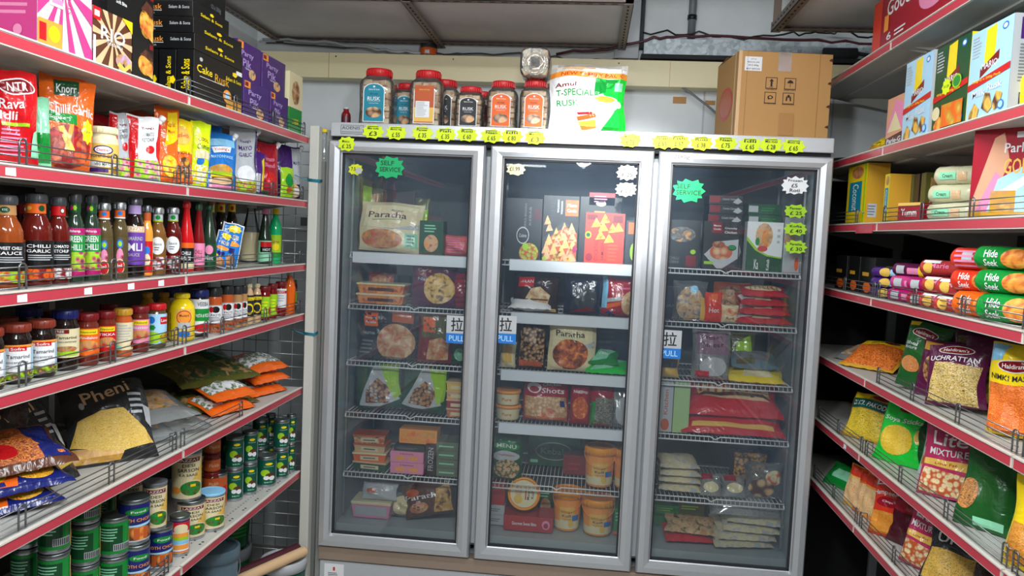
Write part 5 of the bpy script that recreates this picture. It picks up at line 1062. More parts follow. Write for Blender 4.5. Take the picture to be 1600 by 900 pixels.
# the shelf the jars stand on is the freezer's top panel
rk = lambda bg, sub: ((bg,), [e(.5, .91, .06, .03, 'white', 5), t('Salam & Sons', .5, .84, .5, .04, 'white'), t(sub, .5, .72, .36, .05, 'char'), t('RUSK', .5, .60, .6, .1, 'white'), r(.2, .53, .8, .535, 'white'), t('Crunchy & Tasty', .5, .48, .44, .03, 'white'), e(.5, .25, .38, .14, 'food:big:lorange:ltan:brown'), r(.04, .02, .96, .1, bg)])
def sq(bg, sub, **k): b, els = rk(bg, sub); return lambda W, H: mk_sqjar('rusk_jar', W, H, els, bg, **k)
JT = 'rusk jars on top of the freezer'; yf = .05
onf(557, 611, 104, yf, sq('teal', 'Suji'), 'rusk jar with teal label and red lid, leftmost of the front row', 'jar', JT)
o_, x_, W_, H_ = onf(614, 648, 128, .19, sq('teal', 'Suji'), 'small rusk jar with teal label behind, between the two big front jars', 'jar', JT, W=.105)
onf(598, 612, 140, .26, sq('dred', 'Cake'), 'rusk jar mostly hidden behind the leftmost teal jar', 'jar', JT, W=.09)
onf(636, 689, 107, yf, lambda W, H: mk_sqjar('rusk_jar', W, H, [r(.04, .42, .96, .99, 'rustc'), r(.04, .05, .96, .42, 'lgold'), t('Salam & Sons', .5, .88, .5, .04, 'lgold'), r(.1, .16, .76, .58, 'white'), rows(.14, .7, .18, .56, 10, 'lgrey')], 'rustc'), 'rusk jar showing its red and yellow back label with white table', 'jar', JT)
onf(669, 711, 122, .17, sq('char', 'Black'), 'rusk jar behind, right of the jar with the white table', 'jar', JT, W=.13)
onf(709, 754, 133, yf, sq('char', 'Coconut'), 'rusk jar with charcoal label and red lid', 'jar', JT)
onf(738, 762, 141, .19, sq('dred', 'Black'), 'rusk jar half hidden behind the charcoal labelled jar', 'jar', JT, W=.11)
onf(758, 807, 124, yf, sq('orange', 'ROUND'), 'rusk jar with orange label, left of the orange pair', 'jar', JT)
o_, x_, W_, H_ = onf(810, 858, 123, yf, sq('orange', 'ROUND'), 'rusk jar with orange label, right of the orange pair under the lying jar', 'jar', JT)
lj = mk_sqjar('rusk_jar', .115, .17, [], None)
q = MB().lathe([(.018, 0), (.02, -.0015), (.034, -.0015), (.036, 0), (.044, 0), (.046, -.002), (.05, -.002), (.052, 0)], 'clear', 28); q.xf(Matrix.Translation((0, .0575, -.001))); b_ = q.build('jar_base', lj)
lj.rotation_euler = (radians(-90), 0, 0)
tag(lj, 'clear rusk jar lying on its side on the orange labelled jar, base to the front', 'jar', JT); lj.location = (x_-.002, yf-.02+.0, 2.007+H_+.0015+.115)
bg_ = [r(0, .86, 1, 1, 'bagtop'), r(.42, .91, .58, .925, 'tan'), p([(.1, .9), (.4, .88), (.5, .94), (.2, .94)], 'ltan'), r(0, .78, 1, .86, 'lorange'), t('NEW FAMILY PACK', .55, .82, .8, .05, 'red'), p([(.60, .76), (1, .78), (1, .02), (.66, 0), (.86, .3)], 'bgreen'), p([(.6, .78), (.9, .76), (.8, .6), (.6, .5)], 'green'), t('Amul', .22, .66, .28, .06, 'dred'), t('T-SPECIAL', .34, .55, .5, .09, 'green'), t('RUSK', .24, .40, .3, .09, 'green'), e(.74, .40, .18, .12, 'white'), e(.74, .46, .17, .06, 'lgrey'), e(.74, .465, .14, .045, 'lorange'), e(.92, .40, .04, .05, 'white'), p([(.36, .2), (.6, .26), (.62, .21), (.38, .14)], 'rustc'), p([(.38, .13), (.6, .17), (.62, .06), (.44, .02)], 'lorange'), p([(.36, .26), (.56, .28), (.58, .25), (.38, .23)], 'red'), r(.86, .6, .96, .72, 'mint')]
onf(856, 978, 96, .0, lambda W, H: mk_pouch('rusk_packet', W, H, .11, 'white', bg_, 'slab', 90, 1, k='film', back='green'), 'big white and green family pack of rusk standing on the freezer', 'packet', None)
# carton
def carton():
    root = empty('carton'); W_, D_, H_ = .350, .30, .318
    q = MB().box(-W_/2, 0, 0, W_/2, D_, H_, ('kraft', 'board'), .003)
    q.box(-W_/2-.001, -.0008, .0, -W_/2+.012, .0, H_, ('ltan', 'film'))
    f = lambda u, v, o: (-W_/2+u*W_, -.0003-o, v*H_)
    def frame(x, y): return [r(x-.062, y-.066, x+.062, y+.066, 'dbrown'), r(x-.055, y-.058, x+.055, y+.058, 'kraft')]
    els = [frame(.36, .64), frame(.56, .64), frame(.355, .47), frame(.55, .47),
           p([(.36, .69), (.335, .66), (.35, .66), (.35, .60), (.37, .60), (.37, .66), (.385, .66)], 'dbrown'), r(.34, .59, .38, .595, 'dbrown'),
           p([(.525, .645), (.535, .67), (.56, .685), (.585, .67), (.595, .645)], 'dbrown'), r(.557, .60, .562, .65, 'dbrown'),
           e(.355, .475, .03, .022, 'dbrown'), e(.355, .475, .016, .012, 'kraft'), r(.33, .45, .345, .47, 'dbrown'), p([(.52, .44), (.535, .44), (.54, .48), (.525, .50)], 'dbrown'), p([(.58, .44), (.565, .44), (.56, .48), (.575, .50)], 'dbrown'), e(.55, .495, .014, .018, 'dbrown'),
           t('THIS SIDE UP', .36, .565, .12, .012, 'dbrown'), t('KEEP DRY', .56, .565, .13, .012, 'dbrown'), t('DO NOT STEP', .355, .40, .13, .012, 'dbrown'), t('FRAGILE', .55, .40, .13, .012, 'dbrown'),
           r(.86, 0, .862, 1, 'brown'), r(.09, 0, .092, 1, 'brown'), r(.46, .04, .62, .30, 'kraft2')]
    prints(q, f, els, kind='paper')
    for z in (.29, .205, .12, .045):   # torn flute nicks along the right edge
        q.add([(W_/2-.002, -.001, z), (W_/2-.016, -.003, z+.004), (W_/2-.010, -.004, z+.010), (W_/2-.001, -.002, z+.012)], [(0, 1, 2, 3)], ('brown', 'board'))
    q.build('carton_body', root)
    l = MB(); f2 = lambda u, v, o: (-W_/2+.022+u*.064, -.0008-o, .245+v*.052)
    prints(l, f2, [r(0, 0, 1, 1, 'white'), t('QTY 24', .5, .82, .3, .1, 'dgrey'), t('MANGO JAR', .5, .6, .7, .12, 'dgrey'), t('24 X 400g', .5, .38, .6, .14, 'black'), t('BEST BEFORE', .5, .14, .8, .1, 'dgrey')], kind='paper'); l.build('white_label', root)
    s = MB(); prints(s, lambda u, v, o: (-W_/2-.0005-o, D_-u*D_, v*H_), [e(.5, .45, .32, .2, 'red'), e(.5, .45, .27, .16, 'rustc'), r(.85, 0, .9, 1, 'ltan')]); s.build('side_print', root)
    tp = MB().box(-.028, -.0012, H_-.07, .02, -.0004, H_+.001, 'film'); tp.build('tape', root)
    fl = MB().add([(-W_/2, .0, H_), (W_/2, .0, H_), (W_/2-.01, .15, H_+.012), (-W_/2+.06, .15, H_+.022)], [(0, 1, 2, 3)], ('kraft', 'board')).add([(-W_/2, D_, H_), (W_/2, D_, H_), (W_/2, .17, H_+.006), (-W_/2, .17, H_+.01)], [(3, 2, 1, 0)], ('kraft', 'board')); fl.build('flap', root)
    return root
cb = carton(); x0 = solve_x(1156, .05, 2.1); x1 = solve_x(1290, .05, 2.1)
put(cb, ((x0+x1)/2, .05, 2.007), radians(6), 'large brown cardboard carton with white label on the freezer, right side', 'carton')
# jar on the beam, small bottle
sj = mk_jar('spice_jar', .082, .058, 'clear', 'char', 'orange', [r(.42, .1, .6, .6, 'white')], (.1, .6), (-80, 80), lidH=.22)
x = solve_x(668, .62, 2.42); put(sj, (x, .602, 2.4055), 0, 'small clear jar with black lid standing on the cream trunking', 'jar')
q = MB().lathe([(0.0, .003), (.034, .003), (.034, .036), (0, .038)], 'food:chunks:rustc:tan:brown', 20, (0, .0425)); q.build('contents', sj)
o_, *_ = onf(532, 546, 168, .06, lambda W, H: mk_bottle('small_bottle', W*1.0, H*1.05, 'dred', 'lgrey', 'maroon', [], (.1, .5)), 'tiny dark red bottle with pale cap at the left end of the freezer top', 'bottle')
# ------------------------------------------------------------------ freezer contents
def fz(k, l, r_, top, maker, label, cat, group=None, y=.105, z=None, W=None, H=None, rz=0):
    loc, _, W_, H_ = spotF(k, l, r_, top, y, z); W_ = W or W_; H_ = H or H_
    o = maker(W_, H_); put(o, loc, radians(rz), label, cat, group); return o, loc, W_, H_
P5 = lambda name, T, c, els, kind='pillow', seed=1, lean=4, **k: (lambda W, H: mk_pouch(name, W, H, T, c, els, kind, seed, lean, **k))
B5 = lambda name, D, c, els, **k: (lambda W, H: mk_box(name, W, D, H, c, els, **k))
bread = 'food:soft:ltan:tan:rustc'; bread2 = 'food:soft:ltan:lgold:brown'
G1 = 'frozen packs behind the left freezer door'; G2 = 'frozen packs behind the middle freezer door'; G3 = 'frozen packs behind the right freezer door'
par = [r(.03, .48, .97, .96, 'cream'), p([(.03, .48), (.97, .48), (.97, .60), (.5, .46)], 'lgrey'), t('Paratha', .45, .74, .62, .12, 'char'), p([(.2, .64), (.7, .66), (.68, .65), (.22, .63)], 'char'), t('Malabar', .6, .83, .2, .04, 'grey'), e(.38, .25, .34, .2, 'food:soft:lorange:tan:rustc'), r(.75, .1, .95, .4, 'mint'), rows(.78, .93, .12, .38, 4, 'grey')]
fz(1, 556, 655, 318, P5('paratha_packet', .05, 'cream', par, 'slab', 101, 4, roll=2), 'cream paratha packet on the top shelf behind the left door', 'packet', G1)
fz(1, 556, 592, 280, P5('frozen_packet', .04, 'olive', [r(.2, .1, .6, .9, 'lime'), r(.6, .2, .95, .8, 'tan')], 'pillow', 102, 2), 'tall olive packet behind the cream paratha packet, left', 'packet', G1, y=.2)
fz(1, 590, 645, 298, B5('frozen_box', .06, 'dbrown', [r(.1, .2, .9, .7, 'rustc'), rows(.2, .8, .3, .6, 3, 'ltan')]), 'dark brown box behind the cream paratha packet', 'box', G1, y=.24)
fz(1, 645, 668, 310, P5('frozen_packet', .04, 'olive', [r(.3, .1, .9, .8, 'lime')], 'pillow', 103, 2), 'narrow olive packet right of the paratha packet', 'packet', G1, y=.18)
fz(1, 655, 692, 345, B5('frozen_box', .08, 'dgreen', [e(.5, .35, .3, .25, 'food:soft:lorange:ltan:rustc'), rows(.2, .8, .65, .9, 3, 'mint')]), 'dark green box on the top shelf behind the left door', 'box', G1)
fz(1, 690, 738, 368, P5('pink_bag', .08, 'salmon', [rows(.1, .9, .1, .9, 7, 'lpink')], 'pillow', 104, 6), 'crumpled salmon pink bag standing in for a glass reflection, top shelf, left door', 'bag', G1, y=.12)  # added bag imitating a red reflection in the door glass
tr_ = lambda W, H: mk_tray('food_tray', W, .11, H, 'food:soft:rustc:lorange:tan', 'cream', [r(.2, .3, .8, .7, 'brown')])
o1 = fz(2, 556, 632, 458, lambda W, H: tr_(W, .042), 'cream lidded food tray, lower of two', 'tray', 'cream trays behind the left door')
fz(2, 557, 633, 440, lambda W, H: tr_(W, .042), 'cream lidded food tray, upper of two', 'tray', 'cream trays behind the left door', z=ZF[2]+.006+.0425)
fz(2, 572, 612, 426, P5('frozen_packet', .05, 'rustc', [e(.5, .6, .4, .3, bread)], 'pillow', 105), 'brown bread packet behind the cream trays', 'packet', G1, y=.24)
fz(2, 640, 712, 412, P5('frozen_packet', .05, 'plum', [r(.1, .7, .5, .92, 'dred'), t('Garlic', .3, .83, .3, .07, 'white'), t('Naan', .3, .62, .3, .07, 'lgrey'), e(.62, .42, .34, .36, bread2)], 'slab', 106), 'plum packet with round flatbread, second shelf behind the left door', 'packet', G1)
fz(2, 705, 738, 428, P5('frozen_packet', .06, 'crimson', [rows(.1, .9, .1, .9, 6, 'dred')], 'pillow', 107), 'dark red packet at the right end of the second shelf, left door', 'packet', G1, y=.11)
pj_ = [r(.02, .02, .98, .98, 'char'), r(.12, .66, .36, .94, 'orange'), t('Punjabi', .24, .82, .18, .05, 'white'), t('Paratha', .24, .74, .18, .05, 'white'), t('PARATHA', .18, .52, .24, .06, 'lgrey'), e(.66, .36, .33, .35, bread), r(.6, .74, .95, .94, 'rustc'), rows(.05, .3, .1, .4, 4, 'grey')]
fz(3, 556, 648, 484, P5('frozen_packet', .05, 'char', pj_, 'slab', 108), 'black paratha packet with orange badge, third shelf, left door', 'packet', G1)
fz(3, 650, 705, 490, P5('frozen_packet', .05, 'dred', [r(.1, .5, .9, .96, 'olive'), r(.15, .6, .5, .9, 'orange'), p([(.3, .05), (.9, .08), (.95, .4), (.7, .52), (.35, .45)], bread)], 'slab', 109), 'dark red packet with folded flatbread, third shelf, left door', 'packet', G1)
fz(3, 703, 732, 520, P5('frozen_packet', .05, 'dgreen', [r(.1, .6, .9, .9, 'rustc'), e(.5, .3, .3, .2, 'mint')], 'pillow', 110), 'green packet under the pull sticker, third shelf, left door', 'packet', G1)
fz(3, 560, 720, 478, B5('frozen_box', .05, 'black', [rows(.1, .9, .2, .8, 3, 'dgrey')]), 'long black box lying behind the third shelf packs, left door', 'box', G1, y=.3, H=.12)
for i, (l, r_, top, rr) in enumerate(((556, 628, 572, -6), (622, 692, 576, 6))):
    fz(4, l, r_, top, lambda W, H: mk_pouch('frozen_packet', W, H, .05, 'dgreen', [p([(.05, .1), (.5, .05), (.95, .2), (.6, .95), (.42, .95)], 'lgrey'), p([(.2, .15), (.7, .12), (.8, .45), (.5, .66), (.26, .45)], 'food:chunks:rustc:tan:brown'), p([(.55, .95), (.95, .95), (.98, .3), (.85, .2)], 'lime')], 'slab', 111+i, 4, roll=rr), 'green and white kebab packet, '+['left', 'right'][i]+' of two on the fourth shelf, left door', 'packet', G1)
fz(4, 554, 600, 570, B5('frozen_box', .05, 'black', [t('Paratha', .5, .7, .7, .12, 'lgrey'), rows(.2, .8, .2, .5, 3, 'dgrey')]), 'black box behind the left green and white kebab packet', 'box', G1, y=.19)
fz(4, 655, 700, 570, B5('frozen_box', .05, 'dgreen', [p([(.6, .3), (.7, .9), (.8, .4)], 'lime'), p([(.5, .4), (.9, .8), (.85, .85)], 'lime')]), 'dark green box behind the right green and white kebab packet', 'box', G1, y=.19)
for i in range(4):
    fz(4, 697, 728, 600, lambda W, H: mk_tray('food_tub', W, .09, .036, ['food:soft:lorange:rustc:tan', 'crimson', 'food:soft:lorange:ltan:tan', 'lgold'][i], 'ltan', [r(.2, .2, .8, .7, 'cream')]), 'small rectangular tub at the right of the fourth shelf, '+['bottom', 'second', 'third', 'top'][i]+' of four, left door', 'tub', 'small tubs behind the left door', z=ZF[4]+.006+.0365*i)
for i in range(4):
    fz(5, 550, 604, 700, lambda W, H: mk_tray('food_tub', W*(1-.02*i), .10, .037, ['dgreen', 'orange', 'ltan', 'food:soft:rustc:ltan:brown'][i], ['ltan', 'cream', 'rustc', 'rustc'][i], [r(.2, .2, .8, .8, 'cream'), r(.3, .4, .7, .6, 'grey')]), 'rectangular tub with label, '+['bottom', 'second', 'third', 'top'][i]+' of the stack on the fifth shelf, left door', 'tub', 'tub stack behind the left door', z=ZF[5]+.006+.0375*i, rz=(-4, 3, -3, 5)[i])
for i in range(2):
    fz(5, 610, 662, 710, B5('pink_box', .1, 'lpink', [e(.3, .4, .16, .2, 'lorange'), e(.7, .4, .16, .2, 'lorange'), t('Halwa', .5, .78, .4, .16, 'crimson')]), 'pink box with orange circles, '+['lower', 'upper'][i]+' of two on the fifth shelf, left door', 'box', 'pink boxes', z=ZF[5]+.006+.047*i, H=.046)
fz(5, 616, 664, 690, B5('frozen_box', .1, 'char', [rows(.1, .9, .3, .7, 2, 'grey')]), 'flat charcoal box on the two pink boxes', 'box', G1, z=ZF[5]+.006+.0945, H=.022)
fz(5, 624, 683, 664, B5('orange_box', .08, 'lorange', [r(.05, .1, .95, .9, 'food:soft:orange:lorange:gold')]), 'orange box tilted on top of the charcoal box', 'box', G1, z=ZF[5]+.006+.128, H=.058).__class__
fz(5, 664, 681, 692, B5('frozen_box', .1, 'dbrown', [t('FROZEN', .5, .5, .5, .7, 'lgrey', 90)]), 'narrow dark box on end beside the pink boxes', 'box', G1)
for i in range(4):
    fz(5, 682, 724, 690, B5('green_box', .12, 'olive2', [rows(.1, .9, .3, .7, 1, 'mint')]), 'flat grey green box, '+['bottom', 'second', 'third', 'top'][i]+' of the stack on the fifth shelf, left door', 'box', 'flat grey green boxes', z=ZF[5]+.006+.036*i, H=.035)
fz(6, 548, 610, 782, lambda W, H: mk_tray('food_tub', W, .12, .07, 'lpink', 'cream', [r(.05, .1, .95, .9, 'lgrey')]), 'pink and cream tub on the freezer floor, left door', 'tub', G1)
fz(6, 556, 625, 748, P5('foil_bag', .06, 'silver', [p([(.1, .2), (.5, .8), (.9, .3)], 'lgrey'), e(.3, .5, .15, .15, 'rustc')], 'pillow', 120, 20), 'crumpled foil bag on the pink and cream tub', 'bag', G1, z=ZF[6]+.008+.072, H=.07, W=.15)
fz(6, 607, 646, 776, P5('dough_bag', .08, 'cloudy', [e(.5, .5, .4, .4, 'cream')], 'pillow', 121, 12), 'cloudy bag of pale dough on the freezer floor, left door', 'bag', G1, y=.12)
fz(6, 633, 712, 768, P5('paratha_packet', .06, 'brown', [r(.03, .03, .97, .97, 'brown'), t('Paratha', .42, .62, .8, .16, 'white', 0), e(.3, .3, .2, .16, bread), e(.2, .75, .14, .12, 'rustc'), p([(.6, .1), (.97, .05), (.97, .9), (.7, .8)], 'food:soft:ltan:gold:brown')], 'pillow', 122, 10, roll=-14), 'brown paratha packet tilted on the freezer floor, left door', 'packet', G1)
# middle door
sam = lambda bg, c2: [r(.02, .02, .98, .98, bg), r(.62, .70, .98, .94, c2), t('Mama', .8, .86, .26, .05, 'white'), t('Cooks', .8, .78, .26, .05, 'white'), t('COCKTAIL', .42, .84, .05, .2, 'white', -90), t('SAMOSA', .52, .82, .05, .2, 'white', -90), rows(.2, .36, .6, .9, 8, 'dgrey')]
tri = lambda x, y, s, c='food:soft:lorange:ltan:rustc': p([(x-s, y-s*.7), (x+s, y-s*.5), (x-s*.1, y+s*.8)], c)
rn = random.Random(9)
samP = sam('char', 'orange')+[p([(.02, .35), (.6, .62), (.75, .55), (.2, .1), (.02, .1)], 'dgrey')]+[p([(.03, .0), (.97, .0), (.97, .44), (.7, .52), (.4, .46), (.1, .3)], 'rustc')]+[tri(x, y, .125, ['food:soft:lorange:ltan:rustc', 'food:soft:lgold:ltan:rustc', 'food:soft:ltan:lgold:brown'][n % 3]) for n, (x, y) in enumerate([(.62, .5), (.82, .5), (.4, .42), (.6, .4), (.85, .38), (.2, .32), (.42, .3), (.66, .28), (.87, .26), (.13, .2), (.34, .18), (.56, .16), (.78, .14), (.16, .09), (.4, .08), (.64, .07), (.86, .08)])]+[tri(.14, .62, .1), tri(.2, .52, .1), e(.08, .04, .05, .03, 'lime'), e(.92, .2, .06, .05, 'magenta')]
fz(1, 787, 845, 310, B5('frozen_box', .05, 'char', [r(.02, .02, .98, .98, 'char'), t('HARA BHARA', .55, .72, .06, .42, 'grey', 90), t('KEBAB', .68, .72, .06, .3, 'grey', 90), r(.78, .66, .98, .84, 'maroon'), e(.5, .40, .17, .14, 'lgrey'), e(.5, .40, .15, .12, 'char'), t('Cuisine', .5, .4, .2, .06, 'lgrey'), e(.68, .12, .26, .16, 'food:chunks:gold:lime:rustc'), e(.58, .22, .08, .06, 'lime')]), 'charcoal box with a round seal, leftmost on the top shelf, middle door', 'box', G2)
fz(1, 846, 902, 306, B5('samosa_box', .05, 'char', samP), 'charcoal box with a pile of samosas and orange badge', 'box', G2)
redS = [r(.0, 0, 1, 1, 'redor'), t('COCKTAIL', .3, .26, .1, .42, 'dred', 90), t('SAMOSA', .46, .24, .08, .36, 'dred', 90), rows(.6, .9, .05, .4, 5, 'rustc'), e(.12, .12, .09, .08, 'crimson'), r(.04, .86, .3, .96, 'dred'), r(.7, .82, .95, .96, 'dred')]+[tri(x, y, .13, 'food:soft:lgold:yellow:orange') for x, y in ((.28, .8), (.5, .88), (.7, .7), (.4, .56), (.62, .5), (.85, .72), (.46, .72))]+[e(.08, .56, .08, .07, 'lime'), e(.08, .56, .05, .04, 'dgreen')]
fz(1, 913, 974, 333, B5('samosa_box', .05, 'redor', redS), 'orange red samosa box with dark lettering on the top shelf, middle door', 'box', G2)
fz(1, 903, 968, 308, B5('frozen_box', .05, 'char', [e(.5, .9, .12, .04, 'white'), rows(.35, .65, .6, .8, 4, 'lorange')]), 'charcoal box behind the orange red samosa box', 'box', G2, y=.17)
fz(1, 921, 962, 286, B5('frozen_box', .05, 'crimson', [rows(.2, .8, .2, .8, 3, 'lpink')]), 'crimson box lying on top of the charcoal box at the back', 'box', G2, y=.17, z=ZF[1]+.235, H=.052)
fz(1, 976, 996, 345, B5('frozen_box', .05, 'char', [r(.2, .7, 1, .96, 'orange'), e(.7, .3, .3, .2, 'lime')]), 'narrow charcoal box at the right end of the top shelf, middle door', 'box', G2)
fz(1, 783, 800, 372, B5('frozen_box', .05, 'black', [e(.5, .5, .3, .3, 'lgold'), t('Cafe', .5, .5, .4, .16, 'dgrey')]), 'small black box with gold seal at the far left, middle door', 'box', G2, y=.12)
fz(2, 800, 872, 430, P5('bread_packet', .07, 'dbrown', [r(.1, .66, .45, .92, 'red'), t('NAAN', .28, .8, .3, .09, 'white'), p([(.2, .15), (.75, .1), (.85, .45), (.6, .66), (.4, .6)], 'food:soft:cream:ltan:tan'), p([(.25, .3), (.8, .3), (.8, .34), (.25, .34)], 'brown'), r(.5, .02, .95, .1, 'lgold')], 'pillow', 130, 8), 'brown packet of cream flatbreads on the second shelf, middle door', 'packet', G2)
fz(2, 795, 862, 474, P5('white_bag', .05, 'white', [], 'pillow', 131, 70), 'flat white bag sticking out under the cream flatbreads', 'bag', G2, y=.088, H=.10)
fz(2, 880, 940, 432, P5('frozen_packet', .06, 'navyd', [e(.6, .4, .3, .3, 'dgrey'), p([(.1, .05), (.9, .1), (.6, .2)], 'dred'), st(.4, .8, .06, .04, 'white', 5)], 'pillow', 132), 'dark navy packet in the centre of the second shelf, middle door', 'packet', G2)
fz(2, 940, 1000, 434, P5('frozen_packet', .06, 'crimson', [r(0, .2, .14, 1, 'lblue'), t('Chapatti', .5, .72, .44, .08, 'lpink'), p([(.14, .44), (.5, .5), (.5, .40), (.14, .34)], 'lgrey'), p([(.14, .3), (.5, .38), (.5, .28), (.14, .18)], 'orange'), e(.78, .34, .26, .32, 'food:soft:cream:ltan:tan'), p([(0, 0), (.4, 0), (.2, .14)], 'navy')], 'slab', 133), 'crimson and blue chapatti packet, second shelf, middle door', 'packet', G2)
fz(3, 780, 805, 535, P5('frozen_packet', .05, 'cream', [r(.2, .2, .8, .8, 'lgold')], 'pillow', 134), 'cream packet under the pull sticker, middle door', 'packet', G2)
fz(3, 806, 852, 506, P5('frozen_packet', .06, 'dbrown', [r(.1, .1, .95, .9, 'food:chunks:lgrey:tan:dbrown'), p([(.1, .05), (.9, .05), (.9, .16), (.1, .2)], 'rustc')], 'pillow', 135), 'packet of grey brown pieces left of the centre paratha packet', 'packet', G2)
fz(3, 855, 930, 503, P5('paratha_packet', .05, 'cream', [r(.1, .9, .2, 1, 'lime')]+[q for q in par if q[0] != 'z'][:3]+[e(.48, .34, .38, .3, 'food:soft:lorange:rustc:brown')], 'slab', 136), 'cream paratha packet with brown flatbread, third shelf, middle door', 'packet', G2)
fz(3, 928, 995, 508, B5('frozen_box', .05, 'navyd', [rows(.1, .5, .3, .9, 5, 'dgrey')]), 'dark navy box behind the green packets, middle door', 'box', G2, y=.24)
for i, (l, r_, top, c_, z) in enumerate(((916, 984, 560, 'bgreen', 0), (920, 968, 545, 'green', .03))):
    fz(3, l, r_, top, P5('green_packet', .035, c_, [p([(.1, .1), (.6, .2), (.9, .8), (.4, .9)], 'mint'), t('Peas', .5, .5, .3, .2, 'white')], 'pillow', 137+i, 68), ['bright green packet lying over the shelf edge, middle door', 'darker green packet lying on the bright green one, middle door'][i], 'packet', G2, H=.11, y=.086+.02*i, z=ZF[3]+.006+z*1.15)
for i in range(2):
    fz(4, 772, 812, 630, lambda W, H: mk_bucket('ghee_tub', W, .060, 'food:soft:cream:ltan:gold', 'lorange', ['cream', t('Pure', .5, .5, .2, .3, 'rustc')], False), 'small tub with ribbed orange lid, '+['lower', 'upper'][i]+' of two on the fourth shelf, middle door', 'tub', 'small orange lidded tubs', z=ZF[4]+.006+.0605*i)
fz(4, 815, 888, 594, P5('chicken_packet', .07, 'crimson', [t('Chicken', .62, .86, .4, .07, 'white'), t('Shots', .66, .72, .5, .12, 'white'), e(.24, .78, .16, .12, 'white'), e(.24, .75, .11, .07, 'crimson'), r(.04, .1, .96, .58, 'food:chunks:cream:ltan:tan'), r(.04, .03, .96, .12, 'rustc'), p([(.3, .1), (.75, .12), (.7, .34), (.45, .3)], 'food:soft:lorange:rustc:ltan'), r(.82, .36, .92, .5, 'navy')], 'slab', 140, 4), 'red chicken pieces packet with white lettering, fourth shelf, middle door', 'packet', G2)
fz(4, 890, 922, 600, P5('chicken_packet', .06, 'crimson', [t('Nuggets', .5, .78, .7, .1, 'white'), e(.5, .4, .4, .26, 'food:chunks:lgold:orange:rustc')], 'slab', 141, 4), 'narrow red nuggets packet right of the chicken pieces', 'packet', G2)
fz(4, 921, 960, 604, P5('mint_packet', .06, 'crimson', [r(0, 0, .2, .6, 'green'), r(.2, .05, .95, .7, 'food:strands:lgrey:olive:brown')], 'pillow', 142, 4), 'packet of dried strands on the fourth shelf, middle door', 'packet', G2)
fz(4, 953, 990, 606, P5('clear_bag', .05, 'film', [e(.6, .4, .4, .34, 'lgrey'), r(.8, .1, 1, .5, 'red')], 'pillow', 143, 6), 'clear bag of white pieces at the right of the fourth shelf, middle door', 'bag', G2)
fz(5, 763, 815, 684, P5('vegetable_packet', .05, 'dgreen', [e(.5, .78, .4, .1, 'green'), t('MENU', .5, .78, .6, .09, 'white'), t('Chicken', .5, .58, .44, .06, 'crimson'), e(.5, .55, .42, .12, 'lgrey'), t('Vegetables', .5, .57, .5, .06, 'crimson'), e(.55, .26, .4, .22, 'food:chunks:rustc:ltan:olive')], 'slab', 144, 4), 'green menu packet at the left of the fifth shelf, middle door', 'packet', G2)
fz(5, 825, 905, 682, B5('frozen_box', .06, 'dgreen', [e(.5, .5, .36, .3, 'lgrey'), e(.5, .5, .34, .27, 'dgreen'), t('Kebab', .5, .5, .5, .2, 'mint'), r(.05, .1, .2, .2, 'mint')]), 'dark green box standing deep on the fifth shelf, middle door', 'box', G2, y=.36)
fz(5, 880, 918, 712, B5('red_box', .08, 'dred', [rows(.2, .8, .2, .7, 2, 'crimson')]), 'small dark red box left of the orange bucket, middle door', 'box', G2, y=.26)
bk = ['cream', r(0, .28, 1, 1, 'lorange'), r(.36, .3, .64, .8, 'lgold'), t('Mango', .5, .62, .2, .1, 'navy'), t('Kulfi', .5, .48, .16, .1, 'navy'), t('CREAM', .5, .36, .16, .05, 'rustc'), e(.42, .2, .05, .14, 'cream'), e(.5, .18, .05, .14, 'cream'), e(.58, .2, .05, .14, 'lgold'), r(.6, .3, .74, .5, 'blue')]
ob = lambda W, H: mk_bucket('ice_cream_bucket', W, H, 'lorange', 'orangelid', bk)
fz(5, 912, 961, 702, ob, 'orange ice cream bucket with handle on the fifth shelf, middle door', 'bucket', 'ice cream buckets')
fz(5, 962, 1000, 706, ob, 'orange ice cream bucket half hidden by the door frame on the fifth shelf', 'bucket', 'ice cream buckets', W=.115)
fz(6, 862, 908, 770, ob, 'orange ice cream bucket on the freezer floor, left of the front pair', 'bucket', 'ice cream buckets', y=.13)
fz(6, 908, 960, 784, ob, 'orange ice cream bucket on the freezer floor, right of the front pair', 'bucket', 'ice cream buckets', y=.10)
fz(6, 905, 952, 770, ob, 'orange ice cream bucket behind the front pair on the freezer floor', 'bucket', 'ice cream buckets', y=.27, W=.115)
rb_ = fz(6, 787, 864, 812, B5('sweet_box', .12, 'redbox', [t('Gourmet Sweet Bites', .42, .5, .5, .22, 'white'), e(.86, .5, .08, .3, 'lpink'), e(.86, .45, .05, .18, 'crimson')], top=[r(0, 0, 1, 1, 'redbox')]), 'flat red sweet box lying under the round orange tub', 'box', G2, H=.062)
rt = mk_bucket('ice_cream_tub', .133, .11, 'lorange', 'orangelid', bk, False)
q = MB(); prints(q, lambda u, v, o: (-.055+.11*u, .0115+.11*v, .1101+o), [e(.5, .5, .5, .5, 'cream'), t('Mango', .68, .5, .12, .4, 'navy', 90), t('Kulfi', .82, .5, .1, .3, 'navy', 90), e(.3, .6, .14, .2, 'ltan'), e(.3, .3, .16, .16, 'lgold'), r(.55, .3, .6, .7, 'rustc')]); q.build('lid_print', rt)
rt.rotation_euler = (radians(80), 0, radians(0)); rt.location = (solve_x(818, .13, .5), .207, ZF[6]+.006+.063+.0035); tag(rt, 'round orange ice cream tub standing on edge on the flat red box', 'tub', 'ice cream buckets')
rt.location.z += .0; rt.location.y = .21
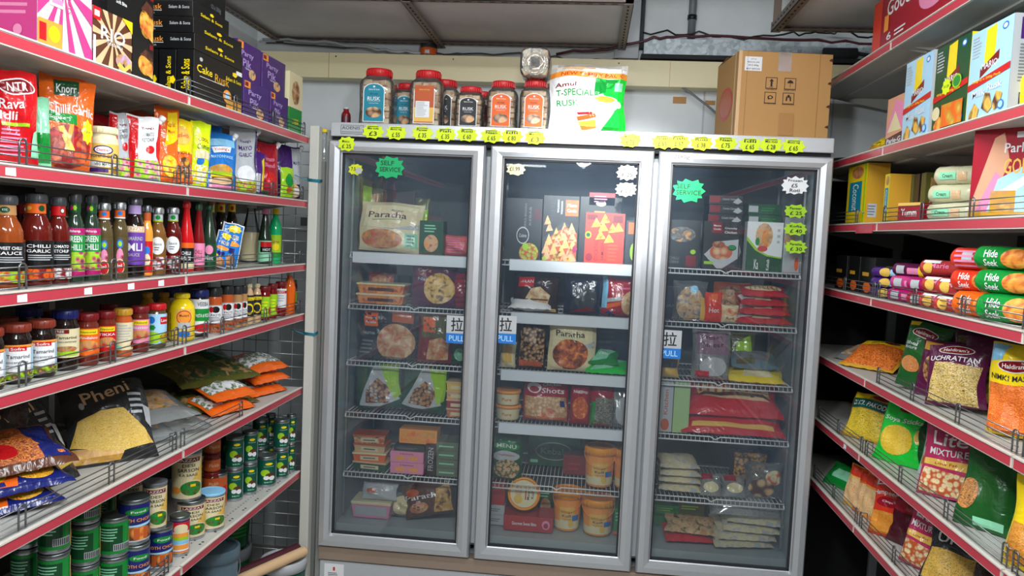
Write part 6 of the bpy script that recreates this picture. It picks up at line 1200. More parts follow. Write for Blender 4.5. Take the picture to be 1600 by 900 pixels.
for i in range(3):
    fz(6, 760, 789, 760, B5('frozen_box', .1, ['lgrey', 'lgrey', 'redbox'][i], [rows(.1, .9, .3, .7, 2, 'grey')] if i < 2 else []), ['grey box at the bottom left corner, middle door', 'grey box on the lower grey box, middle door', 'red box on top of the two grey boxes, middle door'][i], 'box', G2, z=ZF[6]+.006+(0, .042, .084)[i], H=(.041, .041, .095)[i], y=.15)
fz(6, 838, 866, 764, B5('frozen_box', .05, 'dgreen', [e(.5, .4, .3, .3, bread), rows(.2, .8, .7, .9, 2, 'mint')]), 'green box behind the round orange tub', 'box', G2, y=.27)
fz(6, 959, 985, 796, B5('frozen_box', .06, 'green', [rows(.1, .9, .5, .9, 3, 'mint'), r(0, 0, 1, .12, 'orange')]), 'green box at the right corner of the freezer floor, middle door', 'box', G2, y=.15)
# right door
ch = [r(.02, .02, .98, .98, 'char'), r(.22, .76, .5, .98, 'dred'), t('Mama', .36, .91, .2, .04, 'white'), t('Cooks', .36, .84, .2, .04, 'white'), t('Crunchy', .74, .86, .34, .05, 'white'), t('Chicken', .74, .78, .34, .05, 'white'), p([(.03, .3), (.4, .58), (.97, .64), (.97, .24), (.55, .02), (.4, .02)], 'lgrey'), e(.5, .36, .32, .16, 'food:big:lgold:ltan:rustc'), e(.42, .52, .18, .07, 'food:soft:rustc:brown:tan'), e(.8, .46, .12, .06, 'dgreen'), e(.8, .47, .1, .04, 'green'), r(.04, .1, .3, .16, 'lime')]
fz(1, 1040, 1093, 344, B5('frozen_box', .06, 'char', [e(.45, .7, .4, .16, 'food:soft:grey:dgrey:tan'), e(.8, .34, .08, .05, 'lime'), r(.6, .03, .9, .26, 'dred'), t('CHILLI', .25, .2, .3, .06, 'grey'), t('KEBAB', .25, .12, .3, .06, 'grey')]), 'dark box with faded food picture, leftmost on the top shelf, right door', 'box', G3)
fz(1, 1098, 1154, 346, B5('chicken_box', .06, 'char', ch), 'charcoal box with chicken pieces on a white plate', 'box', G3)
fl_ = [r(.02, .2, .32, .9, 'dred'), t('Crunchy Chicken', .6, .6, .4, .3, 'lgrey'), p([(.7, .3), (.85, .8), (.98, .4), (.85, .1)], 'lgrey')]
for i in range(3):
    fz(1, 1107+(2 if i else 0), 1160+(2 if i else 0), 340, B5('chicken_box', .14, 'char', fl_), 'flat charcoal box on the stack behind the chicken box, '+['lowest', 'middle', 'highest'][i], 'box', 'flat charcoal boxes', z=ZF[1]+.006+.178+.036*i, y=.108, H=.035)
fz(1, 1104, 1158, 346, B5('chicken_box', .14, 'char', fl_), 'charcoal box standing behind the chicken box and carrying the flat ones', 'box', G3, y=.172, H=.176)
kb = [r(0, 0, 1, 1, 'white'), p([(0, 0), (1, 0), (1, .30), (.6, .34), (.3, .46), (0, .7)], 'dgreen'), p([(0, .7), (.3, .46), (.6, .34), (1, .30), (1, .27), (.58, .31), (.26, .42), (0, .62)], 'lime'), e(.48, .72, .24, .26, 'food:soft:lorange:ltan:tan'), e(.52, .66, .1, .2, 'food:soft:rustc:lorange:tan'), e(.45, .46, .14, .06, 'red'), e(.3, .6, .06, .08, 'green'), t('Ka', .3, .14, .12, .2, 'white'), t('Kebab', .62, .14, .08, .22, 'white', 90), rows(.84, .94, .55, .9, 3, 'lgrey')]
fz(1, 1165, 1221, 347, B5('kebab_box', .06, 'white', kb), 'white and green kebab box on the top shelf, right door', 'box', G3)
for i in range(2):
    fz(1, 1170, 1222, 346, B5('kebab_box', .14, 'dgreen', [r(.02, .2, .3, .8, 'lgrey'), rows(.4, .9, .3, .7, 2, 'green')]), 'flat dark green box above the kebab box, '+['lower', 'upper'][i], 'box', 'flat dark green boxes', z=ZF[1]+.006+.178+.041*i, y=.112, H=.040)
fz(1, 1172, 1220, 350, B5('kebab_box', .10, 'dgreen', []), 'dark green box standing behind the white and green kebab box', 'box', G3, y=.172, H=.176)
fz(1, 1223, 1252, 340, B5('frozen_box', .06, 'lgrey', [e(.3, .6, .3, .14, 'food:soft:rustc:ltan:tan'), e(.75, .16, .12, .12, 'orange')]), 'white box at the right end of the top shelf behind the lime tags', 'box', G3)
fz(2, 1052, 1106, 440, P5('bread_packet', .06, 'film', [e(.5, .42, .44, .42, 'food:soft:tan:ltan:grey'), e(.6, .78, .12, .1, 'lblue'), r(.8, .02, .95, .6, 'lgold')], 'pillow', 150, 4), 'clear packet of brown flatbread, second shelf, right door', 'packet', G3)
fz(2, 1036, 1062, 448, B5('frozen_box', .05, 'navyd', [t('NAAN', .5, .4, .8, .1, 'grey')]), 'dark blue box at the left corner of the second shelf, right door', 'box', G3, y=.19)
fz(2, 1102, 1130, 458, P5('snack_packet', .05, 'redor', [t('Hot', .5, .4, .6, .16, 'white'), r(.3, .75, .7, .95, 'orange')], 'pillow', 151, 4), 'small bright red packet on the second shelf, right door', 'packet', G3)
fz(2, 1129, 1156, 478, P5('snack_packet', .05, 'cream', [e(.5, .6, .4, .24, 'food:soft:lorange:ltan:rustc'), t('Roti', .5, .25, .5, .16, 'crimson')], 'pillow', 152, 6), 'cream and orange packet right of the small bright red one', 'packet', G3)
fz(2, 1115, 1172, 442, P5('bread_packet', .05, 'rustc', [e(.5, .5, .4, .4, 'food:soft:rustc:tan:brown')], 'pillow', 153, 4), 'brown bread packet deep behind the small red packets, right door', 'packet', G3, y=.24)
rp = [r(.02, .3, .3, .7, 'white'), p([(.3, .2), (.65, .2), (.6, .85), (.34, .8)], 'food:soft:cream:ltan:tan'), r(.7, .3, .95, .7, 'redor')]
for i in range(4):
    fz(2, 1150+(4 if i else 0), 1240, 470, lambda W, H: mk_pouch('naan_packet', W*(1-.05*i), .12, .034, 'redbag', rp if i < 3 else [e(.5, .5, .42, .3, 'food:soft:ltan:cream:rustc'), [r(.2+.1*j, .3, .22+.1*j, .7, 'rustc') for j in range(7)]], 'pillow', 154+i, 74), 'red flatbread packet, '+['bottom', 'second', 'third', 'top'][i]+' of the pile on the second shelf, right door', 'packet', 'red flatbread packets', z=ZF[2]+.006+.035*i, rz=(3, -4, 4, -3)[i])
fz(3, 1032, 1062, 560, P5('frozen_packet', .05, 'lgold', [r(.1, .5, .9, .9, 'grey')], 'pillow', 160), 'pale yellow packet under the pull sticker, right door', 'packet', G3)
fz(3, 1082, 1143, 518, P5('meat_packet', .06, 'cloudy', [r(.1, .5, .9, .95, 'plum2'), t('Frozen', .5, .85, .5, .08, 'maroon'), t('Paneer', .5, .7, .6, .1, 'maroon'), e(.55, .25, .36, .2, 'lgrey'), r(.1, .03, .45, .16, 'red')], 'slab', 161, 10), 'cloudy white packet with dark writing, third shelf, right door', 'packet', G3)
fz(3, 1138, 1180, 522, P5('frozen_packet', .05, 'olive', [p([(.2, .4), (.9, .6), (.8, .95), (.3, .8)], 'lime')], 'pillow', 162), 'olive green packet upright on the third shelf, right door', 'packet', G3, y=.2)
fz(3, 1140, 1228, 575, P5('yellow_packet', .04, 'yellow', [p([(.25, .2), (.8, .2), (.75, .7), (.3, .75)], 'cream')], 'pillow', 163, 74), 'bright yellow packet lying at the shelf edge, right door', 'packet', G3, H=.12, y=.088, rz=-4)
fz(3, 1145, 1218, 550, P5('frozen_packet', .05, 'bluegrey', [e(.5, .5, .4, .3, 'grey'), r(.1, .1, .5, .3, 'olive')], 'pillow', 164, 70), 'blue grey packet lying on the yellow packet, right door', 'packet', G3, H=.13, z=ZF[3]+.006+.045, y=.115)
fz(4, 1028, 1050, 597, B5('frozen_box', .06, 'lgrey', [t('Kitchen', .5, .6, .3, .5, 'rustc', 90), e(.5, .15, .3, .12, 'rustc')]), 'tall white box at the left of the fourth shelf, right door', 'box', G3)
fz(4, 1051, 1076, 598, B5('frozen_box', .06, 'palelime', []), 'tall pale green box beside the white one, right door', 'box', G3)
nn = [t('Tandoori', .3, .9, .24, .06, 'lpink'), t('NAAN', .6, .9, .3, .08, 'lpink'), r(.12, .40, .92, .82, 'food:soft:lgold:cream:rustc'), [p([(.14+.085*j, .5), (.17+.085*j, .5), (.20+.085*j, .78), (.17+.085*j, .78)], 'rustc') for j in range(8)], p([(.1, .40), (.9, .36), (.85, .46), (.2, .5)], 'brown'), p([(.15, .36), (.9, .3), (.8, .40), (.2, .42)], 'ltan')]
for i in range(2):
    fz(4, 1068, 1230, 640, lambda W, H: mk_pouch('naan_packet', W*(1.0-.06*i), .21, .075, 'redbag', nn if i else [p([(.1, .1), (.9, .1), (.9, .2), (.1, .2)], 'lgold')], 'pillow', 166+i, 62-6*i), 'large red naan packet, '+['lower', 'upper'][i]+' of two on the fourth shelf, right door', 'packet', 'large red naan packets', z=ZF[4]+.006+.072*i, y=.09+.02*i)
for i in range(4):
    q = mk_pouch('pitta_bread', .17-.004*i, .15, .034, 'food:soft:lgrey:cream:ltan2', [], 'pillow', 170+i, 84); put(q, (solve_x(1062, .12, .62), .11+.003*i, ZF[5]+.007+.03*i), radians(-4+3*i), 'round white flatbread, '+['lowest', 'second', 'third', 'top'][i]+' of the stack on the fifth shelf, right door', 'bread', 'white flatbreads in the right door')
for i, (l, r_, top) in enumerate(((1094, 1130, 736), (1130, 1168, 740))):
    fz(5, l, r_, top, lambda W, H: mk_pouch('frozen_packet', W, .1, .05, 'cloudy', [r(.1, .6, .6, .9, 'crimson'), e(.5, .3, .35, .2, 'cream')], 'pillow', 175+i, 45), 'cloudy packet with red mark, '+['left', 'right'][i]+' of two on the fifth shelf, right door', 'packet', G3)
    fz(5, l, r_, top, lambda W, H: mk_box('white_tray', W, .1, .028, 'lgrey', []), 'white tray under the cloudy packets', 'tray', G3, z=ZF[5]+.006) if False else None
fz(5, 1166, 1226, 728, P5('nugget_bag', .07, 'film', [e(.4, .3, .34, .26, 'food:big:lgold:ltan:brown'), e(.75, .6, .24, .2, 'food:big:ltan:cream:rustc')], 'pillow', 178, 10), 'clear bag of brown nuggets on the fifth shelf, right door', 'bag', G3)
fz(5, 1140, 1205, 706, P5('spice_bag', .06, 'dbrown', [r(.1, .1, .9, .9, 'food:chunks:rustc:gold:brown')], 'pillow', 179, 6), 'dark bag of brown pieces deep on the fifth shelf, right door', 'bag', G3, y=.26)
for i, (l, r_, top, c_) in enumerate(((1022, 1060, 790, 'green'), (1060, 1100, 786, 'olive'))):
    fz(6, l, r_, top, B5('frozen_box', .1, c_, [rows(.1, .9, .7, .9, 2, 'lime')]), ['green', 'olive'][i]+' box deep on the freezer floor, right door', 'box', G3, y=.3)
for i, (c_, lb, zz_) in enumerate((('redbag', 'flat red packet on the freezer floor, right door', 0), ('food:soft:tan:ltan:olive', 'flat tan packet lying on the red one, right door', .035))):
    fz(6, 1040, 1118, 850, P5('frozen_packet', .035, c_, [], 'pillow', 182+i, 76), lb, 'packet', G3, H=.13, z=ZF[6]+.007+zz_, rz=5-10*i)
for i in range(4):
    q = mk_pouch('pitta_bread', .235-.006*i, .20, .034, 'food:soft:lgrey:cream:ltan2', [], 'pillow', 190+i, 82); put(q, (solve_x(1165+5*i, .10, .45), .09+.008*i, ZF[6]+.007+.030*i), radians(10-6*i), 'large white flatbread, '+['lowest', 'second', 'third', 'top'][i]+' of the heap on the freezer floor, right door', 'bread', 'large white flatbreads')
fz(6, 1112, 1220, 790, P5('bread_bag', .05, 'cloudy', [], 'pillow', 195, 55), 'cloudy bag draped over the large white flatbreads', 'bag', G3, z=ZF[6]+.007+.128, H=.12, W=.26)
fz(6, 1110, 1150, 786, P5('ice_bag', .06, 'white', [], 'pillow', 196, 30), 'knotted white bag behind the large white flatbreads', 'bag', G3, y=.30)
# ------------------------------------------------------------------ right shelves
R = lambda *a, **k: item('R', *a, **k)
gd_ = [r(0, 0, .1, 1, 'redor'), t('Good', .28, .72, .24, .3, 'white'), e(.62, .45, .13, .26, 'lpink'), e(.62, .45, .06, .12, 'crimson'), [p([(.62+.13*cos(a), .5+.3*sin(a)), (.62+.08*cos(a), .5+.17*sin(a)), (.62+.08*cos(a+.25), .5+.17*sin(a+.25)), (.62+.13*cos(a+.25), .5+.3*sin(a+.25))], 'white') for a in [.3+.42*i for i in range(7)]], t('6', .2, .18, .05, .14, 'white'), rows(.26, .4, .1, .24, 2, 'white'), r(.14, .3, .19, .6, 'lorange'), r(.8, .55, .96, .8, 'lpink')]
R(1, 1363, 1540, -80, lambda W, H: mk_box('biscuit_carton', W, .25, .174, 'crimson', gd_, [r(0, 0, 1, 1, 'crimson')]), 'crimson biscuit carton with pink ring on the topmost right shelf', 'box', None, d=.008, exact=True)
def rb(bg, txt, two='red', foodc='food:big:lorange:lgold:brown'):
    return [r(0, 0, 1, 1, bg), p([(.38, .97), (.62, .99), (.62, .66), (.5, .56), (.36, .62)], 'yellow'), p([(.28, .56), (.72, .70), (.72, .60), (.28, .46)], 'dred'), t('MARIO', .5, .58, .38, .07, 'white', 0, .0), e(.82, .92, .07, .04, 'blue'), e(.82, .92, .045, .025, 'white'), rows(.05, .3, .7, .95, 7, 'lgrey'), p([(0, .42), (1, .52), (1, .45), (0, .35)], two), t('400g=2 x 200g Pack', .45, .435, .7, .035, 'yellow'), t(txt[0], .3, .30, .34, .08, 'white'), t(txt[1], .68, .33, .34, .08, 'white'), p([(.08, .08), (.22, .2), (.34, .12), (.3, .02), (.1, .0)], foodc), p([(.4, .12), (.46, .28), (.58, .26), (.66, .1), (.56, .05)], foodc), p([(.66, .14), (.74, .26), (.88, .22), (.82, .08), (.7, .06)], foodc), e(.86, .1, .07, .05, 'blue'), e(.86, .1, .05, .035, 'sky')]
gR_ = 'rusk boxes on the second right shelf'
side = [r(0, 0, 1, 1, 'lgrey'), r(.15, .74, .9, .96, 'purple'), rows(.15, .9, .3, .7, 12, 'grey'), [r(.2+.05*i, .08, .225+.05*i, .2, 'black') for i in range(12)], e(.5, .24, .12, .04, 'blue')]
R(2, 1384, 1411, 150, lambda W, H: mk_box('biscuit_box', W, .10, H, 'skin', [p([(0, .3), (.5, .95), (1, .8), (1, .3)], 'lpink'), p([(.1, .3), (.5, .7), (.9, .3)], 'cream'), p([(0, 0), (1, .02), (1, .26), (0, .18)], 'maroon'), t('Parle-G', .5, .12, .8, .1, 'white')]), 'small biscuit box with maroon band at the far end of the second right shelf', 'box', None, d=.015, exact=True)
R(2, 1410, 1452, 89, lambda W, H: mk_box('rusk_box', W, .075, H, 'sky', rb('sky', ('Milk', 'Rusk')), side), 'pale blue milk rusk box, the smaller looking one left of the green box', 'box', gR_, d=.012, exact=True)
R(2, 1457, 1510, 64, lambda W, H: mk_box('rusk_box', W, .06, H, 'dgreen', rb('dgreen', ('', ''), 'red', 'food:big:lgold:lorange:rustc')+[e(.7, .52, .13, .08, 'lime'), e(.7, .52, .10, .06, 'green'), st(.4, .5, .14, .1, 'neon', 8), t('SUJI', .4, .5, .16, .04, 'dgreen'), r(.30, .04, .92, .30, 'food:big:lgold:gold:orange'), e(.14, .22, .12, .08, 'cream')], [r(0, 0, 1, 1, 'yellow')]), 'dark green semolina rusk box with yellow side', 'box', gR_, d=.012, exact=True)
R(2, 1511, 1576, 38, lambda W, H: mk_box('rusk_box', W, .11, H, 'sky', rb('sky', ('Milk', 'Rusk')), side), 'pale blue milk rusk box nearest the viewer, with grey side panel', 'box', gR_, d=.012, exact=True)
R(2, 1583, 1640, 100, lambda W, H: mk_pouch('snack_packet', W, H, .05, 'yellow', [e(.5, .4, .2, .1, 'dred')], 'pillow', 200, 5), 'yellow packet at the right edge of view on the second right shelf', 'packet', None, a=30, d=.02)
q = MB().lathe([(.0, .002), (.085, .002), (.1, .03), (.103, .03), (.103, .034), (.098, .034), (.084, .008), (0, .008)], ('grey', 'metal'), 28); q.tube([(.10, 0, .03), (.16, 0, .05), (.23, 0, .06)], [.006, .009, .008], ('black', 'paint'), 8)
put(q.build('frying_pan'), (XR+.14, .42, ZR[2]+.002), radians(150), 'grey metal pan with black handle at the far end of the second right shelf', 'pan')
R(2, 1345, 1392, 218, lambda W, H: mk_pouch('snack_packet', .12, .11, .05, 'gold', [e(.5, .5, .35, .3, 'food:soft:gold:yellow:olive')], 'pillow', 201, 50), 'gold packet lying beside the pan', 'packet', None, a=20, d=.06)
# shelf 3
co = [r(0, 0, 1, 1, 'yellow'), r(.12, .22, .75, .72, 'teal'), t('Coconut', .44, .46, .3, .44, 'white', -90), e(.5, .87, .3, .1, 'food:soft:lorange:tan:rustc'), r(.86, 0, .93, 1, 'lime')]
R(3, 1322, 1352, 258, lambda W, H: mk_box('biscuit_box', W, .075, H, 'gold', co, [r(.0, 0, 1, 1, 'gold'), r(.1, .12, .5, .34, 'lgrey'), rows(.1, .5, .14, .32, 4, 'grey')]), 'yellow coconut biscuit box with teal oval at the far end of the third right shelf', 'box', 'yellow biscuit boxes', d=.03, exact=True)
R(3, 1380, 1388, 272, lambda W, H: mk_box('biscuit_box', W, .09, H, 'gold', co, [r(0, 0, 1, 1, 'gold'), rows(.1, .9, .1, .2, 1, 'tan')]), 'yellow biscuit box seen side on, second from the far end', 'box', 'yellow biscuit boxes', d=.035, exact=True)
for i, (l, r_, c_) in enumerate(((1409, 1415, 'dred'), (1418, 1424, 'olive'), (1427, 1433, 'dbrown'), (1436, 1443, 'olive'))):
    R(3, l, r_, 270, lambda W, H: mk_box('slim_box', W, .15, .16, c_, [], [r(.1, .1, .9, .9, 'food:soft:'+c_+':tan:gold')]), ['dark red', 'olive', 'dark brown', 'mustard olive'][i]+' slim box on edge behind the leaning brown packet', 'box', 'slim boxes on edge', d=.10, exact=True)
R(3, 1402, 1452, 286, lambda W, H: mk_pouch('brown_packet', .16, .15, .03, 'kraft', [r(.1, .1, .6, .5, 'brown')], 'pillow', 210, 55, roll=10), 'kraft brown packet leaning back on the third right shelf', 'packet', None, a=30, d=.06)
R(3, 1435, 1478, 296, lambda W, H: mk_pouch('maroon_packet', W, .1, .04, 'maroon', [r(.2, .3, .8, .7, 'crimson'), e(.2, .1, .1, .1, 'mint')], 'pillow', 211, 40), 'maroon packet lying behind the red biscuit pack', 'packet', None, a=30, d=.08)
R(3, 1405, 1436, 322, lambda W, H: mk_box('biscuit_pack', W, .05, .06, 'crimson', [t('Yumm', .5, .5, .7, .4, 'white'), r(0, .85, 1, 1, 'lgold')]), 'small crimson biscuit pack with white lettering behind the guard', 'packet', None, a=20, d=.02)
R(3, 1470, 1522, 252, lambda W, H: mk_pouch('snack_packet', .15, .17, .04, 'dorange', [e(.5, .5, .3, .2, 'food:soft:orange:lorange:brown'), p([(0, .3), (.2, .4), (.2, .8), (0, .7)], 'yellow')], 'pillow', 212, 20, roll=-20), 'orange brown pouch leaning in the dark back of the third right shelf', 'pouch', None, a=30, d=.2)
for i, (l, r_) in enumerate(((1458, 1508), (1460, 1510), (1474, 1516))):
    R(3, l, r_, 330, lambda W, H: mk_roll('biscuit_roll', .15, .052, 'creamroll', [r(.1, .35, .5, .6, 'mint'), t('Cream', .3, .48, .24, .12, 'dgreen'), r(.55, .3, .75, .6, 'ltan')], 213+i), 'cream coloured biscuit roll, '+['bottom', 'middle', 'top'][i]+' of three stacked', 'packet', 'cream biscuit rolls', a=35, d=.04+.01*i, z=ZR[3]+.001+.051*i)
R(3, 1518, 1605, 216, lambda W, H: mk_box('biscuit_box', W*.95, .05, .235, 'crimson', [r(0, 0, 1, .08, 'gold'), p([(0, .1), (.35, .85), (.5, .9), (.62, .6), (.3, .08), (0, .08)], 'skin'), p([(.1, .08), (.4, .5), (.5, .45), (.35, .08)], 'lpink'), p([(.3, .08), (.45, .42), (1, .6), (1, .08)], 'sky'), p([(.5, .3), (1, .5), (1, .42), (.55, .2)], 'white'), r(.35, .08, .75, .3, 'food:big:lgold:tan:gold'), t('Parle', .72, .74, .4, .1, 'white'), t('GOLD', .78, .55, .5, .16, 'lgold'), r(.7, .84, .9, .9, 'white')]), 'crimson and gold biscuit box leaning on the third right shelf', 'box', None, a=38, d=.035).__class__
# shelf 4
for i, (l, r_) in enumerate(((1326, 1342), (1345, 1365), (1305, 1322))):
    R(4, l, r_, 402, lambda W, H: mk_box('chocolate_box', W, .12, .13, 'black', [r(.1, .5, .6, .6, 'gold'), e(.5, .2, .3, .14, 'orange')], [r(.3, .2, .6, .8, 'olive'), e(.7, .25, .2, .15, 'lorange')]), ['black box with orange pattern, left of the purple packs', 'plain black box right beside the purple packs', 'black box at the dark far end of the fourth right shelf'][i], 'box', 'black boxes on the fourth right shelf', d=.03, exact=True)
for i, (l, r_, zz_, dd) in enumerate(((1362, 1400, 0, .03), (1364, 1402, .034, .03), (1366, 1402, .068, .04))):
    R(4, l, r_, 440, lambda W, H: mk_roll('biscuit_roll', .13, .034, 'purple', [e(.5, .5, .2, .3, 'lgold'), r(.7, .3, .9, .7, 'sky')], 220+i), 'purple biscuit roll, '+['bottom', 'middle', 'top'][i]+' of three', 'packet', 'purple biscuit rolls', a=30, d=dd, z=ZR[4]+.001+zz_)
for i, (l, r_, zz_, dd) in enumerate(((1392, 1432, 0, .03), (1396, 1438, .040, .035), (1402, 1440, .08, .05), (1428, 1462, 0, .03), (1425, 1465, .042, .035))):
    R(4, l, r_, 440, lambda W, H: mk_roll('biscuit_roll', .14, .041, ['magenta', 'pink', 'plum', 'crimson', 'magenta'][i], [r(.1, .3, .35, .7, 'lgrey'), r(.45, .3, .8, .6, 'lpink'), r(.8, .2, .95, .7, 'yellow')], 225+i), ['magenta roll at the bottom beside the purple rolls', 'pink roll above the lower magenta roll', 'plum roll on top of the pink roll', 'crimson roll at the bottom right of the magenta rolls', 'magenta roll on the crimson roll'][i], 'packet', 'pink and magenta biscuit rolls', a=30, d=dd, z=ZR[4]+.001+zz_)
for i, (l, r_, zz_, dd) in enumerate(((1448, 1488, 0, .03), (1452, 1492, .046, .035), (1446, 1492, .092, .05), (1478, 1508, 0, .025), (1482, 1512, .046, .03))):
    R(4, l, r_, 440, lambda W, H: mk_roll('biscuit_roll', .15, .045, 'redroll', [t('Marie', .5, .6, .5, .2, 'lpink'), e(.2, .5, .12, .25, 'lgold'), r(.05, .7, .5, .85, 'white')], 232+i), 'red biscuit roll, '+['left pile, bottom', 'left pile, middle', 'left pile, top', 'right pile, bottom', 'right pile, upper'][i], 'packet', 'red biscuit rolls', a=30, d=dd, z=ZR[4]+.001+zz_)
hs = [t('Hide', .24, .62, .22, .22, 'white'), t('Seek', .24, .36, .22, .2, 'white'), e(.62, .5, .22, .3, 'food:soft:lgold:lorange:rustc')]
for i, (l, r_, zz_, D_) in enumerate(((1506, 1554, 0, .064), (1500, 1556, .064, .055), (1504, 1552, .119, .055))):
    R(4, l, r_, 440, lambda W, H: mk_roll('biscuit_roll', .17, D_, 'redor' if i else 'orange', hs if i < 2 else [r(.2, .4, .4, .7, 'lgrey'), r(.6, .2, .8, .8, 'white'), rows(.05, .9, .2, .8, 4, 'lpink')], 240+i), 'orange red biscuit roll, '+['bottom', 'middle', 'top'][i]+' of three left of the green rolls', 'packet', 'orange red biscuit rolls', a=32, d=.03, z=ZR[4]+.001+zz_)
for i, (l, r_, zz_, D_) in enumerate(((1550, 1606, 0, .068), (1548, 1606, .068, .056), (1544, 1606, .124, .056))):
    R(4, l, r_, 440, lambda W, H: mk_roll('biscuit_roll', .19, D_, 'green', hs, 245+i), 'green biscuit roll, '+['bottom', 'middle', 'top'][i]+' of three at the right edge', 'packet', 'green biscuit rolls', a=32, d=.03, z=ZR[4]+.001+zz_)
# shelf 5
hal = lambda bg, y=.84: [e(.5, y, .3, .07, 'white'), e(.5, y, .28, .06, 'dred'), t("Haldiram's", .5, y, .42, .05, 'white')]
def lying(k, y, d, W_, H_, T_, c, els, lean, label, seed, name='snack_packet', rz=-65, z=0, group=None, kind='pillow', roll=0):
    o = mk_pouch(name, W_, H_, T_, c, els, kind, seed, lean, roll=roll); put(o, (XR+d, y, ZR[k]+.001+z), radians(rz), label, 'packet', group); return o
lying(5, -.13, .06, .21, .19, .05, 'gold', [r(.04, .05, .96, .7, 'food:strands:lorange:orange:brown'), r(.04, .7, .96, .95, 'yellow'), e(.6, .84, .14, .08, 'dred'), t('NIMKI', .4, .8, .3, .07, 'char')], 66, 'yellow packet of orange strands lying at the far end of the fifth right shelf', 250, 'snack_packet', -50)
lying(5, .02, .09, .26, .2, .05, 'cloudy', [r(.1, .1, .9, .8, 'food:soft:lgrey:tan:grey')], 72, 'cloudy packet lying deep behind the orange strand packet', 251, 'snack_packet', -60, .0)
R(5, 1390, 1456, 508, lambda W, H: mk_pouch('snack_packet', W*.92, H, .06, 'green2', hal('g')+[r(.04, .93, .28, .99, 'yellow'), t('Bhel', .3, .66, .3, .05, 'lgrey'), t('Mixture', .3, .6, .34, .05, 'lgrey'), e(.35, .36, .25, .12, 'food:strands:lorange:tan:rustc'), e(.8, .75, .14, .03, 'lgrey')], 'pillow', 252, 8, roll=6), 'dark green snack packet with red oval standing on the fifth right shelf', 'packet', None, a=35, d=.03)
R(5, 1442, 1475, 535, lambda W, H: mk_pouch('snack_packet', .14, .17, .05, 'plum', [e(.5, .5, .3, .3, 'food:chunks:rustc:tan:brown'), r(.1, .8, .5, .95, 'gold')], 'pillow', 253, 10), 'plum packet with gold corner between the green and the maroon packets', 'packet', None, a=35, d=.09)
R(5, 1442, 1528, 545, lambda W, H: mk_pouch('snack_packet', W*.98, H*1.0, .06, 'plum', hal('p', .9)+[t('UCHRATTAN', .5, .76, .8, .08, 'white'), p([(.08, .06), (.9, .02), (.95, .66), (.2, .70)], 'food:strands:cream:lgold:olive')], 'pillow', 254, 10, roll=-6), 'plum packet with window of pale strands, front of the plum packets', 'packet', 'plum packets', a=35, d=.035)
R(5, 1505, 1552, 555, lambda W, H: mk_pouch('snack_packet', .16, .2, .05, 'plum', [r(.1, .1, .9, .6, 'food:soft:tan:olive:lgold'), p([(0, .65), (1, .6), (1, .7), (0, .75)], 'magenta')], 'pillow', 255, 10), 'plum packet half hidden right of the front plum packet', 'packet', 'plum packets', a=30, d=.15)
R(5, 1480, 1545, 515, lambda W, H: mk_pouch('snack_packet', .18, .2, .05, 'plum', [r(.1, .3, .9, .9, 'food:strands:ltan:olive:brown')], 'pillow', 256, 12), 'plum packet standing in the dark back row', 'packet', 'plum packets', a=30, d=.2)
R(5, 1535, 1625, 545, lambda W, H: mk_pouch('snack_packet', W, H*1.02, .07, 'yellow', [r(.03, .03, .97, .56, 'food:strands:lorange:orange:rustc'), p([(.02, .98), (.34, .98), (.28, .82), (.02, .78)], 'lblue'), hal('y', .76), t('NIMKI MASALA', .5, .63, .8, .06, 'char'), e(.92, .78, .05, .025, 'lblue')], 'slab', 257, 6, roll=-3), 'large yellow packet with orange strands near the right edge of the fifth shelf', 'packet', None, a=38, d=.035)
# shelf 6
R(6, 1316, 1376, 622, lambda W, H: mk_pouch('snack_packet', W, .17, .05, 'gold', [r(.03, .03, .97, .62, 'food:strands:lgold:yellow:olive'), r(.03, .64, .97, .86, 'teal2'), t('BHEL PAKODI', .5, .75, .8, .11, 'white'), r(.04, .86, .4, .98, 'yellow'), e(.65, .93, .2, .05, 'dred')], 'pillow', 260, 24), 'gold snack packet with teal band at the far end of the sixth right shelf', 'packet', None, a=35, d=.03)
R(6, 1362, 1432, 634, lambda W, H: mk_pouch('snack_packet', W, .19, .055, 'bgreen', [t('Soya Sticks', .5, .72, .8, .1, 'white'), e(.45, .38, .34, .26, 'food:strands:lgold:yellow:gold'), e(.9, .5, .1, .12, 'lgold'), e(.5, .93, .2, .05, 'dred')], 'pillow', 261, 22), 'bright green soya sticks packet', 'packet', None, a=38, d=.03)
R(6, 1395, 1440, 650, lambda W, H: mk_pouch('snack_packet', .16, .18, .05, 'dgreen', [], 'pillow', 262, 22), 'dark green packet behind the soya sticks packet', 'packet', None, a=30, d=.10)
R(6, 1432, 1478, 668, lambda W, H: mk_pouch('snack_packet', W, .16, .04, 'silver', [t('SALTED', .5, .72, .7, .09, 'char'), t('PEANUTS', .5, .58, .7, .09, 'char'), e(.5, .9, .3, .07, 'dred'), e(.4, .25, .3, .2, 'food:chunks:ltan:lorange:rustc')], 'pillow', 263, 12), 'silver salted peanuts packet behind the pink packet', 'packet', None, a=30, d=.12)
li = [t('Lite', .5, .76, .6, .18, 'white'), t('MIXTURE', .5, .58, .7, .09, 'white'), p([(.05, .48), (.95, .48), (.95, .36), (.05, .4)], 'lgold'), t('Low Fat', .5, .43, .4, .04, 'crimson'), p([(.03, .03), (.97, .03), (.9, .3), (.5, .34), (.1, .36)], 'food:chunks:lgold:cream:rustc'), e(.5, .93, .24, .04, 'dred')]
R(6, 1432, 1518, 690, lambda W, H: mk_pouch('snack_packet', W*.95, .21, .06, 'pinkbag', li, 'pillow', 264, 18, roll=-4), 'pink mixture packet with white script on the sixth right shelf', 'packet', 'pink mixture packets', a=40, d=.035)
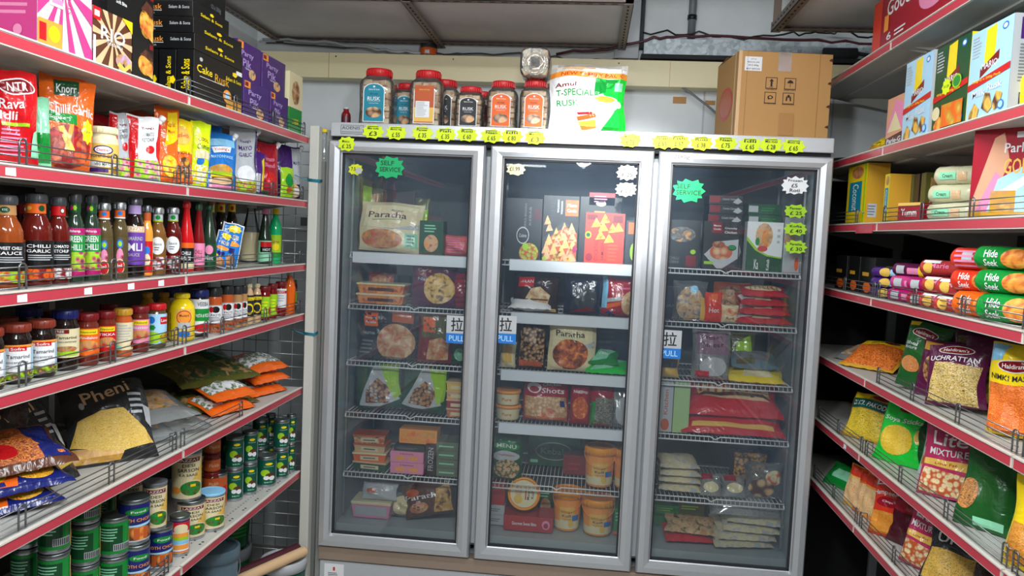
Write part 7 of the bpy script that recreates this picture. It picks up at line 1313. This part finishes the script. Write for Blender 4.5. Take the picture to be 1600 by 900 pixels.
R(6, 1500, 1560, 708, lambda W, H: mk_pouch('snack_packet', .14, .20, .05, 'green2', [e(.2, .4, .2, .2, 'food:strands:lorange:tan:brown'), e(.6, .93, .2, .05, 'dred'), r(.4, .04, .9, .14, 'mint')], 'pillow', 265, 18), 'green packet with small orange round picture beside the pink mixture packet', 'packet', 'green packets on the sixth right shelf', a=38, d=.055)
for i, (l, r_) in enumerate(((1528, 1588), (1575, 1640))):
    R(6, l, r_, 720, lambda W, H: mk_pouch('snack_packet', .15, .2, .04, 'olive', [r(.1, .1, .9, .7, 'food:soft:olive:dgreen:grey')], 'pillow', 266+i, 12), ['dark olive packet', 'shaded olive packet cut by the right edge'][i]+' in the sixth right shelf', 'packet', 'green packets on the sixth right shelf', a=25, d=.11+.03*i)
R(6, 1590, 1650, 770, lambda W, H: mk_pouch('snack_packet', .16, .2, .06, 'yellow', [r(.05, .05, .95, .5, 'food:strands:lorange:gold:rustc')], 'pillow', 268, 10), 'yellow packet at the right edge of the sixth right shelf', 'packet', None, a=35, d=.03)
# shelf 7
R(7, 1290, 1324, 735, lambda W, H: mk_pouch('snack_packet', .16, .1, .04, 'green', [r(.3, .3, .8, .7, 'mint')], 'pillow', 270, 40), 'green packet in the dark far end of the lowest right shelf', 'packet', None, a=25, d=.06)
for i, (l, r_, top, c_) in enumerate(((1320, 1342, 738, 'lgold'), (1335, 1358, 752, 'orange'), (1345, 1372, 760, 'lorange'))):
    R(7, l, r_, top, lambda W, H: mk_pouch('snack_packet', .12, .15, .045, c_, [r(.05, .75, .95, .98, 'redor'), r(.1, .1, .9, .7, 'food:strands:lgold:cream:orange')], 'pillow', 271+i, 14), 'orange topped packet, '+['farthest', 'second', 'third'][i]+' in the line left of the red packet', 'packet', 'orange topped packets', a=25, d=.04+.01*i)
R(7, 1357, 1412, 770, lambda W, H: mk_pouch('snack_packet', W, .19, .06, 'redor', [r(.1, .84, .36, .96, 'white'), r(.12, .86, .34, .94, 'red'), t('Hampeen', .4, .7, .7, .1, 'white'), e(.5, .56, .36, .08, 'crimson'), t('Chips', .5, .56, .3, .04, 'white'), r(.05, .04, .95, .4, 'food:strands:lorange:gold:orange')], 'pillow', 275, 18, roll=-4), 'orange red packet with white lettering on the lowest right shelf', 'packet', None, a=40, d=.03)
R(7, 1385, 1430, 785, lambda W, H: mk_pouch('snack_packet', .13, .17, .05, 'maroon', [r(.1, .6, .8, .8, 'crimson')], 'pillow', 276, 16), 'maroon packet between the orange red and the pink packets', 'packet', None, a=30, d=.08)
R(7, 1402, 1456, 792, lambda W, H: mk_pouch('snack_packet', W, .21, .06, 'pinkbag', li, 'pillow', 277, 16, roll=4), 'pink mixture packet with white script on the lowest right shelf', 'packet', 'pink mixture packets', a=40, d=.03)
R(7, 1440, 1520, 830, lambda W, H: mk_pouch('snack_packet', .17, .19, .05, 'char', [t('UPGI', .45, .78, .6, .14, 'white'), r(.05, .05, .85, .62, 'food:strands:gold:lgold:olive')], 'pillow', 278, 24), 'black packet with green yellow strands at the bottom right', 'packet', None, a=40, d=.03)
R(7, 1452, 1525, 800, lambda W, H: mk_pouch('snack_packet', .2, .19, .05, 'char', [e(.3, .6, .3, .14, 'lgrey'), e(.6, .4, .3, .2, 'grey')], 'pillow', 279, 30), 'black and silver packet behind the green yellow strands', 'packet', None, a=30, d=.12)
R(7, 1510, 1560, 870, lambda W, H: mk_pouch('snack_packet', .14, .16, .05, 'dbrown', [e(.5, .4, .3, .2, 'food:chunks:gold:tan:olive')], 'pillow', 280, 20), 'dark brown packet in the bottom right corner', 'packet', None, a=30, d=.06)
